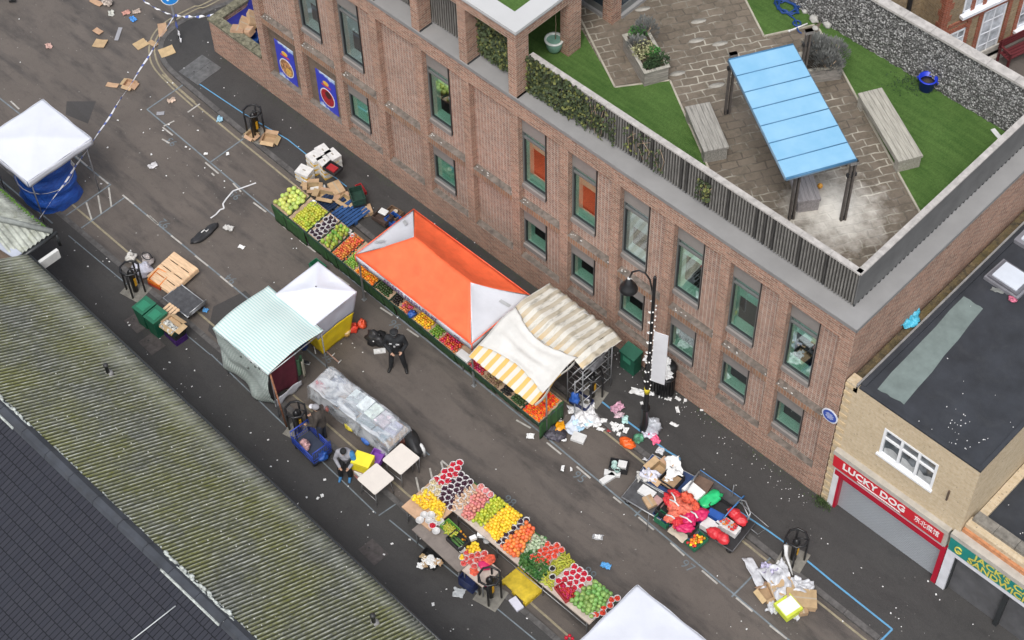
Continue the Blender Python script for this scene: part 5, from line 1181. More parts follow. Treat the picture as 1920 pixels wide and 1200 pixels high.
# ================================================================== LOW YARD WALL, BIN, BOXES (top left of the building)
lw = thing('yard_wall', 'low brick wall with mossy coping at the corner of the building', 'wall', (-5.1, .1, 0))
mb = MB(BRICK); mb.bb((-6.4, 0, 0), (-3.87, .28, 1.42), Matrix.Translation((5.1, -.1, 0))); mb.bb((-6.4, .28, 0), (-6.12, 3.4, 1.42), Matrix.Translation((5.1, -.1, 0))); mb.build('brickwork', lw)
MOSSY = P('mossy_coping_brick', (.17, .16, .11), .95, .4, 9, .5, 30, dirt=.5, dirtc=(.07, .08, .03))
mb = MB(MOSSY); 
for k in range(11): mb.bb((-6.42+k*.231+5.1, -.13, 1.42), (-6.42+k*.231+.222+5.1, .21, 1.5+rnd.uniform(0, .012)))
for k in range(13): mb.bb((-6.42+5.1, .19+k*.24, 1.42), (-6.1+5.1, .42+k*.24, 1.5+rnd.uniform(0, .012)))
mb.build('coping', lw)
NAVYB = P('navy_bin_plastic', (.02, .025, .2), .45, .15, 5)
t = thing('waste_bin', 'large navy blue waste bin with open lid behind the low brick wall', 'bin', (G(450, 36, 1.2).x, G(450, 36, 1.2).y, 0))
mb = MB(NAVYB); mb.hexa([(-.55, -.4, .2), (.55, -.4, .2), (.55, .4, .2), (-.55, .4, .2), (-.65, -.5, 1.25), (.65, -.5, 1.25), (.65, .5, 1.25), (-.65, .5, 1.25)]); mb.build('bin_body', t)
mb = MB(NAVYB); mb.hexa([(-.66, .5, 1.25), (.66, .5, 1.25), (.66, .56, 1.25), (-.66, .56, 1.25), (-.66, .75, 1.9), (.66, .75, 1.9), (.66, .82, 1.9), (-.66, .82, 1.9)]); mb.tube([(-.66, .5, 1.25), (.66, .5, 1.25)], .04, 6); mb.build('lid', t)
mb = MB(BLACKPL)
for sx in (-.5, .5):
    for sy in (-.35, .35): mb.tube([(sx-.03, sy, .1), (sx+.03, sy, .1)], .1, 10)
mb.build('wheel', t)
for i, (u, v, w_, d_, h_, rz, ry) in enumerate(((455, 52, .3, .55, .22, .7, .5), (470, 40, .28, .6, .2, .9, .6), (447, 62, .35, .4, .2, 2.2, .2), (468, 64, .3, .3, .2, .3, -.3))):
    p = G(u, v, 1.35); carton(['flat cardboard box leaning in the yard behind the low brick wall', 'longest cardboard box in the yard behind the low wall', 'small cardboard box at the wall side of the yard boxes', 'pinkish cardboard box under the long one in the yard'][i], CARD, p, rz, w_, d_, h_, ry=ry)
crate('bright blue crate in the yard between boxes and the building corner', BLUEPL, G(472, 78, 1.0), .5, .6, .4, .3); bag('rubbish_bag', 'black rubbish bag in the yard below the cardboard boxes', BLACKPL, G(459, 68, 1.0), (.25, .2, .15), seed=4)
# ================================================================== SIGN POST AND BARRIER TAPE
sp0 = G(336, 72, .075)
t = thing('sign_post', 'grey post with a round blue arrow sign at the pavement corner', 'sign', sp0)
mb = MB(STEEL); mb.tube([(0, 0, 0), (0, 0, 1.95)], .04, 8); mb.build('post', t)
BLUESIGN = P('blue_sign_face', (.02, .22, .62), .4, .03)
ax = (CP-sp0); an = math.atan2(ax.y, ax.x)
mb = MB(WHL); xf = Matrix.Translation((0, 0, 1.82)) @ Matrix.Rotation(an, 4, 'Z') @ Matrix.Rotation(R(80), 4, 'Y'); 
def disc(mb, r, z0, z1, xf, n=24, c=(0, 0)): mb.add([(c[0]+r*math.cos(2*math.pi*i/n), c[1]+r*math.sin(2*math.pi*i/n), z) for z in (z0, z1) for i in range(n)], [tuple(range(n))[::-1], tuple(range(n, 2*n))]+[(i, (i+1) % n, n+(i+1) % n, n+i) for i in range(n)], False, xf)
disc(mb, .3, .045, .055, xf); mb.mat(BLUESIGN); disc(mb, .275, .055, .06, xf); s_ = mb.build('sign_plate', t)
mb = MB(WHL); mb.add([xf @ Vector(p) for p in ((-.02, -.04, .064), (-.02, .04, .064), (.02, .0, .064))], [(0, 1, 2)]); 
mb.bb((-.03, -.16, .06), (.03, .1, .066), xf @ Matrix.Rotation(R(50), 4, 'Z')); mb.add([xf @ Matrix.Rotation(R(50), 4, 'Z') @ Vector(p) for p in ((-.1, .08, .066), (.1, .08, .066), (0, .2, .066))], [(0, 1, 2)]); mb.build('arrow', s_)
TAPEB = NT('blue_white_tape'); p_ = TAPEB.obj(); s_ = TAPEB.n('SeparateXYZ', {0: p_}); TAPEB.col(TAPEB.mix(TAPEB.math('LESS_THAN', TAPEB.math('FRACT', TAPEB.math('MULTIPLY', s_.outputs[0], 2.6)), .3), (.72, .72, .74), (.1, .14, .4))); TAPEB.p(Roughness=.4); TAPE = TAPEB.m
def tape(label, a, b, sag, w_=.07, n=40, grp='barrier tape tied to the sign post'):
    d = b-a; L_ = Vector((d.x, d.y, 0)).length; an = math.atan2(d.y, d.x)
    mb = MB(TAPE)
    mb.grid(lambda u, v: (u*L_, .01*math.sin(u*40)+(v-.5)*w_*math.cos(u*11), d.z*u-sag*4*u*(1-u)+(v-.5)*w_*math.sin(u*11+.6)), n, 1)
    return tag(mb.build('barrier_tape', None, a, an, solid=.002), label, 'barrier tape', grp)
pt = sp0+Vector((0, 0, 1.0))
def towards(u, v, z): return G(u, v, z)
tape('long blue and white tape stretched from the sign post past the left gazebo', pt, G(72, 412, 1.6), .12, .075, 120)
tape('blue and white tape running from the sign post to the top edge of the photo', pt, G(262, -4, 1.2), .1)
tape('short white tape tied from the sign post to the low brick wall', pt, Vector((-6.4, .3, 1.45)), .08)
tape('loose tape tail hanging down the sign post', pt, sp0+Vector((.25, -.1, .05)), .1)
ptz = [(480, 343), (455, 352), (437, 358), (425, 372), (418, 382), (420, 391), (413, 393), (405, 402), (395, 409)]
mb = MB(P('white_tape', (.62, .62, .63), .6, .1)); q = [G(u, v, .015) for u, v in ptz]
for i in range(len(q)-1):
    d = (q[i+1]-q[i]).normalized(); n = Vector((-d.y, d.x, 0))*.022; mb.add([q[i]-n, q[i+1]-n, q[i+1]+n, q[i]+n]+[x+Vector((0, 0, .006)) for x in (q[i]-n, q[i+1]-n, q[i+1]+n, q[i]+n)], MB.BF)
for i in range(len(mb.v)): mb.v[i] = mb.v[i]-q[4]
tag(mb.build('barrier_tape', None, q[4]), 'crumpled length of white tape lying across the road by the black bag', 'barrier tape')
t = thing('access_cover', 'pale grey metal access cover set in the pavement near the low wall', 'cover', G(375, 131, .075), R(2))
mb = MB(P('worn_cover_plate', (.135, .135, .135), .6, .25, 5, .3, 60, metal=.3)); mb.bb((-.45, -.5, 0), (.0, .5, .012)); mb.bb((.01, -.5, 0), (.46, .5, .013)); mb.build('cover_plate', t)
mb = MB(BLACKPL); mb.bb((-.1, -.2, .012), (-.04, -.17, .016)); mb.bb((.1, .2, .012), (.16, .23, .016)); mb.build('lifting_slot', t)
for u, v, lb in ((285, 645, 'brownish rectangular cover in the left pavement below the green bins'), (258, 605, 'small dark cover in the pavement left of the green bins'), (700, 1035, 'worn brown cover in the pavement beside the corrugated roof')):
    t = thing('access_cover', lb, 'cover', G(u, v, .06), R(-3)); mb = MB(P('brown_cover', (.078, .068, .065), .8, .25, 6, .2, 40)); mb.bb((-.32, -.24, 0), (.32, .24, .008)); mb.build('cover_plate', t); mb = MB(BLACKPL); mb.bb((-.2, -.02, .008), (-.14, .02, .011)); mb.build('lifting_slot', t)
# ================================================================== BANANA BOXES AND CRATES BEHIND THE STALL
BANC = NT('printed_banana_box'); p_ = BANC.obj(); s_ = BANC.n('SeparateXYZ', {0: p_}); nn = BANC.noise(BANC.scale(p_, 1, 1, 2.2), 7, 2)
c = BANC.mix(BANC.math('GREATER_THAN', nn, .53), (.66, .65, .6), (.68, .42, .04)); c = BANC.mix(BANC.ramp(BANC.noise(p_, 22, 2), .6, .64, 0, .7), c, (.2, .15, .08)); BANC.col(c); BANC.p(Roughness=.8); BAN = BANC.m; WLID = P('white_box_lid', (.66, .65, .63), .8, .1, 6)
bz = {}
an = R(-8)
for (u, v, n_, lb) in ((593, 312, 3, 'far left'), (612, 320, 3, 'front'), (609, 300, 3, 'back'), (627, 308, 3, 'right')):
    c0 = G(u, v+6, .075)
    for k in range(n_):
        carton(f'white and yellow fruit box, {["bottom", "middle", "top"][k]} of the {lb} column of the big stack', BAN, (c0.x, c0.y, .075+k*.2), an+rnd.uniform(-.05, .05), .42, .34, .2, 'printed fruit boxes stacked on the pavement', lidmat=WLID, name='fruit_box')
c0 = G(619, 316, .675); crate('black crate with a red lid on top of the printed box stack', BLACKPL, (c0.x+.1, c0.y+.02, .68), .1, .5, .36, .12)
mb = MB(REDPL); mb.box((0, 0, .03), (.3, .22, .06)); tag(mb.build('red_carton', None, (c0.x+.08, c0.y+.02, .7), .1), 'red carton inside the black crate on the printed boxes', 'carton')
c0 = G(573, 336, .075)
for k in range(2): carton(f'white and yellow fruit box, {["lower", "upper"][k]} one of the small stack beside the blue line', BAN, (c0.x, c0.y, .075+k*.21), .15+k*.1, .44, .36, .2, 'printed fruit boxes stacked on the pavement', lidmat=WLID, name='fruit_box')
for i, (u, v, w_, d_, h_, rz, op, lb) in enumerate(((588, 350, .36, .3, .22, .8, 1, 'open cardboard box just below the small white and yellow stack'), (632, 352, .5, .36, .22, -.3, 0, 'largest closed cardboard box behind the melons'), (613, 366, .5, .3, .22, .5, 1, 'brown open cardboard box beside the blue pallet'), (650, 373, .42, .3, .16, .1, 1, 'open cardboard box touching the black crates'), (506, 257, .42, .34, .16, .5, 1, 'opened cardboard box at the foot of the upper caged pillar'), (473, 250, .3, .26, .16, .1, 1, 'small cardboard box inside the upper pillar cage'))):
    carton(lb, CARD, G(u, v+8, .08), rz, w_, d_, h_, open_=op)
for u, v, w_, d_, rz, lb in ((575, 346, .3, .26, .3, 'flattened cardboard flap left of the small fruit box stack'), (597, 357, .45, .3, 1., 'white foam lid among the cardboard behind the melons')):
    card(lb, G(u, v, .1), w_, d_, rz, .03, WHITEPL if 'foam' in lb else CARD, 'waste card behind the fruit stall')
BPAL = P('blue_pallet_paint', (.02, .075, .22), .7, .25, 7, .2, 40)
def pallet(label, mat, loc, rz, w_=1.2, d_=1.0, h=.14, tilt=0, nb=7, grp=None, topm=None):
    t = thing('pallet', label, 'pallet', loc, rz, grp); t.rotation_euler = (tilt, 0, rz)
    for k in range(nb): y = -d_/2+(k+.5)*d_/nb; mb = MB(topm or mat); mb.bb((-w_/2, y-d_/nb*.38, h-.02), (w_/2, y+d_/nb*.38, h)); mb.build('top_board', t)
    for x in (-w_/2+.05, 0, w_/2-.05): mb = MB(mat); mb.bb((x-.05, -d_/2, 0), (x+.05, d_/2, .02)); [mb.bb((x-.05, y-.07, .02), (x+.05, y+.07, h-.02)) for y in (-d_/2+.07, 0, d_/2-.07)]; mb.build('bearer', t)
    return t
pallet('blue slatted pallet lying behind the plum bowls of the green stall', BPAL, G(652, 408, .1), R(88), 1.15, .8)
pallet('dark blue pallet half under the cardboard boxes behind the melons', P('dark_blue_paint', (.012, .03, .08), .7, .25, 7), G(616, 384, .02), R(88), .9, .6)
for k in range(2): crate(f'dark crate with black contents, {["lower", "upper"][k]} of the pair beside the blue pallet', [BLACKPL, DKGREEN][k], G(672, 382, .09)+Vector((0, 0, k*.24)), -.5, .56, .4, .23)
crate('small red crate lying behind the dark crate pair', REDPL, G(677, 358, .09), -.3, .4, .2, .12)
carton('cardboard box under the edge of the black crates by the blue pallet', CARD, G(688, 398, .08), -.5, .34, .3, .15)
crate('dark brown crate of white trays beside the far end of the orange canopy', P('brown_crate_plastic', (.07, .045, .035), .6, .2, 6), G(718, 411, .3), .1, .52, .4, .16); crate('lower brown crate holding a foam cup beside the orange canopy', P('tan_crate', (.16, .1, .06), .7, .2), G(739, 404, .2), .1, .46, .36, .16)
mb = MB(WHITEPL); mb.box((0, 0, .02), (.26, .2, .05)); tag(mb.build('foam_tray', None, G(719, 398, .46), .2, bevel=.01), 'square white foam tray in the dark brown crate', 'tray')
mb = MB(P('beige_cup', (.5, .42, .33), .7)); mb.lathe([(.05, 0), (.07, .09), (.06, .09), (.04, .01)], n=10); tag(mb.build('cup', None, G(742, 399, .3)), 'beige cup in the lower brown crate by the canopy', 'cup')
t = thing('skirt_crate', 'stack of small clear tubs between papayas and orange fruit', 'tubs', G(656, 437, .85)); mb = MB(BOWL); mb.lathe([(.05, 0), (.07, .1), (.06, .1), (.04, .02)], n=10); mb.lathe([(.05, 0), (.07, .1), (.06, .1), (.04, .02)], c=(.16, -.05, 0), n=10); mb.build('tub_pair', t)
# ================================================================== LEFT PAVEMENT ITEMS
PINEP = WOODP
t = thing('pallet', 'pale new wooden pallet propped on orange crates on the left side of the street', 'pallet', G(327, 519, .03), R(-4)); t.rotation_euler = (R(6), R(-4), R(2))
for k in range(4): y = -.42+k*.28; mb = MB(PINEP); mb.bb((-.52, y-.125, .2), (.52, y+.125, .222)); mb.build('top_board', t)
mb = MB(PINEP); 
for x in (-.47, -.0, .47): mb.bb((x-.06, -.545, .08), (x+.06, .545, .2))
mb.bb((-.52, -.545, .06), (.52, -.42, .08)); mb.bb((-.52, .42, .06), (.52, .545, .08)); mb.build('bearer', t)
ORCR = P('orange_crate_plastic', (.72, .2, .02), .5, .15, 6)
for k in range(2): crate(f'orange plastic crate under the left side of the pale wooden pallet, {["lower", "upper"][k]} one', [P('red_orange_crate', (.45, .05, .02), .5, .15, 6), ORCR][k], G(300, 528, .0)+Vector((0, 0, k*.12)), .2, .45, .5, .11)
SACK = P('lilac_white_plastic', (.6, .6, .68), .45, .12, 6, .6, 9)
bag('rubbish_bag', 'lilac white plastic sack leaning by the caged pillar near the wooden pallet', SACK, G(268, 512), (.3, .22, .2), .6, seed=11)
bag('rubbish_bag', 'round whitish bag on the road above the lilac sack', P('cream_plastic', (.58, .56, .52), .6, .1, 6, .4, 9), G(247, 488), (.16, .16, .15), seed=12)
bag('rubbish_bag', 'crumpled pinkish bag between the lilac sack and the pallet', P('pinkish_plastic', (.5, .45, .43), .6, .15, 6, .4, 9), G(278, 492), (.2, .14, .14), seed=13)
t = thing('cart_handle', 'black looped handle of a cart beside the wooden pallet', 'handle', G(280, 497)); mb = MB(BLACKPL); mb.tube([(.17*math.cos(a), .11*math.sin(a), .42) for a in [k*.4 for k in range(16)]], .018, 6, True); mb.build('loop', t); mb = MB(BLACKPL); mb.tube([(0, .11, .42), (0, .2, 0)], .018, 6); mb.build('stem', t)
WB = P('wheelie_bin_green', (.012, .13, .07), .45, .12, 5)
for i, (u, v) in enumerate(((279, 604), (300, 621))):
    t = thing('wheelie_bin', ['green bin further up the pavement, beside the caged pillar', 'green bin right beside the stack of crates'][i], 'bin', G(u, v, .06), R(3), 'pair of green bins on the left pavement'); t.scale = (.84, .84, .9)
    mb = MB(WB); mb.hexa([(-.2, -.24, 0), (.2, -.24, 0), (.2, .24, 0), (-.2, .24, 0), (-.25, -.3, .82), (.25, -.3, .82), (.25, .3, .82), (-.25, .3, .82)]); mb.build('bin_body', t)
    mb = MB(P('bin_lid_green', (.016, .13, .07), .45, .1, 4)); mb.bb((-.26, -.32, .82), (.26, .33, .87)); mb.mat(P('lid_panel_green', (.025, .2, .11), .4)); mb.bb((-.17, -.2, .87), (.17, .16, .882)); mb.build('lid', t, bevel=.01)
    for s_ in (-1, 1): mb = MB(BLACKPL); mb.tube([(s_*.2-.03, .28, .09), (s_*.2+.03, .28, .09)], .09, 10); mb.build('wheel', t)
PUR = P('purple_crate_plastic', (.05, .015, .12), .5, .2, 6)
c0 = G(331, 632, .06)
crate('black and purple crate at the bottom of the stack beside the green bins', PUR, c0, -.05, .56, .4, .22); crate('black crate with yellow label, second in the stack by the green bins', BLACKPL, c0+Vector((-.02, 0, .23)), .03, .56, .4, .2); crate('dark green crate at the top of the stack by the green bins', DKGREEN, c0+Vector((0, 0, .44)), -.04, .56, .4, .16)
mb = MB(P('yellow_label', (.5, .5, .05), .6)); mb.bb((-.13, -.203, .1), (.13, -.2, .17)); tag(mb.build('crate_label', None, c0+Vector((0, -.003, .25)), .03), 'yellow label on the front of the black crate by the bins', 'label')
carton('cardboard tray of pinkish card on top of the crate stack', CARD, c0+Vector((0, 0, .55)), .1, .5, .35, .1, open_=1); mb = MB(PINEP)
for k in range(4): mb.box((k*.11-.17, .0, 0), (.08, .42, .02))
mb.box((0, .17, -.02), (.42, .05, .02)); mb.box((0, -.17, -.02), (.42, .05, .02)); tag(mb.build('slatted_tray', None, G(318, 583, .62), R(5)), 'small slatted wooden tray leaning on the crate stack by the bins', 'tray')
sheet('checked_cloth', 'black and white chequered cloth hanging from the crate stack', P('chequered_cloth', (.4, .4, .37), .9, .9, 16), c0+Vector((.02, -.14, .58)), .55, .3, 0, .06, 3, 'cloth', None, 10)
tr = trolley('silver platform trolley with dark deck beside the crate stack on the left pavement', G(348, 573), R(2), 1.05, .68, .24, .0, hs=1)
mb = MB(STEEL); x = .55
mb.tube([(x, -.3, .24), (x+.1, -.3, .52), (x+.1, .3, .52), (x, .3, .24)], .02, 6)
for k in range(3): mb.tube([(x+.03+k*.03, -.3, .3+k*.09), (x+.03+k*.03, .3, .3+k*.09)], .018, 6)
mb.build('end_rail', tr)
sheet('wrapper', 'bright blue plastic scrap beside the silver trolley wheels', P('bright_blue_scrap', (.1, .36, .7), .5, .1), G(386, 583), .16, .14, .5, .05, 3)
bag('sports_bag', 'flat black bag with a white mark lying in the middle of the road', BLACKPL, G(383, 441), (.5, .17, .07), R(88), nz=.3, nf=2, seed=6, knot=False)
mb = MB(WHITEPL); mb.tube([(-.1, -.03, .15), (0, .05, .165), (.05, -.02, .16), (.12, .06, .15)], .02, 4); tag(mb.build('bag_emblem', None, G(385, 440), .9), 'white mark on top of the flat black bag', 'mark')
sheet('plastic_bag', 'crumpled whitish plastic bag near the flat black bag', P('grey_white_plastic', (.5, .49, .47), .6, .1), G(429, 430), .26, .2, .3, .09, 5); sheet('paper_scrap', 'folded white paper below the crumpled plastic bag in mid road', PAPER, G(453, 464), .18, .13, .3, .04, 6)
# ================================================================== PLASTIC COVERED TABLE
BT = thing('covered_table', 'long table of goods covered with creased clear plastic sheeting', 'stall table', (7.45, -6.62, 0), R(2)); 
mb = MB(WOOD); mb.bb((-1.5, -.4, .74), (1.5, .4, .78)); mb.build('table_top', BT)
for sx in (-1.4, 1.4):
    for sy in (-.33, .33): mb = MB(STEEL); mb.tube([(sx, sy, 0), (sx, sy, .74)], .018, 6); mb.build('leg', BT)
t = NT('clear_plastic_sheet'); p_ = t.obj(); nn = t.noise(p_, 2.2, 5, .7, 1.5); n3 = t.noise(t.scale(p_, 1, 3, 1), 4, 6, .75, 2); n5 = t.noise(t.scale(p_, 1, 2, 1), 1.7, 3, .5, 1.2); t.col(t.mix(t.ramp(n5, .4, .65), (.5, .55, .6), (.74, .77, .8))); t.set(t.b.inputs['Alpha'], t.math('ADD', t.ramp(n5, .38, .62, .14, .6), t.ramp(n3, .6, .75, 0, .35))); t.p(Roughness=.08); t.b.inputs['Specular IOR Level'].default_value = .9; t.bump(nn, .5, .06); CLEAR = t.m  # pale streaks in colour and opacity paint highlights on the creases
goods = [(-1.32, .12, .26, .45, .16, (.6, .57, .56)), (-1.28, -.22, .3, .2, .14, (.7, .1, .12)), (-.95, .15, .4, .4, .1, (.3, .32, .4)), (-.55, .1, .34, .45, .15, (.5, .42, .36)), (-.2, .12, .36, .42, .2, (.52, .58, .6)), (.15, .14, .3, .42, .22, (.6, .66, .68)), (.48, .12, .32, .44, .2, (.55, .62, .6)), (.85, .13, .36, .42, .18, (.62, .55, .6)), (1.2, .1, .3, .42, .12, (.5, .5, .62)), (-.7, -.24, .5, .26, .08, (.2, .22, .26)), (-.1, -.26, .5, .24, .1, (.15, .17, .2)), (.5, -.25, .5, .26, .09, (.3, .36, .38)), (1.05, -.25, .45, .26, .1, (.34, .42, .48))]
for i, (x, y, w_, d_, h_, c_) in enumerate(goods):
    p = Matrix.Rotation(R(2), 3, 'Z') @ Vector((x, y, 0)); carton(f'{["pale", "red", "slate blue", "tan", "grey green", "pale green", "mint", "pinkish", "lilac", "dark grey", "black", "teal grey", "steel blue"][i]} carton under the clear plastic sheet', P('wrapped_carton_%d' % i, c_, .6, .2, 8), (7.45+p.x, -6.62+p.y, .78), R(2)+rnd.uniform(-.08, .08), w_, d_, h_)
mb = MB(CLEAR)
def pl(u, v):
    x = (u-.5)*3.12; y = (v-.5)*1.5; d_ = max(0, abs(y+.05)-.42); top = .98+.06*noise.noise(Vector((x*2.2, y*2, 1)))+.03*noise.noise(Vector((x*6, y*6, 2)))
    z = top-d_*(2.0 if y < 0 else 1.2)-max(0, abs(x)-1.45)*2
    yy = y if d_ == 0 else math.copysign(.42+d_*.28, y)-.05*0
    return (x, yy+.03*noise.noise(Vector((x*4, z*5, 3))), max(z, .12)+.0)
mb.grid(pl, 60, 30); mb.build('plastic_sheet', BT, solid=.003)
for dx, c_, nm in ((-.85, (.75, .1, .03), 'orange-red'), (.1, (.6, .5, .05), 'yellow'), (.75, (.05, .15, .5), 'blue')):
    mb = MB(P('goods_'+nm[:4], c_, .6, .2, 8)); mb.ball((0, 0, .12), (.17, .07, .08), 10, 7, .5, 3, dx); tag(mb.build('goods_bundle', None, (7.4+dx, -7.08, .3)), f'{nm} bundle showing below the clear plastic sheet', 'bundle')
table('small white folding table standing beside the plastic covered table', G(624, 756, 0)+Vector((-.2, .0, 0)), R(8), .62, .5, .72, P('pale_grey_top', (.6, .58, .6), .5, .05))
carton('white box at the far end of the plastic covered table', WHITEPL, G(606, 718, .72)-Vector((0, 0, .3)), .5, .3, .3, .3, cat='box')
table('cream square folding table next to the black case', (9.41, -6.95, 0), R(1), .7, .72, .75); table('cream square folding table in front of the yellow box', (9.37, -7.83, 0), R(-1), .7, .7, .75)
# black case and folded chair at the table end
t = thing('black_case', 'large black case standing at the end of the plastic covered table', 'case', G(775, 838, .35), R(-28)); mb = MB(P('black_nylon', (.02, .02, .021), .55, .3, 6, .3, 12))
mb.ball((0, 0, .2), (.48, .2, .24), 16, 10, .2, 2, 3); mb.build('case_body', t); mb = MB(STEEL); mb.tube([(.4, -.1, .3), (.55, -.2, -.3)], .015, 5); mb.tube([(.3, .1, .2), (.62, -.05, -.34)], .015, 5); mb.build('trolley_frame', t)
mb = MB(WHITEPL); mb.tube([(-.12, .0, .0), (-.1, .0, .28), (0, 0, .34), (.1, 0, .28), (.12, 0, .0)], .05, 8); mb.tube([(-.1, .0, .1), (.1, 0, .1)], .04, 6); tag(mb.build('white_wrap', None, G(791, 848, .3), R(-10)), 'white padded wrap hanging below the black case', 'wrap')
bag('rubbish_bag', 'dark bag with a red and yellow print between the plastic sheet and black case', P('red_black_print', (.1, .03, .02), .6, .9, 9), G(760, 830, .3), (.16, .16, .16), seed=21, knot=False)
carton('bright yellow box beside the seated man', P('bright_yellow_card', (.82, .68, .02), .6, .05, 4), G(682, 874, .42), R(22), .5, .4, .35, lidmat=P('yellow_lid', (.85, .72, .04), .55, .05)); carton('red and white box under the yellow box', P('red_white_card', (.55, .25, .22), .7, .4, 7), G(684, 896, .05), R(0), .4, .34, .3, lidmat=WHITEPL); carton('box the yellow box stands on', CARD, G(682, 888, .06), R(20), .42, .34, .35)
PURP = P('purple_plastic', (.24, .08, .42), .5, .1, 5); crate('purple crate between the yellow box and cream table', PURP, G(707, 862, .35), R(20), .34, .4, .2)
# blue mesh trolley
BCOL = P('royal_blue_paint', (.02, .055, .34), .45, .12, 6)
t = thing('mesh_trolley', 'royal blue mesh cage trolley on the left pavement', 'trolley', G(587, 848, .06), R(-4)); L_, W2 = .95, .6
mb = MB(BCOL); mb.mat(P('dark_base', (.03, .04, .07), .7)); mb.bb((-L_/2, -W2/2, .2), (L_/2, W2/2, .23)); mb.build('base', t)
for nm, a, b in (('s', (-L_/2, -W2/2), (L_/2, -W2/2)), ('n', (-L_/2, W2/2), (L_/2, W2/2)), ('e', (L_/2, -W2/2), (L_/2, W2/2)), ('w', (-L_/2, -W2/2), (-L_/2, W2/2))):
    mb = MB(BCOL); A, B = Vector((*a, 0)), Vector((*b, 0)); hh = .75 if nm in 'ew' else .55
    n = int((B-A).length/.055)
    for k in range(n+1): p = A.lerp(B, k/n); mb.tube([p+Vector((0, 0, .22)), p+Vector((0, 0, hh))], .007, 4)
    for z in (.3, .42, hh): mb.tube([A+Vector((0, 0, z)), B+Vector((0, 0, z))], .011 if z < hh else .02, 5)
    mb.build('mesh_side', t)
for sx in (-1, 1):
    for sy in (-1, 1): mb = MB(BLACKPL); mb.tube([(sx*.38-.02, sy*.22, .09), (sx*.38+.02, sy*.22, .09)], .08, 10); mb.mat(BCOL); mb.bb((sx*.38-.02, sy*.22-.02, .1), (sx*.38+.02, sy*.22+.02, .2)); mb.build('wheel', t)
bag('carrier_bag', 'red and white carrier bag inside the blue mesh trolley', P('red_white_plastic', (.7, .3, .3), .5, .8, 5), G(572, 838, .3), (.16, .13, .13), seed=14); bag('carrier_bag', 'royal blue bag at the near end of the mesh trolley', BLUEPL, G(606, 860, .25), (.12, .15, .14), seed=15, knot=False)
# ================================================================== LAMP, CABINET, BINS, BANNER, PLAQUE, POSTERS
lp = G(1208, 806, .075)
t = thing('street_lamp', 'tall black street lamp with a hanging bell lantern wrapped in white fairy lights', 'street lamp', lp)
mb = MB(BLKPAINT); mb.lathe([(.13, 0), (.13, .15), (.1, .2), (.1, .95), (.12, 1.0), (.12, 1.06), (.07, 1.12), (.06, 3.2), (.075, 3.24), (.05, 3.3), (.045, 6.55), (.03, 6.6), (0, 6.6)], n=14); mb.build('column', t)
h_ = FY(1213, 548, lp.y-.0); dirx = -1
mb = MB(BLKPAINT); q = [(0, 0, 5.75), (-.06, -.02, 6.1), (-.12, -.04, 6.42), (-.24, -.08, 6.6), (-.4, -.14, 6.62), (-.55, -.19, 6.48), (-.62, -.22, 6.2)]; mb.tube(q, .024, 7); mb.build('swan_neck', t)
mb = MB(BLKPAINT); mb.lathe([(.02, .42), (.05, .4), (.09, .3), (.12, .26), (.13, .2), (.2, .12), (.235, .02), (.235, 0), (.17, -.01)], c=(-.62, -.22, 5.78), n=18); ln = mb.build('lantern', t); mb = MB(P('lamp_glass', (.5, .5, .48), .3)); mb.lathe([(.17, 0), (.14, -.08), (0, -.1)], c=(-.62, -.22, 5.78), n=14); mb.build('diffuser', ln); mb = MB(WHITEPL); mb.ball((-.62, -.22, 6.2), .045, 8, 6); mb.build('cap', ln)
mb = MB(P('yellow_band', (.6, .48, .02), .5)); mb.lathe([(.078, 1.75), (.078, 1.95)], n=12); mb.build('yellow_band', t)
mb = MB(P('fairy_light_bulb', (.85, .85, .82), .3))
for k in range(60): a = k*.9; z = 2.0+k*.06; mb.ball((.085*math.cos(a), .085*math.sin(a), z), .024, 6, 4)
fl_ = mb.build('fairy_lights', t); fl_['kind'] = 'stuff'
mb = MB(P('banner_cloth', (.62, .62, .64), .8, .05, 2)); b0 = Vector((.07, .02, 2.05)); mb.bb((.08, -.01, 2.35), (.46, .01, 4.45)); bn = mb.build('blank_banner', None, lp, .35); tag(bn, 'blank white banner panel hanging on the street lamp column', 'banner')
GCAB = P('green_cabinet_paint', (.015, .1, .06), .5, .15, 4)
t = thing('utility_cabinet', 'small dark green cabinet against the brick building behind the awning', 'cabinet', G(1182, 690, .075), R(0)); mb = MB(GCAB); mb.bb((-.25, -.16, 0), (.25, .16, .72)); mb.build('cabinet_body', t, bevel=.01)
mb = MB(GCAB); mb.hexa([(-.27, -.2, .7), (.27, -.2, .7), (.27, .18, .72), (-.27, .18, .72), (-.27, -.2, .76), (.27, -.2, .76), (.27, .18, .84), (-.27, .18, .84)]); mb.build('lid', t); mb = MB(P('cab_label', (.05, .24, .15), .5)); mb.bb((-.15, -.165, .4), (.12, -.16, .6)); mb.build('label_plate', t)
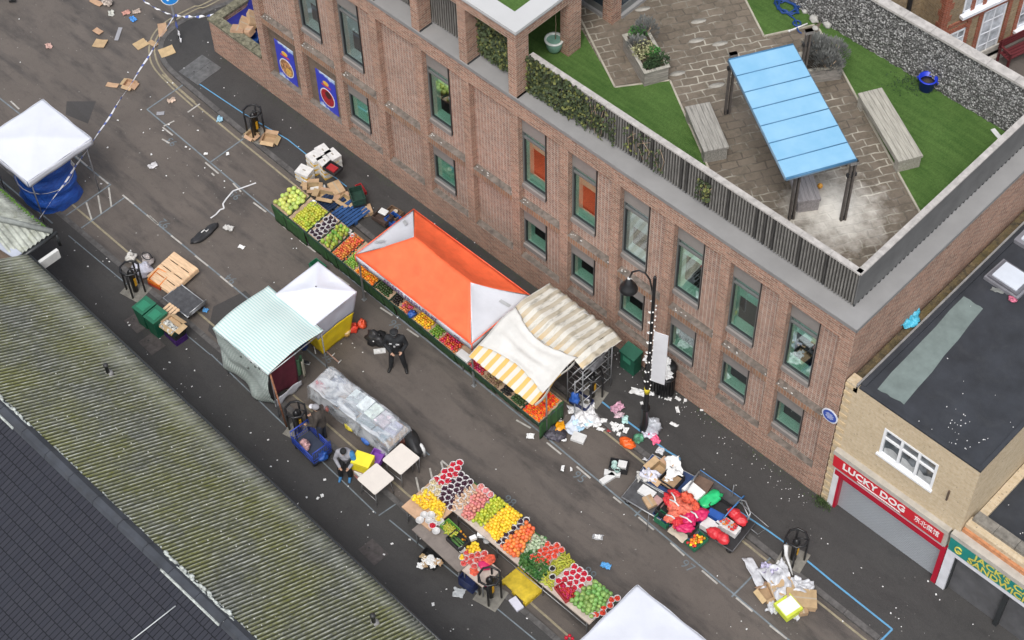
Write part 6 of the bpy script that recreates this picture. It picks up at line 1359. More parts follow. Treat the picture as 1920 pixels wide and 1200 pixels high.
for i, (u, v, lb) in enumerate(((1246, 735, 'black litter bin piled with white cartons by the brick wall'), (1226, 722, 'black litter bin behind the lamp column'))):
    t = thing('litter_bin', lb, 'bin', G(u, v, .075), .1, 'pair of black litter bins by the wall'); mb = MB(BLKPAINT)
    for k in range(18): a = 2*math.pi*k/18; mb.bb((.25*math.cos(a)-.015, .25*math.sin(a)-.015, .05), (.25*math.cos(a)+.015, .25*math.sin(a)+.015, .8))
    mb.lathe([(.22, .05), (.23, .78)], n=16); mb.lathe([(.28, .78), (.28, .84), (.2, .84)], n=16); mb.build('bin_body', t); mb = MB(BLKPAINT); mb.tube([(-.24, 0, .84), (-.24, 0, 1.15)], .02, 5); mb.tube([(.24, 0, .84), (.24, 0, 1.15)], .02, 5); mb.lathe([(.3, 1.15), (.26, 1.2), (0, 1.23)], n=16); mb.build('hood', t)
    for j in range(6): sheet('paper_scrap', 'white waste carton or paper piled on the black bins', PAPER, G(u, v, .075)+Vector((rnd.uniform(-.25, .25), rnd.uniform(-.25, .25), 1.2)), rnd.uniform(.18, .35), .2, rnd.uniform(0, 3), .06, 30+i*9+j, group='waste piled on the litter bins')
t = thing('wall_plaque', 'round blue plaque with white rim on the last brick pier', 'plaque', (17.71, -.005, 3.64)); xf = Matrix.Rotation(R(90), 4, 'X'); mb = MB(P('plaque_rim', (.66, .68, .74), .4)); disc(mb, .24, 0, .02, xf, 28); mb.mat(P('plaque_blue', (.04, .085, .36), .4, .05)); disc(mb, .2, .02, .026, xf, 28); mb.build('plaque_disc', t); mb = MB(P('plaque_letter', (.5, .54, .68), .5))
for k, (z, w_) in enumerate(((.09, .16), (.045, .24), (0, .2), (-.045, .24), (-.09, .14))): mb.bb((-w_/2, -.029, z-.008), (w_/2, -.026, z+.008))
mb.build('plaque_writing', t)
PBL = NT('poster_blue_print'); p_ = PBL.obj(); s_ = PBL.n('SeparateXYZ', {0: p_}); nn = PBL.noise(p_, 3, 4); edge = PBL.math('ADD', PBL.math('ABSOLUTE', PBL.math('ADD', s_.outputs[2], PBL.math('MULTIPLY', s_.outputs[0], .25))), PBL.math('MULTIPLY', nn, .5)); PBL.col(PBL.mix(PBL.ramp(edge, .92, 1.0), (.04, .055, .48), PBL.mix(PBL.ramp(nn, .4, .6), (.2, .42, .75), (.62, .68, .76)))); PBL.p(Roughness=.4); PB = PBL.m
for i, (x, lb) in enumerate(((-2.87, 'blue food poster showing golden dishes in an oval, further from the stall'), (-1.03, 'blue food poster showing a red dish in an oval, nearer the stall'))):
    t = thing('wall_poster', lb, 'poster', (x, D_-.012, 1.78)); mb = MB(PB); mb.bb((-.42, -.008, -.76), (.42, .01, .76)); mb.build('poster_sheet', t)
    mb = MB(P('poster_white', (.75, .72, .68), .5)); xe = Matrix.Translation((.0, -.01, -.2)) @ Matrix.Rotation(R(90), 4, 'X') @ Matrix.Diagonal((1, 1.15, 1, 1)); disc(mb, .32, 0, .004, xe, 28); mb.mat(P('dish_red', (.4, .02, .03), .4, .3, 12) if i else P('dish_mixed', (.45, .22, .1), .4, .7, 9)); disc(mb, .285, .004, .007, xe, 28); mb.mat(P('dish_dark', (.06, .02, .02), .4) if i else P('dish_gold', (.7, .42, .1), .4, .3, 14)); disc(mb, .13, .007, .009, xe, 16, (.05, .12) if i else (.08, -.1)); mb.mat(P('sun_gold', (.85, .5, .05), .4)); disc(mb, .1, .0, .006, Matrix.Translation((.0, -.01, .4)) @ Matrix.Rotation(R(90), 4, 'X') @ Matrix.Diagonal((1.3, .8, 1, 1)), 16); mb.mat(P('logo_red', (.6, .06, .05), .4)); mb.bb((-.2, -.018, .26), (.2, -.012, .31)); mb.build('printed_dish', t)
# ================================================================== PEOPLE
BLKCL = P('black_uniform', (.013, .014, .016), .8, .3, 8); HIV = P('uniform_patch', (.5, .5, .5), .6); BOOT = P('black_boot', (.012, .012, .012), .4)
def cap_hat(t, hd, hx):
    mb = MB(BLKCL); mb.ball(hd+hx @ Vector((0, .01, .045)), (.095, .11, .085), 14, 8, xf=None); mb.lathe([(.11, .03), (.12, .075), (.09, .105), (0, .11)], c=tuple(hd), n=14); mb.ball(hd+hx @ Vector((0, -.11, .03)), (.075, .06, .012), 10, 5); mb.build('cap', t)
    mb = MB(WHITEPL); mb.lathe([(.112, .035), (.115, .055)], c=tuple(hd), n=14); mb.build('cap_band', t)
J = dict(pelvis=(0, 0, .95), waist=(0, -.01, 1.1), chest=(0, -.02, 1.33), neck=(0, -.01, 1.52), head=(0, -.04, 1.66), face=(0, -1, 0), sh_l=(.2, 0, 1.43), sh_r=(-.2, 0, 1.43), el_l=(.3, -.02, 1.17), el_r=(-.3, -.04, 1.17), wr_l=(.2, -.24, 1.12), wr_r=(-.1, -.26, 1.08), hip_l=(.1, 0, .92), hip_r=(-.1, 0, .92), kn_l=(.16, -.05, .5), kn_r=(-.16, .02, .5), an_l=(.2, -.0, .09), an_r=(-.2, .0, .09), toe_l=(.26, -.18, .04), toe_r=(-.25, -.17, .04))
po_ = person('officer in black uniform and cap standing in the road with hands at the chest', G(747, 690), R(40), J, dict(jacket=BLKCL, trousers=BLKCL, shoes=BOOT, fat=1.08), None, cap_hat)
mb = MB(HIV); mb.box((.09, -.2, 1.36), (.1, .02, .04)); mb.box((-.1, -.2, 1.38), (.07, .02, .04)); mb.box((0, -.21, 1.28), (.05, .02, .05)); mb.build('vest_badge', po_); mb = MB(P('vest', (.02, .02, .022), .6, .3, 9)); mb.ball((0, -.02, 1.27), (.215, .19, .2), 16, 10, .1, 4); mb.lathe([(.2, .98), (.205, 1.05)], n=16, sy=.85); mb.build('stab_vest', po_)
bag('rubbish_bag', 'black rucksack heap on the road left of the officer', BLACKPL, G(707, 642), (.3, .22, .2), .3, .7, 2, 17); 
for k, (u, v) in enumerate(((700, 640), (714, 636), (702, 632))): mb = MB(WHITEPL); mb.ball((0, 0, 0), (.03, .02, .015), 6, 4); tag(mb.build('white_tag', None, G(u, v, .3)), 'small white tag on the black rucksack heap', 'tag', 'tags on the black rucksack')
o = carton('flat white tray lying between the black rucksack and the officer', WHITEPL, G(712, 659), R(52), .32, .14, .04)
GREYC_ = P('grey_cap_cloth', (.3, .3, .32), .85, .1); BRNJ = P('dark_brown_jacket', (.055, .045, .038), .85, .25, 8, .3, 20); DENIM = P('dark_denim', (.03, .035, .05), .85, .2, 9)
def grey_cap(t, hd, hx):
    mb = MB(GREYC_); mb.ball(hd+hx @ Vector((0, .005, .05)), (.098, .115, .085), 14, 8); mb.mat(P('white_peak', (.62, .62, .66), .8)); mb.ball(hd+hx @ Vector((0, -.12, .04)), (.085, .075, .014), 12, 5); mb.build('cap', t)
J2 = dict(J, wr_l=(.22, -.3, 1.0), wr_r=(-.16, -.3, 1.02), el_l=(.29, -.05, 1.15), el_r=(-.29, -.05, 1.15), head=(0, -.07, 1.64), toe_l=(.14, -.18, .04), toe_r=(-.14, -.17, .04), kn_l=(.12, -.03, .5), kn_r=(-.11, 0, .5), an_l=(.12, 0, .09), an_r=(-.11, 0, .09))
person('man in grey cap and dark brown jacket standing between caged pillar and small white table', G(607, 826, .03), R(-62), J2, dict(jacket=BRNJ, trousers=DENIM, shoes=BOOT, fat=1.12), P('dark_hair', (.02, .016, .013), .8), grey_cap).scale = (.93,)*3
GRJ = P('grey_puffer_jacket', (.3, .3, .33), .8, .15, 6, .3, 14); TEAL_ = P('blue_sleeve', (.04, .2, .42), .7, .2)
def beanie(t, hd, hx): mb = MB(BLKCL); mb.ball(hd+hx @ Vector((0, .01, .04)), (.1, .112, .1), 14, 8); mb.build('woolly_hat', t)
J3 = dict(pelvis=(0, .05, .5), waist=(0, .0, .63), chest=(0, -.08, .86), neck=(0, -.12, 1.04), head=(0, -.2, 1.16), face=(0, -1, 0), nod=(.4, 0, 0), sh_l=(.2, -.1, .96), sh_r=(-.2, -.1, .96), el_l=(.3, -.2, .72), el_r=(-.3, -.2, .72), wr_l=(.18, -.42, .66), wr_r=(-.12, -.42, .64), hip_l=(.1, .02, .48), hip_r=(-.1, .02, .48), kn_l=(.14, -.4, .5), kn_r=(-.14, -.4, .5), an_l=(.14, -.36, .09), an_r=(-.14, -.38, .09), toe_l=(.15, -.54, .04), toe_r=(-.15, -.56, .04))
s3 = G(653, 876, .06); p3 = person('seated man in grey jacket and black hat bent forward beside the yellow box', s3, R(35), J3, dict(jacket=GRJ, trousers=BLKCL, shoes=P('blue_shoe', (.05, .2, .42), .6), fat=1.2), None, beanie)
mb = MB(TEAL_); limb(mb, [(.2, -.1, .95), (.3, -.2, .72)], [.1, .08]); mb.build('blue_sleeve', p3); p3.scale = (.88,)*3
t = thing('folding_stool', 'small dark stool under the seated man', 'stool', s3, R(35)); mb = MB(BLACKPL); mb.bb((-.17, -.12, .36), (.17, .2, .39)); mb.build('seat', t)
for sx in (-1, 1): mb = MB(DKSTEEL); mb.tube([(sx*.16, -.12, .36), (sx*.16, .2, 0)], .012, 5); mb.tube([(sx*.16, .2, .36), (sx*.16, -.12, 0)], .012, 5); mb.build('leg', t)
J4 = dict(J, kn_l=(.12, -.25, .52), an_l=(.12, -.3, .09), toe_l=(.12, -.47, .04), kn_r=(-.1, .1, .5), an_r=(-.1, .35, .14), toe_r=(-.1, .2, .04))
person('person in black trousers walking at the top left corner of the photo', G(4, 8)+Vector((0, .05, 0)), R(-60), J4, dict(jacket=BLKCL, trousers=BLKCL, shoes=BOOT), P('dark_hair', (.02, .016, .013), .8))
# ================================================================== BOWL STALL (L-shaped tables)
SZ2 = .8
LT_ = P('stall_board_edge', (.5, .42, .36), .8, .15, 4)
bs = thing('market_stall_table', 'L shaped stall tables carrying bowls of fruit, on the left of the road', 'stall table', (13.3, -6.7, 0)); bo = (-13.3, 6.7, 0)
mb = MB(LT_); mb.bb((11.55, -7.16, SZ2-.04), (16.28, -6.2, SZ2)); mb.build('table_top', bs, bo)
mb = MB(P('tan_table_board', (.5, .32, .2), .7, .15, 4)); mb.bb((10.5, -7.98, SZ2-.04), (11.545, -6.2, SZ2)); mb.build('table_top', bs, bo)
mb = MB(P('green_grass_cloth', (.02, .14, .03), .9, .3, 20)); mb.bb((10.5, -6.2, SZ2-.25), (16.28, -6.17, SZ2+.003)); mb.build('cloth_front', bs, bo)
for x in (10.6, 11.6, 13, 14.6, 16.1):
    for y in (-6.3, -7.05 if x > 11 else -7.9): mb = MB(STEEL); mb.tube([(x, y, 0), (x, y, SZ2-.04)], .018, 6); mb.build('leg', bs, bo)
mb = MB(STEEL); mb.tube([(10.6, -7.9, .3), (10.6, -6.3, .3)], .012, 5); mb.tube([(11.6, -7.05, .3), (16.1, -7.05, .3)], .012, 5); mb.build('stretcher', bs, bo)
ct = thing('counter_table', 'long grey brown counter board behind the bowl stall', 'table', (12.05, -8.02, 0), R(-2)); mb = MB(P('grey_brown_board', (.2, .17, .15), .75, .15, 3, dirt=.3)); mb.bb((-.88, -.27, .72), (.86, .3, .76)); mb.build('table_top', ct)
for sx in (-.8, .78):
    for sy in (-.2, .24): mb = MB(STEEL); mb.tube([(sx, sy, 0), (sx, sy, .72)], .018, 6); mb.build('leg', ct)
c2 = thing('counter_table', 'small pale board with red punnets at the end of the grey counter', 'table', (13.22, -7.88, 0)); mb = MB(LT_); mb.bb((-.36, -.32, .68), (.4, .34, .72)); mb.build('table_top', c2)
for sx in (-.3, .34):
    for sy in (-.26, .28): mb = MB(STEEL); mb.tube([(sx, sy, 0), (sx, sy, .68)], .018, 6); mb.build('leg', c2)
def z4(l): return [(740+x/3.334, 840+y/3.334) for x, y in l]
CHE = fmat('cherry_red', (.55, .005, .03), .2, .35, 0); GRP_ = fmat('dark_grape_skin', (.06, .012, .035), .5, .35, 0); CRM = fmat('cream_skin', (.6, .5, .3), .25, .5, 0); BANY = fmat('lemon_yellow_skin', (.85, .55, .03), .12, .5, .3); PNK = fmat('pink_peach_skin', (.7, .25, .22), .25, .5, .3); GPR = fmat('green_pear_skin', (.5, .56, .05), .2, .5, .4); TOM = fmat('tomato_red', (.75, .06, .025), .3, .35, 0); PCH = fmat('peach_orange_skin', (.85, .22, .06), .15, .5, .3); GUA = fmat('pale_green_skin', (.24, .42, .11), .25, .5, .5); CHI = fmat('chilli_green', (.42, .42, .04), .3, .4, .4); LEAF = fmat('leaf_green', (.05, .15, .03), .4, .6, .5); CAUL = fmat('white_green_veg', (.5, .6, .4), .35, .6, .4)
rim = .098
bowls('clear bowl of bright red berries at the far corner of the bowl stall', 'bowls of red berries at the far corner', CHE, .1, quad_pts(z4([(240, 200), (385, 75), (440, 135), (310, 250)]), SZ2, .172, jit=.06), .03, flat=.7)
bowls('clear bowl of dark grapes on the bowl stall', 'bowls of dark grapes', GRP_, .1, quad_pts(z4([(425, 145), (510, 205), (350, 385), (262, 320), (310, 250)]), SZ2, .168, jit=.06), .028)
bowls('clear bowl of cream coloured produce at the left of the bowl stall', 'bowls of cream coloured produce', CRM, .1, quad_pts(z4([(190, 250), (270, 205), (310, 260), (270, 320), (190, 290)]), SZ2, .18, jit=.08), .035)
bowls('bowl of yellow fruit on the tan board at the left of the bowl stall', 'bowls of yellow fruit on the tan board', BANY, .09, quad_pts(z4([(110, 320), (190, 275), (320, 350), (290, 460), (240, 410)]), SZ2, .125, jit=.1), .05, rim=BANY)
bowls('clear bowl of pinkish onions beside the dark grapes', 'bowls of pinkish onions', fmat('onion_skin', (.6, .4, .26), .3, .5, 0), .095, quad_pts(z4([(455, 240), (520, 265), (420, 400), (345, 380), (380, 320)]), SZ2, .158, jit=.08), .038)
scatter('peach', 'pink peach in the block between the onions and the green pears', 'peach', 'pink peaches on the bowl stall', lambda: fruit_mesh('p', PNK, .052, 10, 7, 0, .92), quad_pts(z4([(540, 225), (625, 285), (480, 465), (415, 420)]), SZ2, .098)+quad_pts(z4([(545, 225), (605, 275), (480, 440), (430, 410)]), SZ2+.06, .1))
bowls('clear bowl of pink fruit at the road edge of the peach block', 'bowls of pink fruit', PNK, .095, quad_pts(z4([(520, 245), (560, 225), (630, 285), (590, 310)]), SZ2+.08, .175, jit=.06), .038)
scatter('pear', 'yellow green pear in the block beside the pink peaches', 'pear', 'green pears on the bowl stall', lambda: fruit_mesh('g', GPR, (.05, .05, .062), 9, 7, .1), quad_pts(z4([(625, 305), (710, 350), (560, 490), (480, 465)]), SZ2, .088)+quad_pts(z4([(625, 310), (695, 350), (560, 475), (500, 455)]), SZ2+.06, .095))
scatter('lemon', 'golden yellow fruit in the block between pears and plum bowls', 'mango', 'golden fruit on the bowl stall', lambda: fruit_mesh('l', BANY, (.06, .048, .045), 9, 7, .1), quad_pts(z4([(710, 350), (795, 430), (645, 595), (555, 500)]), SZ2, .088)+quad_pts(z4([(710, 355), (780, 430), (645, 580), (570, 505)]), SZ2+.055, .095))
bowls('clear bowl of dark plums in the single row beside the golden fruit', 'single row of plum bowls', PLUM, .085, quad_pts(z4([(800, 435), (835, 460), (670, 625), (640, 590)]), SZ2, .155, jit=.05), .034)
scatter('orange', 'orange coloured fruit in the block beside the row of plum bowls', 'orange', 'orange fruit on the bowl stall', lambda: fruit_mesh('o', PCH, .058, 10, 7), quad_pts(z4([(835, 465), (885, 515), (770, 700), (655, 620)]), SZ2, .105)+quad_pts(z4([(830, 475), (870, 515), (765, 680), (675, 620)]), SZ2+.07, .108))
def leafy(mat, n=16, r=.09):
    mb = MB(mat)
    for k in range(n):
        a = rnd.uniform(0, 6.28); e = rnd.uniform(.1, 1.2); d = Vector((math.cos(a)*math.cos(e), math.sin(a)*math.cos(e), math.sin(e))); s = Vector((-math.sin(a), math.cos(a), 0))*r*.32; L_ = r*rnd.uniform(.7, 1.25); c = Vector((0, 0, .02))
        mb.add([c, c+d*L_*.5+s, c+d*L_+Vector((0, 0, -.02)), c+d*L_*.5-s], [(0, 1, 2, 3)])
    return mb
scatter('cauliflower', 'white and green vegetable head beside the orange fruit block', 'vegetable', 'white green vegetable heads', lambda: fruit_mesh('c', CAUL, .05, 9, 6, .4), quad_pts(z4([(875, 545), (955, 580), (880, 660), (800, 660)]), SZ2, .1)+quad_pts(z4([(870, 560), (940, 590), (880, 650), (820, 650)]), SZ2+.05, .1))
scatter('leafy_bunch', 'bunch of dark green leaves at the inner edge of the bowl stall', 'greens', 'leafy green bunches', lambda: leafy(LEAF), quad_pts(z4([(800, 640), (880, 660), (985, 750), (900, 830), (780, 730)]), SZ2+.02, .105), smin=.8, smax=1.3)
scatter('leafy_bunch', 'small green leaf bunch between the white vegetable heads', 'greens', 'leaves among the white heads', lambda: leafy(LEAF, 8, .07), quad_pts(z4([(850, 560), (960, 570), (890, 660), (790, 660)]), SZ2+.06, .15))
bowls('bowl of red tomatoes in the block between green leaves and chillies', 'bowls of tomatoes', TOM, .088, quad_pts(z4([(960, 580), (1060, 640), (950, 735), (850, 695)]), SZ2, .15, jit=.08), .03, rim=P('reddish_rim', (.6, .3, .26), .4))
scatter('chilli', 'yellow green pepper in the block beside the tomato bowls', 'pepper', 'yellow green peppers', lambda: fruit_mesh('k', CHI, (.085, .026, .028), 7, 6, .2), quad_pts(z4([(1060, 655), (1130, 715), (1010, 800), (960, 740)]), SZ2, .075)+quad_pts(z4([(960, 745), (1000, 800), (990, 900), (915, 830)]), SZ2, .075)+quad_pts(z4([(1050, 665), (1115, 715), (1010, 790), (970, 740)]), SZ2+.045, .08))
bowls('bowl of blackish produce among the yellow green peppers', 'pair of blackish bowls', DRK, .08, [G(*q, SZ2+.05) for q in z4([(985, 760), (987, 812)])], .03)
bowls('clear bowl of red berries at the near half of the stall behind the red crate', 'bowls of red berries in the near block', CHE, .092, quad_pts(z4([(1135, 715), (1250, 815), (1110, 910), (1000, 840)]), SZ2, .168, jit=.1), .03, flat=.7)
o = crate('red crate of crimson fruit at the inner edge of the bowl stall', REDPL, G(*z4([(1070, 905)])[0], SZ2), R(-12), .5, .36, .12); scatter('plum', 'crimson fruit in the red crate on the bowl stall', 'plum', 'crimson fruit in the red crate', lambda: fruit_mesh('pl', POM, .03, 7, 5), quad_pts(z4([(1025, 890), (1060, 860), (1125, 905), (1085, 950)]), SZ2+.07, .05))
scatter('guava', 'large pale green fruit heaped at the near end of the bowl stall', 'guava', 'pale green fruit at the near end', lambda: fruit_mesh('gu', GUA, .07, 10, 8, .12), quad_pts(z4([(1260, 825), (1375, 910), (1235, 1070), (1090, 960)]), SZ2, .128)+quad_pts(z4([(1260, 840), (1355, 910), (1235, 1040), (1120, 960)]), SZ2+.08, .13)+quad_pts(z4([(1255, 865), (1320, 915), (1225, 1005), (1150, 955)]), SZ2+.15, .14))
bowls('bowl of red fruit at the very end of the bowl stall by the white gazebo', 'bowls of red fruit at the stall end', TOM, .088, quad_pts(z4([(1375, 915), (1420, 940), (1290, 1070), (1240, 1050)]), SZ2, .16, jit=.06), .03)
bowls('empty clear bowl on the tan board left of the red berry bowl', 'empty clear bowls on the tan board', CRM, .1, [G(*q, SZ2) for q in z4([(185, 425), (228, 425), (158, 458), (215, 460), (265, 455), (260, 525), (285, 470)])], .03, fill=False)
bowls('lone bowl of red berries on the tan board corner', 'lone red bowl', CHE, .1, [G(*z4([(238, 490)])[0], SZ2)], .03, flat=.7)
bowls('empty clear bowl at the near end of the bowl stall', 'empty bowl at the stall end', CRM, .09, [G(*z4([(1235, 1058)])[0], SZ2+.02)], .03, fill=False)
ZC = .76
crate('green crate heaped with yellow green peppers on the grey counter', P('lime_crate', (.12, .3, .04), .5, .15), G(*z4([(348, 510)])[0], ZC), R(-3), .46, .3, .12); scatter('chilli', 'yellow green pepper in the crate on the grey counter', 'pepper', 'peppers in the counter crate', lambda: fruit_mesh('k2', CHI, (.075, .025, .026), 7, 5, .2), quad_pts(z4([(295, 500), (340, 465), (400, 530), (350, 560)]), ZC+.08, .06))
crate('black crate with cucumbers on the grey counter', BLACKPL, G(*z4([(395, 590)])[0], ZC), R(-3), .5, .36, .16); scatter('cucumber', 'dark green cucumber in the black crate on the grey counter', 'cucumber', 'cucumbers in the black crate', lambda: fruit_mesh('cu', fmat('cucumber_skin', (.06, .14, .03), .3), (.17, .026, .026), 8, 6), [G(*q, ZC+.11) for q in z4([(375, 585), (390, 575), (405, 592), (385, 600), (412, 580)])], rot=False, tilt=.1)
scatter('orange', 'orange lying loose around the crates on the grey counter', 'orange', 'loose oranges on the counter', lambda: fruit_mesh('o2', ORA, .036, 8, 6), [G(*q, ZC) for q in z4([(335, 562), (412, 528), (430, 545), (440, 560), (443, 575), (425, 580)])])
bowls('empty white bowl between the black crate and the red punnets', 'white bowl on the counter', CRM, .09, [G(*z4([(420, 640)])[0], ZC)], .03, fill=False); bowls('bowl of yellow fruit at the corner of the counter', 'yellow bowl at the counter corner', BANY, .085, [G(*z4([(422, 690)])[0], ZC)], .04)
Z5 = .72
bowls('punnet bowl of red fruit on the small pale board', 'bowls of red fruit on the pale board', fmat('punnet_red', (.65, .08, .07), .3, .35, 0), .09, quad_pts(z4([(430, 660), (560, 640), (590, 690), (480, 760), (410, 730)]), Z5, .165, jit=.08), .03, rim=P('reddish_rim', (.6, .3, .26), .4))
scatter('mango', 'golden fruit behind the red punnet bowls', 'mango', 'golden fruit on the pale board', lambda: fruit_mesh('mg', BANY, .05, 8, 6), quad_pts(z4([(440, 620), (510, 590), (540, 650), (460, 660)]), Z5, .085)+quad_pts(z4([(460, 620), (505, 600), (525, 640), (470, 650)]), Z5+.06, .09))
RNET = P('orange_red_net', (.72, .1, .05), .7, .4, 14, .5, 30); MAG = P('magenta_plastic', (.62, .02, .12), .45, .15, 5)
bag('net_bag', 'orange red net bag at the road side of the small pale board', RNET, G(*z4([(590, 705)])[0], Z5), (.15, .17, .06), nz=.3, seed=31, knot=False); bag('carrier_bag', 'magenta bag between the red punnets and net bags', MAG, G(*z4([(560, 740)])[0], Z5), (.15, .13, .06), nz=.3, seed=32, knot=False); bag('net_bag', 'orange red net bag leaning to the caged pillar', RNET, G(*z4([(500, 785)])[0], Z5-.1), (.16, .16, .07), nz=.3, seed=33, knot=False)
crate('crate of red and yellow peppers within the pillar cage edge', BLACKPL, G(*z4([(560, 850)])[0], .45), .2, .34, .26, .12); scatter('pepper', 'small red or yellow pepper in the crate by the pillar cage', 'pepper', 'peppers by the pillar cage', lambda: fruit_mesh('rp', P('red_yellow_pepper', (.72, .1, .01), .35, .2, 5, objvar=1.), .035, 7, 5), quad_pts(z4([(525, 830), (570, 805), (605, 850), (570, 870)]), .53, .055))
for k in range(2): crate(f'dark blue crate under the end of the counter, {["lower", "upper"][k]}', P('navy_plastic', (.015, .025, .09), .5, .2, 6), G(*z4([(470, 855)])[0], .06)+Vector((0, 0, k*.2)), .1, .46, .34, .19)
pallet('yellow stained pallet lying inside the L of the bowl stall', P('yellow_pallet_plastic', (.55, .4, .02), .6, .25, 5, .2, 30, dirt=.4, dirtc=(.22, .15, .03)), (14.07, -7.25, .02), R(-3), .92, .62, .13, nb=5, topm=P('yellow_pallet_top', (.6, .44, .03), .6, .2, 4, dirt=.45, dirtc=(.3, .2, .04)))
mb = MB(P('yellow_pallet_top', (.6, .44, .03))); mb.bb((-.44, -.29, .0), (.44, .29, .012)); tag(mb.build('yellow_board', None, (14.07, -7.25, .152), R(-3)), 'yellow stained board lying on the yellow pallet', 'board')
carton('flat white box lying below the yellow pallet', P('lilac_white_card', (.62, .62, .7), .6, .06), G(968, 1135, .03), R(-12), .36, .2, .1); sheet('waste_plastic', 'greyish clear plastic lid on the pavement left of the lower caged pillar', P('clear_grey', (.4, .42, .43), .3, .1), G(861, 1112, .07), .3, .26, .5, .02, 3, 'lid')
crate('crate overflowing with white waste under the grey counter', BLACKPL, G(807, 1052, .07), R(10), .5, .36, .25)
for k in range(14): sheet('paper_scrap', 'white waste paper spilling from the crate below the counter', PAPER if k % 4 else CARD, G(808+rnd.uniform(-22, 22), 1048+rnd.uniform(-8, 14), .3), .18, .14, rnd.uniform(0, 3), .05, 60+k, group='waste by the counter crate', nu=6)
mb = MB(P('wheel_grey', (.3, .3, .3), .5)); mb.lathe([(.09, 0), (.09, .04), (.03, .05), (0, .05)], n=14); tag(mb.build('round_weight', None, G(*z4([(575, 583)])[0], .6)), 'grey round scale pan hanging at the inner stall edge', 'scale pan'); carton('white paper block hanging on the inner stall edge', PAPER, G(*z4([(545, 540)])[0], .7), .6, .22, .16, .05); carton('white card standing behind the golden fruit crate', PAPER, G(*z4([(490, 570)])[0], .75), 1.2, .16, .1, .1)
scatter('mango', 'small heap fruit in the bowl at the bottom edge of the photo', 'fruit', 'fruit at the bottom edge', lambda: fruit_mesh('bt', CHE, .05), [G(1068, 1194, .6), G(1062, 1198, .6), G(1074, 1199, .6)])
# ================================================================== TROLLEYS WITH GOODS (right of the road)
def z5(x, y): return (980+x/3.157, 680+y/3.157)
def A5(a, b, z=0): p, q = G(*z5(*a), z), G(*z5(*b), z); return math.atan2(q.y-p.y, q.x-p.x)
NAVYF = P('navy_frame', (.03, .06, .16), .5, .15); BLUF = P('blue_frame', (.06, .2, .45), .5, .15); BRNW = P('brown_deck_board', (.14, .09, .065), .7, .2, 5)
tA = G(*z5(745, 805), .3); trolley('low grey platform trolley nearest the road with dark deck and waste boxes', (tA.x, tA.y, 0), A5((690, 715), (870, 820)), 1.2, .72, .3, 0, STEEL, DKSTEEL)
for (x, y), c_, w_, d_, h_, lb in (((735, 775), WHITEPL, .42, .26, .1, 'white carton on the low grey trolley nearest the road'), ((750, 830), CARD, .34, .24, .1, 'small carton at the near side of the low grey trolley'), ((805, 830), P('pink_card', (.5, .3, .28), .7, .2), .3, .2, .1, 'pinkish carton at the end of the low grey trolley')):
    carton(lb, c_, G(*z5(x, y), .3), rnd.uniform(-.5, .3), w_, d_, h_)
tB = G(*z5(850, 675), .35); trolley('grey platform trolley with cardboard and a black crate near the blue line corner', (tB.x, tB.y, 0), A5((700, 690), (850, 770)), 1.35, .85, .33, .5, STEEL, NAVYF, hs=1)
carton('open cardboard box on the trolley by the blue line corner', CARD, G(*z5(815, 665), .35), A5((800, 620), (860, 670)), .5, .45, .2, open_=1); crate('black crate with brown lining and white scraps on the trolley', BLACKPL, G(*z5(880, 705), .4), A5((870, 640), (930, 680)), .5, .5, .22)
mb = MB(CARDI); mb.box((0, 0, 0), (.44, .44, .03)); tag(mb.build('cardboard_liner', None, G(*z5(880, 700), .52), A5((870, 640), (930, 680))), 'brown cardboard liner in the black crate on the trolley', 'liner')
for k in range(5): sheet('paper_scrap', 'white scrap in the black crate on the trolley', PAPER, G(*z5(rnd.uniform(850, 880), rnd.uniform(680, 715)), .56), .09, .07, k, .03, 90+k, group='scraps in the black crate', nu=5)
sheet('newspaper', 'large pale papers spread at the back of the trolley by the blue line', PAPER, G(*z5(895, 625), .55), .62, .4, -.7, .12, 81); sheet('plastic_bag', 'white plastic bag hanging over the trolley side by the road', SACK, G(*z5(755, 675), .45), .5, .3, .3, .16, 82); sheet('plastic_bag', 'greyish plastic bag at the far corner of the trolley', P('grey_white_plastic', (.5, .49, .47), .6, .1), G(*z5(710, 680), .4), .3, .3, .8, .14, 83)
tC = G(*z5(1110, 790), .35); trolley('blue framed trolley with a green bag beside the pavement', (tC.x, tC.y, 0), A5((1055, 690), (1200, 790)), 1.35, .95, .35, .35, BLUF, DKSTEEL)
carton('brown flat box on the blue framed trolley', BRNW, G(*z5(1055, 735), .36), A5((1000, 720), (1100, 770)), .5, .42, .14); carton('flat white carton with handwriting between the brown box and orange bag', PAPER, G(*z5(1010, 775), .42), A5((965, 730), (1050, 800)), .5, .34, .16)
GRB = P('bright_green_plastic', (.02, .5, .17), .4, .12, 5); bag('carrier_bag', 'bright green bag on the blue framed trolley', GRB, G(*z5(1110, 815), .4), (.34, .2, .1), A5((1040, 850), (1160, 770)), .35, 2, 41, knot=False)
RBAG = P('red_plastic_bag', (.6, .03, .04), .42, .15, 5); SALM = P('salmon_net', (.78, .16, .1), .7, .35, 14, .4, 30)
tD = G(*z5(945, 890), .45); an = A5((890, 770), (1090, 910)); trolley('trolley buried under crates of red and orange bags', (tD.x, tD.y, 0), an, 1.25, .85, .3, 0, NAVYF, DKSTEEL)
dx = Vector((math.cos(an), math.sin(an), 0)); dy = Vector((-dx.y, dx.x, 0))
nm4 = ['far road side', 'far pavement side', 'near road side', 'near pavement side']
for i, (a, b) in enumerate(((-.3, -.2), (-.3, .22), (.28, -.2), (.28, .22))): crate('crate under the red and orange bags, '+nm4[i]+' of its trolley', [BLACKPL, NAVYF, BLACKPL, PUR][i], tD-Vector((0, 0, .15))+dx*a+dy*b, an, .56, .4, .24)
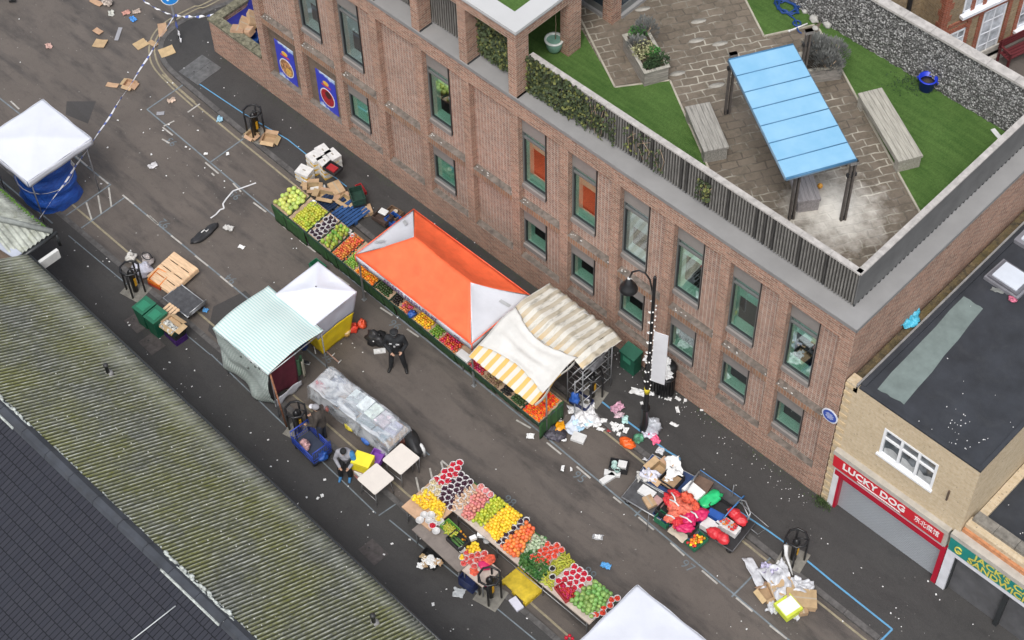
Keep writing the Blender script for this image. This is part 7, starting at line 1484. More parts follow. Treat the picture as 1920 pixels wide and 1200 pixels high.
for i, (x, y, m_, r, lb) in enumerate(((905, 850, SALM, (.28, .22, .12), 'large salmon net bag in the middle of the crates'), (870, 830, RBAG, (.26, .15, .1), 'red bag with white edge at the road side of the crates'), (960, 880, SALM, (.24, .2, .12), 'salmon net bag beside the magenta bags'), (975, 815, RNET, (.2, .16, .15), 'orange bag standing up beside the flat white carton'), (900, 785, RBAG, (.2, .12, .1), 'small crimson bag at the far edge of the crates'), (890, 915, SALM, (.26, .18, .11), 'salmon bag nearest the road on the crates'), (1020, 865, RNET, (.22, .12, .1), 'orange red bag below the green bag'), (990, 930, MAG, (.28, .2, .1), 'magenta bag with white stripes on the crates'), (1050, 905, MAG, (.2, .2, .1), 'magenta bag at the near end of the crates'), (960, 985, MAG, (.24, .14, .1), 'magenta bag hanging over the road corner of the crates'), (920, 950, RBAG, (.24, .16, .1), 'red bag between salmon and magenta bags'))):
    bag('net_bag' if m_ in (SALM, RNET) else 'carrier_bag', lb, m_, G(*z5(x, y), .55), tuple(q*.92 for q in r), rnd.uniform(0, 3), .6, 2.4, 50+i, knot=False)
for i, (a, b, c_) in enumerate((((870, 810), (925, 850), 0), ((930, 905), (1000, 945), 0), ((995, 880), (1035, 920), 0), ((850, 900), (900, 925), 0), ((880, 770), (905, 830), 0))):
    p, q = G(*z5(*a), .78), G(*z5(*b), .78); mb = MB(WHITEPL); mb.tube([Vector((0, 0, 0)), (q-p)*.5+Vector((.02, .02, .03)), q-p], .022, 5); tag(mb.build('plastic_strap', None, p), 'white strap lying over the heap of red bags', 'strap', 'white straps over the red bags')
crate('green crate at the road corner of the red bag trolley', GREENPL, G(*z5(832, 940), .25), an, .4, .3, .2); sheet('paper_sheet', 'buff paper under the road corner of the red bag trolley', P('buff_paper', (.5, .43, .34), .8, .1), G(*z5(920, 1010), .35), .5, .3, an, .03, 84)
c0 = G(*z5(1025, 1060), .2); crate('green crate of yellow and red fruit at the near corner of the red bag trolley', GREENPL, c0, A5((965, 1070), (1040, 1010)), .5, .4, .14)
q = [z5(968, 1072), z5(1035, 1015), z5(1080, 1045), z5(1015, 1100)]; scatter('mango', 'yellow or red fruit in the green crate by the red bag trolley', 'fruit', 'fruit in the green trolley crate', lambda: fruit_mesh('ym', P('yellow_red_fruit', (.75, .3, .02), .4, .2, 5, objvar=1.2), .042, 8, 6), quad_pts(q, .28, .075))
tE = G(*z5(1215, 960), .4); trolley('dark trolley with looped grey handle carrying red and white boxes', (tE.x, tE.y, 0), A5((1060, 980), (1200, 1070)), 1.0, 1.05, .3, 0, DKSTEEL, BLACKPL)
mb = MB(STEEL); pts = [z5(1235, 850), z5(1290, 812), z5(1320, 820), z5(1348, 890), z5(1340, 915), z5(1320, 950)]; hp = [G(u, v, z) for (u, v), z in zip(pts, (.35, .8, .86, .86, .8, .35))]; mb.tube([p-hp[0] for p in hp], .02, 7); mb.tube([hp[1]-hp[0], hp[4]-hp[0]], .014, 5); tag(mb.build('trolley_handle_loop', None, hp[0]), 'grey looped tube handle standing at the end of the dark trolley', 'handle')
for x, y, c_, w_, d_, h_, lb in ((1105, 965, WHITEPL, .4, .3, .2, 'white box at the road side of the dark trolley'), (1250, 905, RBAG, .34, .24, .22, 'red box at the far side of the dark trolley'), (1285, 940, RBAG, .32, .24, .22, 'red box beside the looped handle'), (1130, 1020, RBAG, .34, .26, .2, 'red box at the road corner of the dark trolley'), (1180, 1050, RBAG, .34, .26, .2, 'red box at the near corner of the dark trolley'), (1195, 955, WHITEPL, .36, .3, .2, 'white tray of tomatoes further from the road on the dark trolley'), (1240, 985, WHITEPL, .36, .26, .2, 'white tray of tomatoes nearest the looped handle')):
    p = G(*z5(x, y), .42); an2 = A5((1060, 980), (1200, 1070))
    if c_ is RBAG: bag('carrier_bag', lb.replace('box', 'bag'), RBAG, p, (.2, .15, .13), an2, .3, 2, int(x), knot=False)
    else: carton(lb, c_, p-Vector((0, 0, .12)), an2, w_, d_, h_)
TOMS = fmat('tomato_tray_red', (.75, .13, .03), .4)
for a in ((1195, 945), (1242, 975)): scatter('tomato', 'red orange tomato in a white tray on the dark trolley', 'tomato', 'tomatoes in white trays', lambda: fruit_mesh('tm', TOMS, .036, 7, 5), [G(*z5(a[0]+dx_, a[1]+dy_), .6) for dx_, dy_ in ((-22, 0), (-5, -10), (12, -14), (-8, 12), (8, 2), (24, -4), (4, 16), (18, 10))])
carton('blue box on the dark trolley behind the tomatoes', BLUEPL, G(*z5(1140, 920), .35), .2, .4, .2, .2); crate('black crate on the blue framed trolley, empty', BLACKPL, G(*z5(1175, 870), .35), an, .56, .4, .2)
fr = thing('frame_on_ground', 'thin grey metal frame leaning past the end of the dark trolley', 'frame', G(1392, 985, .08)); mb = MB(STEEL); q = [G(u, v, z)-G(1392, 985, .08) for u, v, z in ((1385, 940, .5), (1441, 988, .1), (1421, 1002, .1), (1362, 955, .5))]; mb.tube(q, .012, 5, True); mb.build('frame_tube', fr)
for u, v, lb in ((1370, 915, 'thin steel upright standing by the blue framed trolley'), (1213, 968, 'thin leaning stick under the low grey trolley')): p = G(u, v+28, .0); mb = MB(STEEL); mb.tube([(0, 0, 0), (.02, 0, .9)], .012, 5); tag(mb.build('steel_upright', None, p), lb, 'pole')
# ================================================================== LITTER
b0 = carton('black crate holding white trays and clear tubs in the parking bay', BLACKPL, G(1161, 882, .0), R(15), .1, .1, .02) if False else crate('black crate holding white trays and clear tubs in the parking bay', BLACKPL, G(1160, 878), R(32), .5, .34, .2)
carton('square white tray in the black crate in the parking bay', WHITEPL, G(1167, 872, .12), R(30), .22, .2, .06); 
for k, (u, v) in enumerate(((1151, 878), (1157, 884), (1152, 871))): mb = MB(P('clear_green_tub', (.35, .5, .46), .3, .1)); mb.lathe([(.06, 0), (.08, .09), (.07, .09), (.05, .02)], n=10); tag(mb.build('clear_tub', None, G(u, v, .12)), 'clear tub in the black crate in the parking bay', 'tub', 'clear tubs in the black crate')
for u, v, rz, lb in ((1148, 889, R(35), 'long white box leaning on another beside the black crate'), (1139, 899, R(80), 'white box lying flat nearest the road by the black crate')): carton(lb, WHITEPL, G(u, v), rz, .42, .16, .08)
# foil and sheets by the end of the green stall
FOIL = P('silver_foil', (.8, .8, .82), .3, .2, 9, .5, 12, metal=.15)
for i, (u, v, w_, d_, h_, m_, lb) in enumerate(((1096, 783, .8, .6, .22, FOIL, 'crumpled silver foil sheet beside the clementine end of the stall'), (1103, 772, .5, .35, .16, FOIL, 'smaller foil scrap above the main foil sheet'), (1076, 800, .6, .4, .08, P('pale_blue_sheet', (.62, .68, .78), .6, .08), 'pale blue and white sheet next to the foil'), (1092, 795, .5, .4, .1, P('sky_blue_sheet', (.45, .66, .82), .6, .1), 'sky blue plastic sheet under the foil'))):
    sheet('foil_sheet' if 'foil' in lb else 'plastic_sheet', lb, m_, G(u, v), w_, d_, rnd.uniform(0, 3), h_, 100+i)
carton('square white box at the road side of the foil litter', WHITEPL, G(1085, 823), R(20), .36, .26, .1); bag('carrier_bag', 'golden orange bag beside the foil litter', P('golden_plastic', (.8, .33, .01), .4, .15, 5), G(1050, 806), (.14, .2, .12), .4, .4, 2, 61, knot=False); bag('rubbish_bag', 'black and grey bag of waste at the road edge beside the golden bag', P('black_grey_waste', (.06, .055, .07), .6, .9, 10), G(1042, 815), (.3, .24, .1), .3, .6, 3, 62, knot=False)
sheet('plastic_bag', 'pale cream paper bag corner behind the golden bag', P('cream_paper', (.6, .52, .44), .8, .1), G(1044, 795), .3, .2, .4, .1, 105)
bag('carrier_bag', 'bright orange carrier bag on the road before the lamp', P('bright_orange_plastic', (.82, .13, .02), .4, .12, 5), G(1176, 834), (.24, .15, .12), R(10), .35, 2, 63); bag('carrier_bag', 'green and white carrier bag next to the bright orange bag', P('green_white_plastic', (.1, .3, .18), .45, .9, 5), G(1197, 826), (.15, .14, .13), .5, .3, 2, 64); sheet('plastic_bag', 'pink plastic bag at the corner of the blue line by the lamp', P('pink_plastic', (.75, .12, .24), .4, .1), G(1227, 824, .08), .34, .22, -.4, .08, 106)
sheet('plastic_bag', 'mauve and pink plastic litter at the blue line left of the lamp', P('mauve_plastic', (.55, .3, .4), .5, .4, 7), G(1157, 767, .08), .4, .26, 1.4, .12, 107); sheet('plastic_bag', 'second pinkish scrap below the mauve litter', P('mauve_plastic2', (.6, .45, .5), .5, .3, 7), G(1161, 780, .08), .24, .2, .6, .08, 108); sheet('plastic_bag', 'mint plastic pouch below the mauve litter', P('mint_plastic', (.45, .68, .64), .5, .1), G(1172, 788, .08), .26, .16, -.9, .05, 109)
bag('plastic_bag', 'clear white plastic bag standing at the lamp foot', P('clear_white_bag', (.6, .63, .68), .35, .15, 6, .5, 8, alpha=.85), G(1224, 806, .08), (.22, .18, .24), .3, .55, 2, 65, knot=False); sheet('plastic_bag', 'white plastic sheet litter between the lamp foot and the green bag', SACK, G(1216, 815, .08), .34, .3, .3, .12, 110)
sheet('paper_sheet', 'crumpled pale paper sheet beside the pink bag', P('greyish_paper', (.58, .58, .6), .7, .08), G(1220, 856, .0), .32, .42, .3, .06, 111); sheet('paper_sheet', 'small pale paper right of the crumpled sheet', P('greyish_paper', (.58, .58, .6), .7, .08), G(1238, 846, .08), .2, .2, .3, .04, 112)
sheet('newspaper', 'long crumpled white paper on the pavement left of the lamp', PAPER, G(1197, 737, .08), .5, .2, .4, .06, 113); sheet('newspaper', 'white newspaper lying below the yellow band of the lamp', PAPER, G(1216, 738, .08), .3, .14, .6, .05, 114)
for i, (u, v, w_, d_) in enumerate(((1252, 748, .22, .12), (1240, 742, .2, .14), (1262, 682, .3, .14), (1271, 749, .16, .1), (1270, 770, .2, .09), (1264, 797, .26, .1), (1212, 755, .12, .1), (1203, 757, .1, .08), (1285, 752, .1, .08), (1316, 770, .1, .06), (1153, 800, .2, .12), (1160, 804, .24, .1), (1166, 801, .18, .12), (1173, 808, .18, .12), (1148, 796, .14, .1), (1160, 815, .12, .1), (1151, 806, .14, .08), (1126, 806, .2, .1), (1119, 797, .24, .14), (1131, 790, .2, .12), (1072, 773, .2, .14), (1046, 784, .18, .12), (994, 819, .2, .16), (1055, 879, .18, .08), (1071, 881, .12, .06), (1261, 866, .2, .1), (1058, 826, .14, .1), (711, 659, .1, .06), (1121, 1008, .16, .12), (1135, 1060, .01, .01))):
    if w_ > .02: sheet('paper_scrap', 'white paper scrap in the litter around lamp, bins and foil', PAPER, G(u, v, .07), w_, d_, rnd.uniform(0, 3), .05, 120+i, group='paper scraps around the lamp', nu=6)
sheet('red_scrap', 'small red scrap on the road before the lamp', REDPL, G(1144, 807), .16, .12, .5, .04, 160); sheet('wrapper', 'bright blue scrap in the middle of the road below the trolleys', P('bright_blue_scrap', (.1, .36, .7), .5, .1), G(1136, 1062), .26, .16, .4, .07, 161); sheet('paper_scrap', 'grey crumpled scrap in mid road above the blue scrap', P('grey_scrap', (.36, .36, .37), .7, .3), G(1121, 1008), .3, .16, .6, .04, 162)
# waste pile by the pillar near the red shop
PLW = P('translucent_white_plastic', (.66, .67, .7), .3, .12, 5, .5, 9, alpha=.75)
sheet('plastic_sheet', 'large crumpled translucent sheet on top of the waste pile near the red shop', PLW, G(1462, 1092, .12), 1.0, .7, R(-20), .18, 170, nu=22); sheet('plastic_sheet', 'long tail of translucent plastic at the far side of the waste pile', PLW, G(1415, 1077, .05), .95, .26, R(-25), .1, 171, nu=16); sheet('plastic_sheet', 'lilac patterned plastic in the waste pile', P('lilac_pattern', (.45, .42, .62), .5, .6, 14), G(1440, 1070, .1), .4, .3, .2, .14, 172); sheet('plastic_sheet', 'translucent plastic at the kerb side of the waste pile', PLW, G(1502, 1100, .1), .55, .4, .4, .14, 173)
carton('crushed cardboard box at the kerb side of the waste pile', CARD, G(1500, 1128, .05), R(40), .75, .5, .22, ry=.1); carton('torn cardboard box at the road side of the waste pile', CARD, G(1438, 1115, .02), R(-15), .4, .34, .16, open_=1); carton('small crumpled brown box at the near corner of the waste pile', CARDI, G(1503, 1145, .02), R(-35), .32, .22, .16); carton('crushed box under the translucent sheet of the waste pile', CARD, G(1465, 1108, .0), R(60), .6, .5, .2)
t = carton('lime green box with white top in the waste pile', P('lime_green_card', (.55, .62, .06), .6, .1, 5), G(1477, 1143, .1), R(-12), .52, .5, .2, lidmat=None)
mb = MB(PAPER); mb.box((0, 0, .206), (.38, .46, .012)); tag(mb.build('paper_sheet', None, G(1477, 1143, .1), R(-12)), 'white sheet covering the lime green box', 'paper')
sheet('plastic_sheet', 'grey plastic under the near side of the lime green box', PLW, G(1449, 1142, .02), .3, .36, .3, .12, 174); sheet('plastic_sheet', 'clear plastic at the foot of the lime green box', PLW, G(1485, 1155, .02), .4, .22, .3, .1, 175)
mb = MB(WHITEPL); q = [G(1474, 1022, .8), G(1474, 1040, .5), G(1480, 1058, .2), G(1486, 1078, .05)]; mb.tube([p-q[0] for p in q], [.06, .05, .03, .02], 6); tag(mb.build('plastic_strip', None, q[0]), 'white plastic strip tied to the cage of the pillar near the red shop', 'strip'); sheet('paper_scrap', 'white card on the kerb beside the pillar near the red shop', PAPER, G(1464, 1056, .09), .2, .12, .5, .02, 176); bag('rubbish_bag', 'small navy and white scrap at the kerb end of the waste pile', P('navy_white_scrap', (.2, .2, .35), .5, .9, 9), G(1515, 1115, .05), (.12, .1, .07), seed=66, knot=False)
# cardboard on the junction
for i, (u, v, w_, d_, rz, lb, m_) in enumerate(((181, 5, .5, .2, .1, 'pale flattened box at the top edge of the photo', CARD), (184, 59, .34, .2, .05, 'small buff card above the square brown card on the junction', CARD), (188, 82, .42, .36, .5, 'square brown card on the junction', CARD), (222, 64, .6, .13, -.9, 'grey strip of card lying on the dark road patch', P('grey_card', (.3, .3, .32), .8, .1)), (264, 83, .42, .36, 1.45, 'upright buff card left of the double yellow bend', CARD), (287, 82, .36, .18, .05, 'buff card on the double yellow lines', CARD), (305, 57, .66, .28, -.6, 'largest card sheet below the sign post on the yellow lines', CARD), (313, 97, .48, .4, 1.2, 'buff card on the pavement below the sign post', CARD), (211, 160, .4, .18, .5, 'narrow buff card in mid junction', CARD), (301, 213, .24, .14, .8, 'grey card beside the bay corner', P('grey_card', (.3, .3, .32), .8, .1)))):
    card(lb, G(u, v, .078 if u in (313,) else .012), w_, d_, rz, mat=m_)
carton('crushed cardboard box in mid junction beside the tape', CARD, G(244, 161), R(20), .34, .3, .12, open_=1); bag('rubbish_bag', 'white and brown paper bundle at the top edge of the photo', P('white_brown_bundle', (.5, .42, .36), .8, .6, 8), G(202, 8), (.18, .14, .1), seed=71, knot=False)
for u, v, c_, lb in ((237, 25, (.5, .25, .2), 'small reddish wrapper on the junction'), (256, 23, (.45, .36, .3), 'small tan wrapper on the junction'), (250, 37, (.06, .25, .6), 'bright blue wrapper on the junction'), (209, 26, (.5, .5, .45), 'small whitish wrapper beside the reddish one'), (92, 87, (.55, .35, .3), 'tiny pink wrapper in the middle of the junction'), (322, 189, (.55, .42, .33), 'tan scrap inside the empty parking bay'), (413, 224, (.3, .5, .62), 'blue and white wrapper on the yellow line'), (287, 312, (.58, .57, .58), 'largest white plastic scrap in the upper road')):
    sheet('wrapper', lb, P('wrap_%d_%d' % (u, v), c_, .6, .2), G(u, v), .26, .18, rnd.uniform(0, 3), .06, u)
sc_pts = [(386, 289, .2), (427, 289, .22), (306, 245, .1), (221, 226, .1), (269, 249, .08), (371, 245, .1), (284, 290, .12), (312, 330, .08), (349, 276, .12), (356, 280, .08), (265, 206, .08), (240, 136, .08), (282, 182, .06), (317, 234, .1), (384, 315, .08), (421, 340, .08), (362, 218, .06), (380, 210, .05), (344, 362, .06), (36, 36, .07), (38, 117, .06), (190, 345, .1), (202, 277, .1), (281, 242, .06), (160, 340, .06), (314, 155, .07), (324, 156, .08), (390, 80, .08), (345, 128, .06), (455, 462, .06), (547, 448, .08), (556, 466, .06), (550, 466, .05), (514, 530, .06), (745, 596, .07), (665, 652, .05), (661, 644, .06), (681, 697, .07), (680, 661, .06), (640, 645, .06), (470, 340, .06), (372, 330, .05), (415, 320, .05), (245, 470, .08), (140, 470, .07), (165, 500, .09), (200, 485, .06), (205, 491, .08), (193, 490, .05), (180, 570, .06), (240, 605, .08), (243, 610, .1), (265, 605, .06), (350, 655, .08), (300, 635, .06), (318, 680, .1), (307, 692, .07), (365, 695, .08), (360, 725, .08), (340, 720, .06), (330, 740, .05), (342, 735, .04), (375, 745, .06), (430, 800, .06), (470, 812, .08), (503, 825, .1), (540, 865, .07), (508, 875, .09), (520, 863, .07), (609, 900, .14), (604, 930, .18), (596, 935, .14), (575, 933, .1), (558, 945, .06), (640, 960, .06), (653, 912, .06), (700, 960, .07), (690, 985, .08), (720, 1040, .1), (735, 1020, .12), (790, 1010, .12), (768, 1012, .1), (812, 1134, .16), (837, 1105, .07), (885, 1135, .06), (988, 1160, .08), (850, 1180, .06), (1225, 975, .05), (1170, 965, .06), (1320, 880, .05), (1380, 910, .05), (1440, 905, .06), (1465, 935, .06), (1505, 930, .06), (1550, 1090, .06), (1552, 1020, .06), (1615, 1065, .06), (1600, 1075, .05), (1680, 1140, .06), (1670, 1150, .08), (1685, 1160, .06), (1690, 1175, .05), (1678, 1196, .14), (1740, 1090, .08), (1755, 1115, .09), (1762, 1125, .06), (1580, 1165, .06), (1655, 1100, .06), (1540, 1010, .05), (1436, 1092, .06), (1400, 1180, .07), (1390, 1165, .05), (1345, 1080, .06), (1000, 1000, .07), (1090, 960, .06), (850, 900, .06), (930, 880, .05), (1410, 870, .05), (1345, 850, .06), (700, 390, .05), (640, 455, .05), (440, 180, .05), (420, 165, .06), (530, 225, .05), (545, 240, .06), (560, 275, .05), (690, 330, .06), (815, 420, .07), (890, 455, .06)]
first = None
for i, (u, v, s_) in enumerate(sc_pts):
    if i % 7 == 0 or first is None: first = sheet('paper_scrap', 'small white scrap of litter on the asphalt', PAPER, G(u, v, .012), .1, .075, 0, .03, 200+i, group='small white scraps on the asphalt', nu=5); o = first
    else: o = first.copy(); COL.objects.link(o)
    z = .015
    p = G(u, v, z)
    if p.y > -1.75-.02*p.x*.0 or p.y < -7.7: z = .085 if p.y > -2 else .07; p = G(u, v, z)
    o.location = p; o.scale = (s_*5.8, s_*5.8, min(1, s_*6)); o.rotation_euler = (0, 0, rnd.uniform(0, 6))
mb = MB(PAPER)
for k in range(320):
    u, v = rnd.uniform(0, 1900), rnd.uniform(0, 1199); p = G(u, v, .0)
    if not (-10.1 < p.y < -.2): continue
    if -7.5 < p.y < -2.2 and rnd.random() < .6: continue
    if p.y > -.6-.0 or p.y < -8.6 or rnd.random() < .35:
        z = .08 if p.y > -1.9 else (.063 if p.y < -7.6 else .004); a = rnd.uniform(0, 3); s_ = rnd.uniform(.006, .019); mb.box((p.x, p.y, z+.004), (s_*rnd.uniform(.8, 2), s_, .008), a)
for k in range(120):
    x = rnd.uniform(9, 17.8); y = -.05-abs(rnd.gauss(0, .35)); s_ = rnd.uniform(.006, .018); mb.box((x, y, .083), (s_*rnd.uniform(.8, 2), s_, .008), rnd.uniform(0, 3))
tag(mb.build('litter_specks'), 'tiny pale specks of litter scattered over the asphalt', 'litter', kind='stuff')
# moss and weeds at the foot of the brick wall
WEED = P('weed_leaf', (.05, .085, .025), .9, .5, 9, world=True); mb = MB(WEED)
for k in range(3200):
    x = rnd.uniform(-6, 17.9); d_ = noise.noise(Vector((x*.5, 3, 1)))
    if d_ < -.05 and rnd.random() < .8: continue
    y = -abs(rnd.gauss(0, .13))-.01; s_ = rnd.uniform(.008, .02); a = rnd.uniform(0, 6.28); c = Vector((x, y, .078)); e = Vector((math.cos(a), math.sin(a), rnd.uniform(.05, .7)))*s_; n = Vector((-math.sin(a), math.cos(a), 0))*s_*.4
    mb.add([c-n, c+e*.5+n*1.5, c+e, c+e*.5-n*1.5], [(0, 1, 2, 3)])
for k in range(260):
    c = Vector((18.05+rnd.gauss(0, .12), -.05-abs(rnd.gauss(0, .1)), .08)); a = rnd.uniform(0, 6.28); e = Vector((math.cos(a)*.05, math.sin(a)*.05, rnd.uniform(.03, .14))); n = Vector((-math.sin(a), math.cos(a), 0))*.014
    mb.add([c-n, c+e*.6+n, c+e, c+e*.6-n], [(0, 1, 2, 3)])
tag(mb.build('weeds'), 'thin weeds and moss along the foot of the brick building', 'weeds', kind='stuff')
# ================================================================== TERRACE FURNITURE
OAK = P('weathered_oak', (.3, .285, .255), .85, .22, 5, .3, 30, stretch=(.5, 5, 3)); OAKL = P('pale_weathered_oak', (.36, .34, .29), .85, .2, 5, .3, 30, stretch=(.5, 5, 3)); BRONZE = P('brown_painted_post', (.1, .085, .075), .7, .2, 6)
def slab_bench(label, q, h=.45, mat=OAK):
    w_ = [G(u, v, ZF+h) for u, v in q]; c = sum(w_, Vector())/4; c.z = ZF; ax_ = ((w_[3]+w_[2])/2-(w_[0]+w_[1])/2); an_ = math.atan2(ax_.y, ax_.x); L_ = ax_.length; Wd = ((w_[1]-w_[0]).length+(w_[2]-w_[3]).length)/2
    t = thing('slab_bench', label, 'bench', c, an_); n = 5
    for k in range(n): y = -Wd/2+(k+.5)*Wd/n; mb = MB(mat); mb.bb((-L_/2, y-Wd/n*.47, h-.07), (L_/2, y+Wd/n*.47, h)); mb.build('seat_plank', t)
    for s_ in (-1, 1): mb = MB(mat); mb.bb((s_*(L_/2-.12)-.1, -Wd/2+.03, .0), (s_*(L_/2-.12)+.1, Wd/2-.03, h-.07)); mb.build('leg', t)
    mb = MB(mat); mb.bb((-L_/2+.2, -Wd/2+.03, h-.2), (L_/2-.2, -Wd/2+.08, h-.07)); mb.bb((-L_/2+.2, Wd/2-.08, h-.2), (L_/2-.2, Wd/2-.03, h-.07)); mb.build('apron', t); return t
slab_bench('weathered timber bench beside the street side lawn', [(1283, 198), (1332, 193), (1365, 272), (1322, 288)]); slab_bench('longest weathered timber bench on the lawn by the flint wall', [(1609, 175), (1653, 164), (1730, 289), (1686, 306)], mat=OAKL); slab_bench('small timber bench under the near end of the blue pergola', [(1462, 270), (1500, 262), (1541, 370), (1495, 382)], .42, P('lilac_grey_oak', (.27, .25, .25), .85, .2, 5, stretch=(.5, 5, 3)))
# pergola
ZR = ZF+2.14; qa = [G(1366, 113, ZR), G(1487, 84, ZR), G(1606, 300, ZR), G(1474, 336, ZR)]; pc = sum(qa, Vector())/4
pg = thing('pergola', 'timber pergola with a bright blue seven panel translucent roof on the terrace', 'pergola', (pc.x, pc.y, ZF))
BLR = NT('blue_polycarbonate'); p_ = BLR.obj(); BLR.col(BLR.mix(BLR.ramp(BLR.noise(p_, 1.5, 3), .3, .7), (.20, .43, .63), (.27, .50, .68))); BLR.p(Roughness=.3, Alpha=.93); BLRM = BLR.m
def lc(p): return p-Vector((pc.x, pc.y, ZF))
A_, B2, C2, D2 = [lc(p) for p in qa]
for k in range(7):
    a, b = A_.lerp(D2, (k+.03)/7), A_.lerp(D2, (k+.97)/7); c, d = B2.lerp(C2, (k+.97)/7), B2.lerp(C2, (k+.03)/7)
    mb = MB(BLRM); U_ = Vector((0, 0, .02)); mb.hexa([a, b, c, d, a+U_, b+U_, c+U_, d+U_]); mb.build('roof_panel', pg)
FRB = P('steel_blue_frame', (.1, .16, .22), .5, .1)
for k in range(8): mb = MB(P('roof_bar_blue', (.04, .15, .28), .5, .1)); mb.tube([A_.lerp(D2, k/7)+Vector((0, 0, .015)), B2.lerp(C2, k/7)+Vector((0, 0, .015))], .016 if 0 < k < 7 else .028, 5); mb.build('roof_bar', pg)
for a, b in ((A_, D2), (B2, C2), (A_, B2), (D2, C2)): mb = MB(FRB); mb.tube([a-Vector((0, 0, .02)), b-Vector((0, 0, .02))], .036, 6); mb.build('roof_edge', pg)
for u, v in ((1363, 213), (1483, 410), (1580, 412), (1500, 170)):
    f_ = lc(G(u, v, ZF)); an_ = math.atan2((D2-A_).y, (D2-A_).x); ex = Vector((math.cos(an_), math.sin(an_), 0)); ey = Vector((-ex.y, ex.x, 0))
    for s_ in (-1, 1): mb = MB(BRONZE); mb.box(f_+ey*.05*s_+Vector((0, 0, 1.04)), (.09, .045, 2.08), an_); mb.build('post', pg)
    for z_, q_ in ((1.62, (.07, .24, .1)), (.06, (.05, .16, .12))): mb = MB(BLACKPL); mb.box(f_+Vector((0, 0, z_)), q_, an_); mb.build('post_bracket', pg); mb = MB(CAPM); mb.box(f_+Vector((0, 0, 2.05)), (.12, .2, .1), an_); mb.build('post_cap', pg)
for a, b in ((A_, D2), (B2, C2)):
    i_ = (A_+B2+C2+D2)/4; mb = MB(BRONZE); o_ = ((i_-(a+b)/2)*.28); mb.tube([a+o_-Vector((0, 0, .08)), b+o_-Vector((0, 0, .08))], .045, 4); mb.build('beam', pg)
mb = MB(P('pale_screen', (.4, .38, .36), .8, .1)); a = lc(G(1425, 245, ZF)); b = lc(G(1478, 335, ZF)); mb.hexa([a, b, b+Vector((.04, .06, 0)), a+Vector((.04, .06, 0)), a+Vector((0, 0, .7)), b+Vector((0, 0, .7)), b+Vector((.04, .06, .7)), a+Vector((.04, .06, .7))]); mb.build('side_screen', pg)
mb = MB(P('orange_ball', (.75, .35, .05), .5)); mb.ball((0, 0, .07), .07, 10, 7); tag(mb.build('ball', None, G(1537, 352, ZF)), 'small orange yellow ball beside the bench under the pergola', 'ball')
# planters
PLK = P('grey_planter_timber', (.3, .275, .245), .9, .25, 6, .4, 24, dirt=.3, stretch=(.6, .6, 4)); LAV = P('lavender_grey', (.17, .175, .165), .9, .3, 9); LG = P('bright_leaf', (.055, .19, .035), .8, .4, 9); YGL = P('pale_shrub_leaf', (.33, .33, .17), .85, .4, 9); DG = P('dark_leaf', (.03, .065, .02), .85, .4, 9)
def shrub(name, label, mat, c, r, h, n=260, ls=.05, spiky=False, cat='plant'):
    t = thing(name, label, cat, c); mb = MB(mat)
    for k in range(n):
        d = Vector((rnd.gauss(0, 1), rnd.gauss(0, 1), abs(rnd.gauss(0, .8)))).normalized(); q = rnd.random()**.5; p = Vector((d.x*r*q, d.y*r*q, .04+d.z*h*q)); n_ = noise.noise(p*7)
        if n_ < -.3: continue
        if spiky: e = (d+Vector((0, 0, .9))).normalized()*ls*2.2; s_ = d.cross(Vector((0, 0, 1))).normalized()*ls*.26 if d.cross(Vector((0, 0, 1))).length > .01 else Vector((ls*.16, 0, 0))
        else: e = Vector((rnd.uniform(-1, 1), rnd.uniform(-1, 1), rnd.uniform(-.3, 1))).normalized()*ls; s_ = e.cross(Vector((.3, .5, 1))).normalized()*ls*.42
        mb.add([p, p+e*.5+s_, p+e, p+e*.5-s_], [(0, 1, 2, 3)])
    mb.build('foliage', t); mb = MB(WOOD)
    for k in range(5): a = rnd.uniform(0, 6.28); mb.tube([(0, 0, 0), (r*.5*math.cos(a), r*.5*math.sin(a), h*.6)], [.012, .004], 4)
    mb.build('stem', t); return t
def planter(label, q, h):
    w_ = [G(u, v, ZF+h) for u, v in q]; c = sum(w_, Vector())/4; ax_ = (w_[3]+w_[2])/2-(w_[0]+w_[1])/2; an_ = math.atan2(ax_.y, ax_.x); L_ = ax_.length; Wd = ((w_[1]-w_[0]).length+(w_[2]-w_[3]).length)/2
    t = thing('planter_box', label, 'planter', (c.x, c.y, ZF), an_)
    for k in range(3):
        z0, z1 = k*h/3+.004, (k+1)*h/3
        for a, b in (((-L_/2, -Wd/2), (L_/2, -Wd/2+.05)), ((-L_/2, Wd/2-.05), (L_/2, Wd/2)), ((-L_/2, -Wd/2+.05), (-L_/2+.05, Wd/2-.05)), ((L_/2-.05, -Wd/2+.05), (L_/2, Wd/2-.05))): mb = MB(PLK); mb.bb((*a, z0), (*b, z1)); mb.build('side_board', t)
    mb = MB(OAKL); 
    for a, b in (((-L_/2-.03, -Wd/2-.03), (L_/2+.03, -Wd/2+.06)), ((-L_/2-.03, Wd/2-.06), (L_/2+.03, Wd/2+.03)), ((L_/2-.06, -Wd/2+.06), (L_/2+.03, Wd/2-.06)), ((-L_/2-.03, -Wd/2+.06), (-L_/2+.06, Wd/2-.06))): mb.bb((*a, h), (*b, h+.025))
    mb.build('rim_board', t); mb = MB(SOIL); mb.bb((-L_/2+.05, -Wd/2+.05, h-.1), (L_/2-.05, Wd/2-.05, h-.05)); mb.build('soil', t)
    return c, an_, L_, Wd
c, an_, L_, Wd = planter('grey timber planter of mixed shrubs near the glazed pavilion', [(1170, 62), (1212, 60), (1258, 128), (1205, 135)], .5)
e1 = Vector((math.cos(an_), math.sin(an_), 0)); e2 = Vector((-e1.y, e1.x, 0)); zb = Vector((0, 0, -.06))
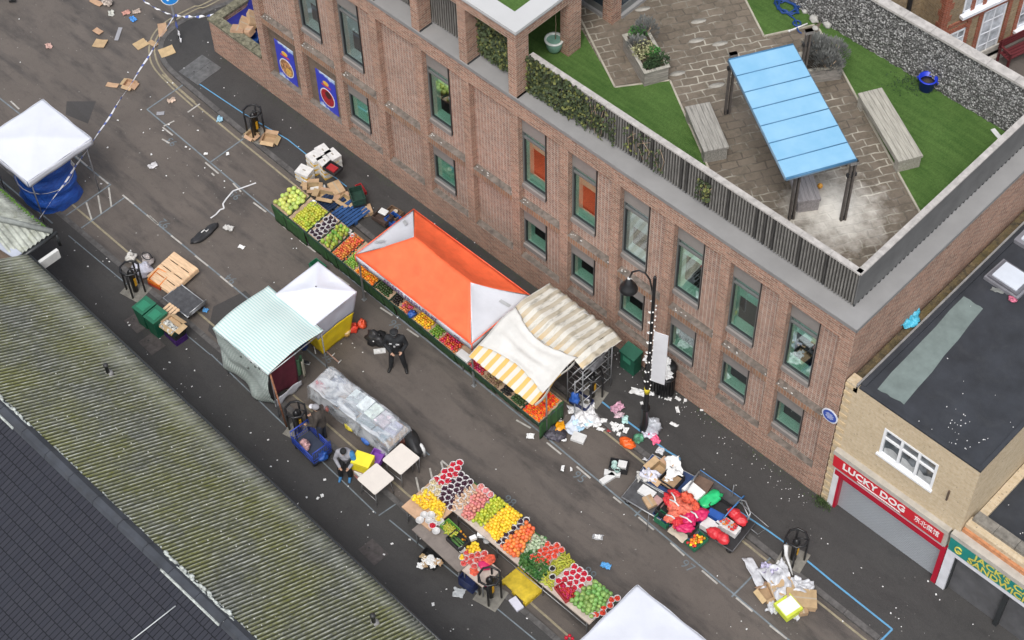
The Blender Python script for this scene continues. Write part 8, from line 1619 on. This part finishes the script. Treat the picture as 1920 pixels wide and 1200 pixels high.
for a, b, m_, r, h_, lb, sp_2 in ((-.55, .1, LG, .24, .16, 'bright green low plant at the far end of the mixed planter', 0), (-.5, .35, LAV, .3, .42, 'tall grey lavender at the far corner of the mixed planter', 1), (0, -.12, YGL, .3, .26, 'pale yellowish shrub in the middle of the mixed planter', 0), (.12, .22, LG, .2, .18, 'bright green plant beside the pale yellowish shrub', 0), (.35, .28, DG, .26, .2, 'dark shrub at the near side of the mixed planter', 0), (-.2, -.2, LAV, .24, .2, 'low grey plant beside the pale yellowish shrub', 1), (.45, -.15, DG, .2, .12, 'low dark plant at the near corner of the mixed planter', 0)):
    shrub('planter_shrub', lb, m_, Vector((c.x, c.y, ZF+.5))+e1*a*L_*.85+e2*b*Wd+zb, r*1.1, h_*1.25, 620, .055, sp_2)
c, an_, L_, Wd = planter('grey timber planter of lavender half hidden behind the blue pergola roof', [(1500, 100), (1565, 92), (1580, 120), (1510, 140)], .45)
for k, (a, b) in enumerate(((0, 0), (-.3, .2), (.3, -.1), (.1, .35))): shrub('planter_shrub', 'grey lavender clump behind the pergola roof, ' + ['in the middle', 'at the far side', 'at the near side', 'at the lawn side'][k], LAV, Vector((c.x, c.y, ZF+.42))+Vector((a, b, 0)), .4, .42, 800, .06, 1)
# pots
t = thing('flower_pot', 'pale green glazed pot with white rim and bare twig on the lawn', 'pot', G(1039, 95, ZF+.03)); mb = MB(P('celadon_glaze', (.2, .36, .29), .25, .12, 4)); mb.lathe([(.13, 0), (.2, .12), (.235, .3), (.235, .38), (.2, .38)], n=20); mb.build('pot_body', t); mb = MB(P('white_glaze', (.62, .66, .62), .3)); mb.lathe([(.24, .37), (.265, .4), (.255, .43), (.205, .43), (.2, .36)], n=20); mb.build('rim', t); mb = MB(SOIL); mb.lathe([(.2, .34), (0, .345)], n=16); mb.build('soil', t); mb = MB(WOOD); mb.tube([(0, .05, .34), (.01, .06, .9), (.0, .05, 1.3)], [.012, .008, .004], 5); mb.build('twig', t)
t = thing('bucket', 'cobalt blue bucket planter by the flint wall', 'bucket', G(1736, 166, ZF+.03), .3); mb = MB(P('cobalt_plastic', (.01, .035, .5), .4, .08)); mb.lathe([(.17, 0), (.23, .36), (.245, .36), (.245, .39), (.2, .39), (.17, .1)], n=20); mb.build('bucket_body', t); mb = MB(SOIL); mb.lathe([(.2, .26), (0, .27)], n=14); mb.build('soil', t); mb = MB(P('cobalt_plastic', (.01, .035, .5))); mb.tube([(-.24, 0, .34), (-.28, 0, .3), (-.24, 0, .24)], .015, 5); mb.tube([(.24, 0, .34), (.28, 0, .3), (.24, 0, .24)], .015, 5); mb.build('ear', t)
mb = MB(DG)
for k in range(300): 
    p = G(1722+rnd.gauss(0, 26), 155+rnd.gauss(0, 12), ZF+.03); e = Vector((rnd.uniform(-1, 1), rnd.uniform(-1, 1), rnd.uniform(.1, .9))).normalized()*rnd.uniform(.05, .12); s_ = e.cross(Vector((0, 0, 1))).normalized()*.016 if e.cross(Vector((0, 0, 1))).length > .01 else Vector((.02, 0, 0)); mb.add([p, p+e*.5+s_, p+e, p+e*.5-s_], [(0, 1, 2, 3)])
tag(mb.build('ground_ivy'), 'dark low plants at the foot of the flint wall round the blue bucket', 'plants', kind='stuff')
HOSE = P('blue_hose', (.01, .05, .2), .5, .1); t = thing('garden_hose', 'tangled dark blue hose on the small lawn at the top of the terrace', 'hose', G(1475, 15, ZF+.04)); mb = MB(HOSE)
hp = [Vector((math.cos(k*.7)*(.3+.1*math.sin(k*1.7)), math.sin(k*.7)*(.22+.08*math.cos(k*2.3)), .03+.012*(k % 5))) for k in range(42)]; hp += [Vector((.3+.1*k, -.2-.05*k+.06*math.sin(k), .03)) for k in range(7)]; mb.tube(hp, .02, 5); mb.build('hose_coil', t)
mb = MB(HOSE); q = G(1494, 45, ZF+.04); mb.tube([(.1*math.cos(k*.5), .1*math.sin(k*.5), .03) for k in range(13)], .025, 5, True); tag(mb.build('hose_ring', None, q), 'small loop of blue hose end on the lawn', 'hose')
mb = MB(WHITEPL); a, b = G(1480, 58, ZF+.04), G(1514, 44, ZF+.1); mb.tube([Vector(), b-a], .022, 6); mb.ball((0, 0, 0), .04, 6, 4); tag(mb.build('white_pole', None, a), 'white pole lying on the small lawn', 'pole')
for u, v, r, lb in ((1525, 40, .14, 'pale rock at the end of the white pole'), (1528, 56, .09, 'small pale rock at the corner of the small lawn'), (1550, 50, .12, 'bluish pale rock at the foot of the flint wall'), (1508, 24, .08, 'small rock beside the hose')): mb = MB(P('pale_rock', (.42, .41, .38), .9, .2, 6, .4, 20)); mb.ball((0, 0, r*.6), (r, r*.8, r*.7), 10, 7, .4, 2, u); tag(mb.build('rock', None, G(u, v, ZF+.02)), lb, 'rock')
card('whitish flattened wrapper at the corner of lawn and side fence', G(1868, 251, ZF+.04), .34, .12, -.4, .02, WHITEPL, None)
for i, (u, v) in enumerate(((1205, 17), (1306, 76), (1350, 82), (1344, 160), (1270, 138), (1310, 40))):
    mb = MB(P('whitish_flagstone', (.34, .32, .28), .85, .15, 8)); p = G(u, v, ZF); mb.lathe([(.17, 0), (.17, .006), (0, .006)], n=10, sx=1.3, sy=.5); o = mb.build('pale_stone', None, (p.x, p.y, ZF+.002), PANG+R(90)); tag(o, kind='structure')
# ivy on the slat fences
IVY = P('ivy_leaf', (.04, .058, .02), .7, .5, 7, world=True); IVYY = P('ivy_leaf_yellow', (.13, .14, .035), .7, .4, 7, world=True)
def ivy(name, label, x0, x1, y, z0, z1, n, dens=lambda x, z: 1, top=.0):
    t = thing('ivy', label, 'ivy', ((x0+x1)/2, y, z0)); mb = MB(IVY); o_ = Vector(((x0+x1)/2, y, z0))
    k = 0
    while k < n:
        x = rnd.uniform(x0, x1); z = z0+rnd.random()*(z1-z0); d_ = dens(x, z)+.5*noise.noise(Vector((x*2.5, z*2.5, 5)))
        k += 1
        if d_ < rnd.random(): continue
        p = Vector((x, y-.03-rnd.random()**1.5*.12, z))-o_; nn = Vector((rnd.gauss(0, .6), -1, rnd.gauss(.4, .5))).normalized(); a = nn.cross(Vector((rnd.gauss(0, 1), .1, rnd.gauss(0, 1)))).normalized(); b = a.cross(nn); r_ = rnd.uniform(.025, .055)
        mb.mat(IVYY if rnd.random() < .22 else IVY); mb.add([p-a*r_, p-b*r_*.8, p+a*r_, p+b*r_], [(0, 1, 2, 3)])
    mb.build('leaves', t); mb = MB(WOOD)
    for k in range(6): x = rnd.uniform(x0, x1)-o_.x; mb.tube([(x, -.03, 0), (x+rnd.uniform(-.2, .2), -.05, (z1-z0)*.5), (x+rnd.uniform(-.3, .3), -.04, (z1-z0)*.85)], [.012, .008, .004], 4)
    mb.build('stem', t)
ivy('ivy', 'ivy climbing the street edge slat fence beside the corner pier', 7.15, 10.1, .45, 7.4, 8.62, 4200, lambda x, z: 1.25 if x < 7.7 else max(-.3, 1.0-(x-7.7)*.34-abs(z-8.0)*.2))
ivy('ivy', 'dense ivy filling the bay beside the corner pier', 5.36, 6.83, .5, 7.5, 9.3, 3400, lambda x, z: .95)
ivy('ivy', 'small ivy sprig low on the street edge slat fence', 12.75, 13.15, .45, 7.7, 8.3, 160, lambda x, z: .8)
ivy('ivy', 'thin ivy on the slat fence halfway to the corner', 10.4, 11.7, .45, 7.6, 8.5, 260, lambda x, z: .3)
# ================================================================== OLD SCHOOL-LIKE BUILDING BEHIND THE WALL
zy = 3.0; f0, f1 = G(1822, 117, zy), G(1864, 97, zy); dv = (f1-f0); dv.z = 0; dv.normalize(); co = f0-dv*((f0-G(1741, 158, zy)).length); an_ = math.atan2(dv.y, dv.x)
V_ = thing('old_brick_building', 'old stock brick building with red brick dressings and tall white windows behind the flint wall', 'building', (co.x, co.y, zy), an_)
Ls = lambda u, v: (G(u, v, zy)-co).dot(dv)
mb = MB(OLDSTOCK); mb.bb((0, 0, 0), (12, 5, 5.5)); mb.bb((-3.2, .9, 0), (0, 5, 5.5)); mb.build('wall', V_)
d0, d1 = (f0-co).length, (f1-co).length; dw = d1-d0
mb = MB(REDTRIM)
for k in range(24): mb.bb((-.02, -.02, k*.23), (.2 if k % 2 else .32, .0, k*.23+.22)); mb.bb((-.02, .0, k*.23), (0, .2 if k % 2 else .12, k*.23+.22))
for x in (d0-.18, d1+.06, d1+.5, d0-.62, d0-1.55): mb.bb((x, -.03, .35), (x+.14, .0, 4.2))
mb.bb((d0-1.6, -.025, 1.75), (d0-.45, .0, 1.9)); mb.bb((.3, -.035, 2.0), (12, .0, 2.12)); mb.build('red_brick_dressing', V_)
WPV = P('aged_white_paint', (.8, .82, .86), .5, .06, 3)
def wwin(x0, x1, z0, z1, nx, nz_, nm='window'):
    mb = MB(WPV); mb.bb((x0, -.02, z0), (x0+.06, .06, z1)); mb.bb((x1-.06, -.02, z0), (x1, .06, z1)); mb.bb((x0, -.02, z0), (x1, .06, z0+.08)); mb.bb((x0, -.02, z1-.07), (x1, .06, z1))
    for k in range(1, nx): x = x0+(x1-x0)*k/nx; mb.bb((x-.02, -.015, z0), (x+.02, .05, z1))
    for k in range(1, nz_): z = z0+(z1-z0)*k/nz_; mb.bb((x0, -.014, z-.02), (x1, .05, z+.02))
    w_ = mb.build(nm, V_); mb = MB(P('pale_lit_pane', (.5, .53, .57), .1, .5, 2)); mb.bb((x0, -.004, z0), (x1, .0, z1)); mb.build('pane', w_); mb = MB(WPV); mb.bb((x0-.08, -.16, z0-.1), (x1+.08, .0, z0)); mb.build('sill', w_)  # panes get a mottled pale colour
wwin(d0, d1, .12, 2.0, 2, 4, 'door'); wwin(d0-1.45, d0-.6, .75, 1.72, 3, 3); wwin(d0-.9, d0+.9, 2.35, 4.5, 4, 4); wwin(d1+.62, d1+2.6, .6, 3.2, 4, 5); wwin(d0-3.9, d0-3.0, 1.2, 3, 2, 3)
mb = MB(P('stone_step', (.42, .4, .36), .85, .12, 5)); mb.bb((d0-.12, -.3, 0), (d1+.12, 0, .12)); mb.bb((0, -.06, 0), (12, -.0, .32)); mb.build('stone_plinth', V_)
mb = MB(BLACKPL); mb.tube([(-.5, .85, 0), (-.5, .85, 5)], .07, 8); mb.build('downpipe', V_)  # black tube standing in for the dark gap beside the corner
mb = MB(WPV); mb.bb((-2.2, .8, .4), (-1.95, .9, 3)); mb.bb((-3.1, .8, 1.3), (-2.2, .9, 1.42)); mb.build('white_frame', V_)
MAR = P('maroon_paint', (.11, .018, .022), .5, .12, 5); bp = G(1893, 112, zy); t = thing('park_bench', 'maroon slatted bench against the old brick building', 'bench', bp+Vector((.15, .35, 0)), an_)
mb = MB(MAR); [mb.bb((-.8, -.25+k*.1, .42), (.8, -.17+k*.1, .45)) for k in range(4)]; mb.build('seat', t); mb = MB(MAR); [mb.bb((-.8, .2, .52+k*.11), (.8, .23, .6+k*.11)) for k in range(3)]; mb.build('backrest', t)
for x in (-.72, .72): mb = MB(MAR); mb.bb((x-.03, -.25, 0), (x+.03, -.19, .6)); mb.bb((x-.03, .17, 0), (x+.03, .23, .82)); mb.bb((x-.03, -.25, .58), (x+.03, .2, .63)); mb.build('leg', t)
# ================================================================== SHOP ROOFS
ROOFZ = SZ-.04
t = thing('skylight', 'raised white skylight with grey kerb on the black flat roof', 'skylight', (0, 0, 0)); q = [G(1845, 518, ROOFZ+.1), G(1882, 485, ROOFZ+.1), G(1945, 525, ROOFZ+.1), G(1908, 560, ROOFZ+.1)]; c = sum(q, Vector())/4; t.location = (c.x, c.y, ROOFZ); q = [p-Vector((c.x, c.y, 0)) for p in q]
mb = MB(P('skylight_kerb', (.2, .2, .22), .5, .1)); mb.prism([(p.x, p.y) for p in q], 0, .1); mb.mat(P('skylight_rim', (.12, .12, .135), .5)); mb.prism([(p.x*.88, p.y*.88) for p in q], .1, .16); mb.build('kerb', t); mb = MB(P('skylight_panel', (.58, .62, .68), .15, .06, 1.5, coat=.5)); mb.prism([(p.x*.72, p.y*.72) for p in q], .16, .2); mb.build('glazing', t)
t = thing('skylight', 'second skylight cut by the right edge of the photo above the first', 'skylight', G(1945, 455, ROOFZ)); mb = MB(P('skylight_kerb', (.2, .2, .22), .5, .1)); mb.box((0, 0, .06), (.9, .8, .12), R(0)); mb.build('kerb', t); mb = MB(P('skylight_panel', (.58, .62, .68))); mb.box((0, 0, .14), (.66, .56, .05)); mb.build('glazing', t)
sheet('plastic_sheet', 'turquoise plastic sheet caught in the mossy gutter beside the brick building', P('turquoise_plastic', (.08, .45, .62), .35, .2, 5, .6, 10), G(1703, 598, SZ-.18), .5, .62, R(35), .16, 300, nu=16)
bag('rubbish_bag', 'small pink and black scrap on the roof below the skylight', P('pink_black_scrap', (.4, .1, .16), .5, .9, 12), G(1898, 562, ROOFZ), (.12, .08, .05), seed=81, knot=False); sheet('wrapper', 'whitish smear of bird mess on the black roof', P('mess_grey', (.2, .21, .2), .9, .3), G(1870, 545, ROOFZ), .3, .12, .4, .012, 301)
mb = MB(PAPER)
for k in range(36):
    u, v = rnd.uniform(1640, 1915), rnd.uniform(480, 860); p = G(u, v, ROOFZ)
    if not (18.45 < p.x < 21.6 and .1 < p.y < 9): continue
    if rnd.random() < .6 and p.x < 20.5 and p.y > .6: continue
    s_ = rnd.uniform(.008, .02); mb.box((p.x, p.y, ROOFZ+.006), (s_*1.5, s_, .01), rnd.uniform(0, 3))
for k in range(28): p = Vector((rnd.uniform(20.2, 21.6), rnd.uniform(.1, 1.1), ROOFZ)); s_ = rnd.uniform(.008, .02); mb.box((p.x, p.y, ROOFZ+.006), (s_*1.5, s_, .01), rnd.uniform(0, 3))
for k in range(40): p = Vector((rnd.uniform(22.1, 26), rnd.uniform(.6, 5), 2.7)); s_ = rnd.uniform(.008, .02); mb.box((p.x, p.y, 2.706), (s_*1.5, s_, .01), rnd.uniform(0, 3))
tag(mb.build('roof_specks'), 'pale bird mess and litter specks on the black flat roofs', 'specks', kind='stuff')
t = thing('roof_vent', 'pale duct with black cables at the right edge above the sandwich shop', 'duct', G(1925, 885, 2.7)+Vector((.3, .3, 0))); mb = MB(WHITEPL); mb.box((0, 0, .4), (.5, .4, .8), .3); mb.build('duct_box', t); mb = MB(BLACKPL); mb.tube([(-.3, 0, .6), (-.45, -.1, .2), (-.4, -.3, .02), (-.6, -.5, .02)], .03, 5); mb.build('cable', t)
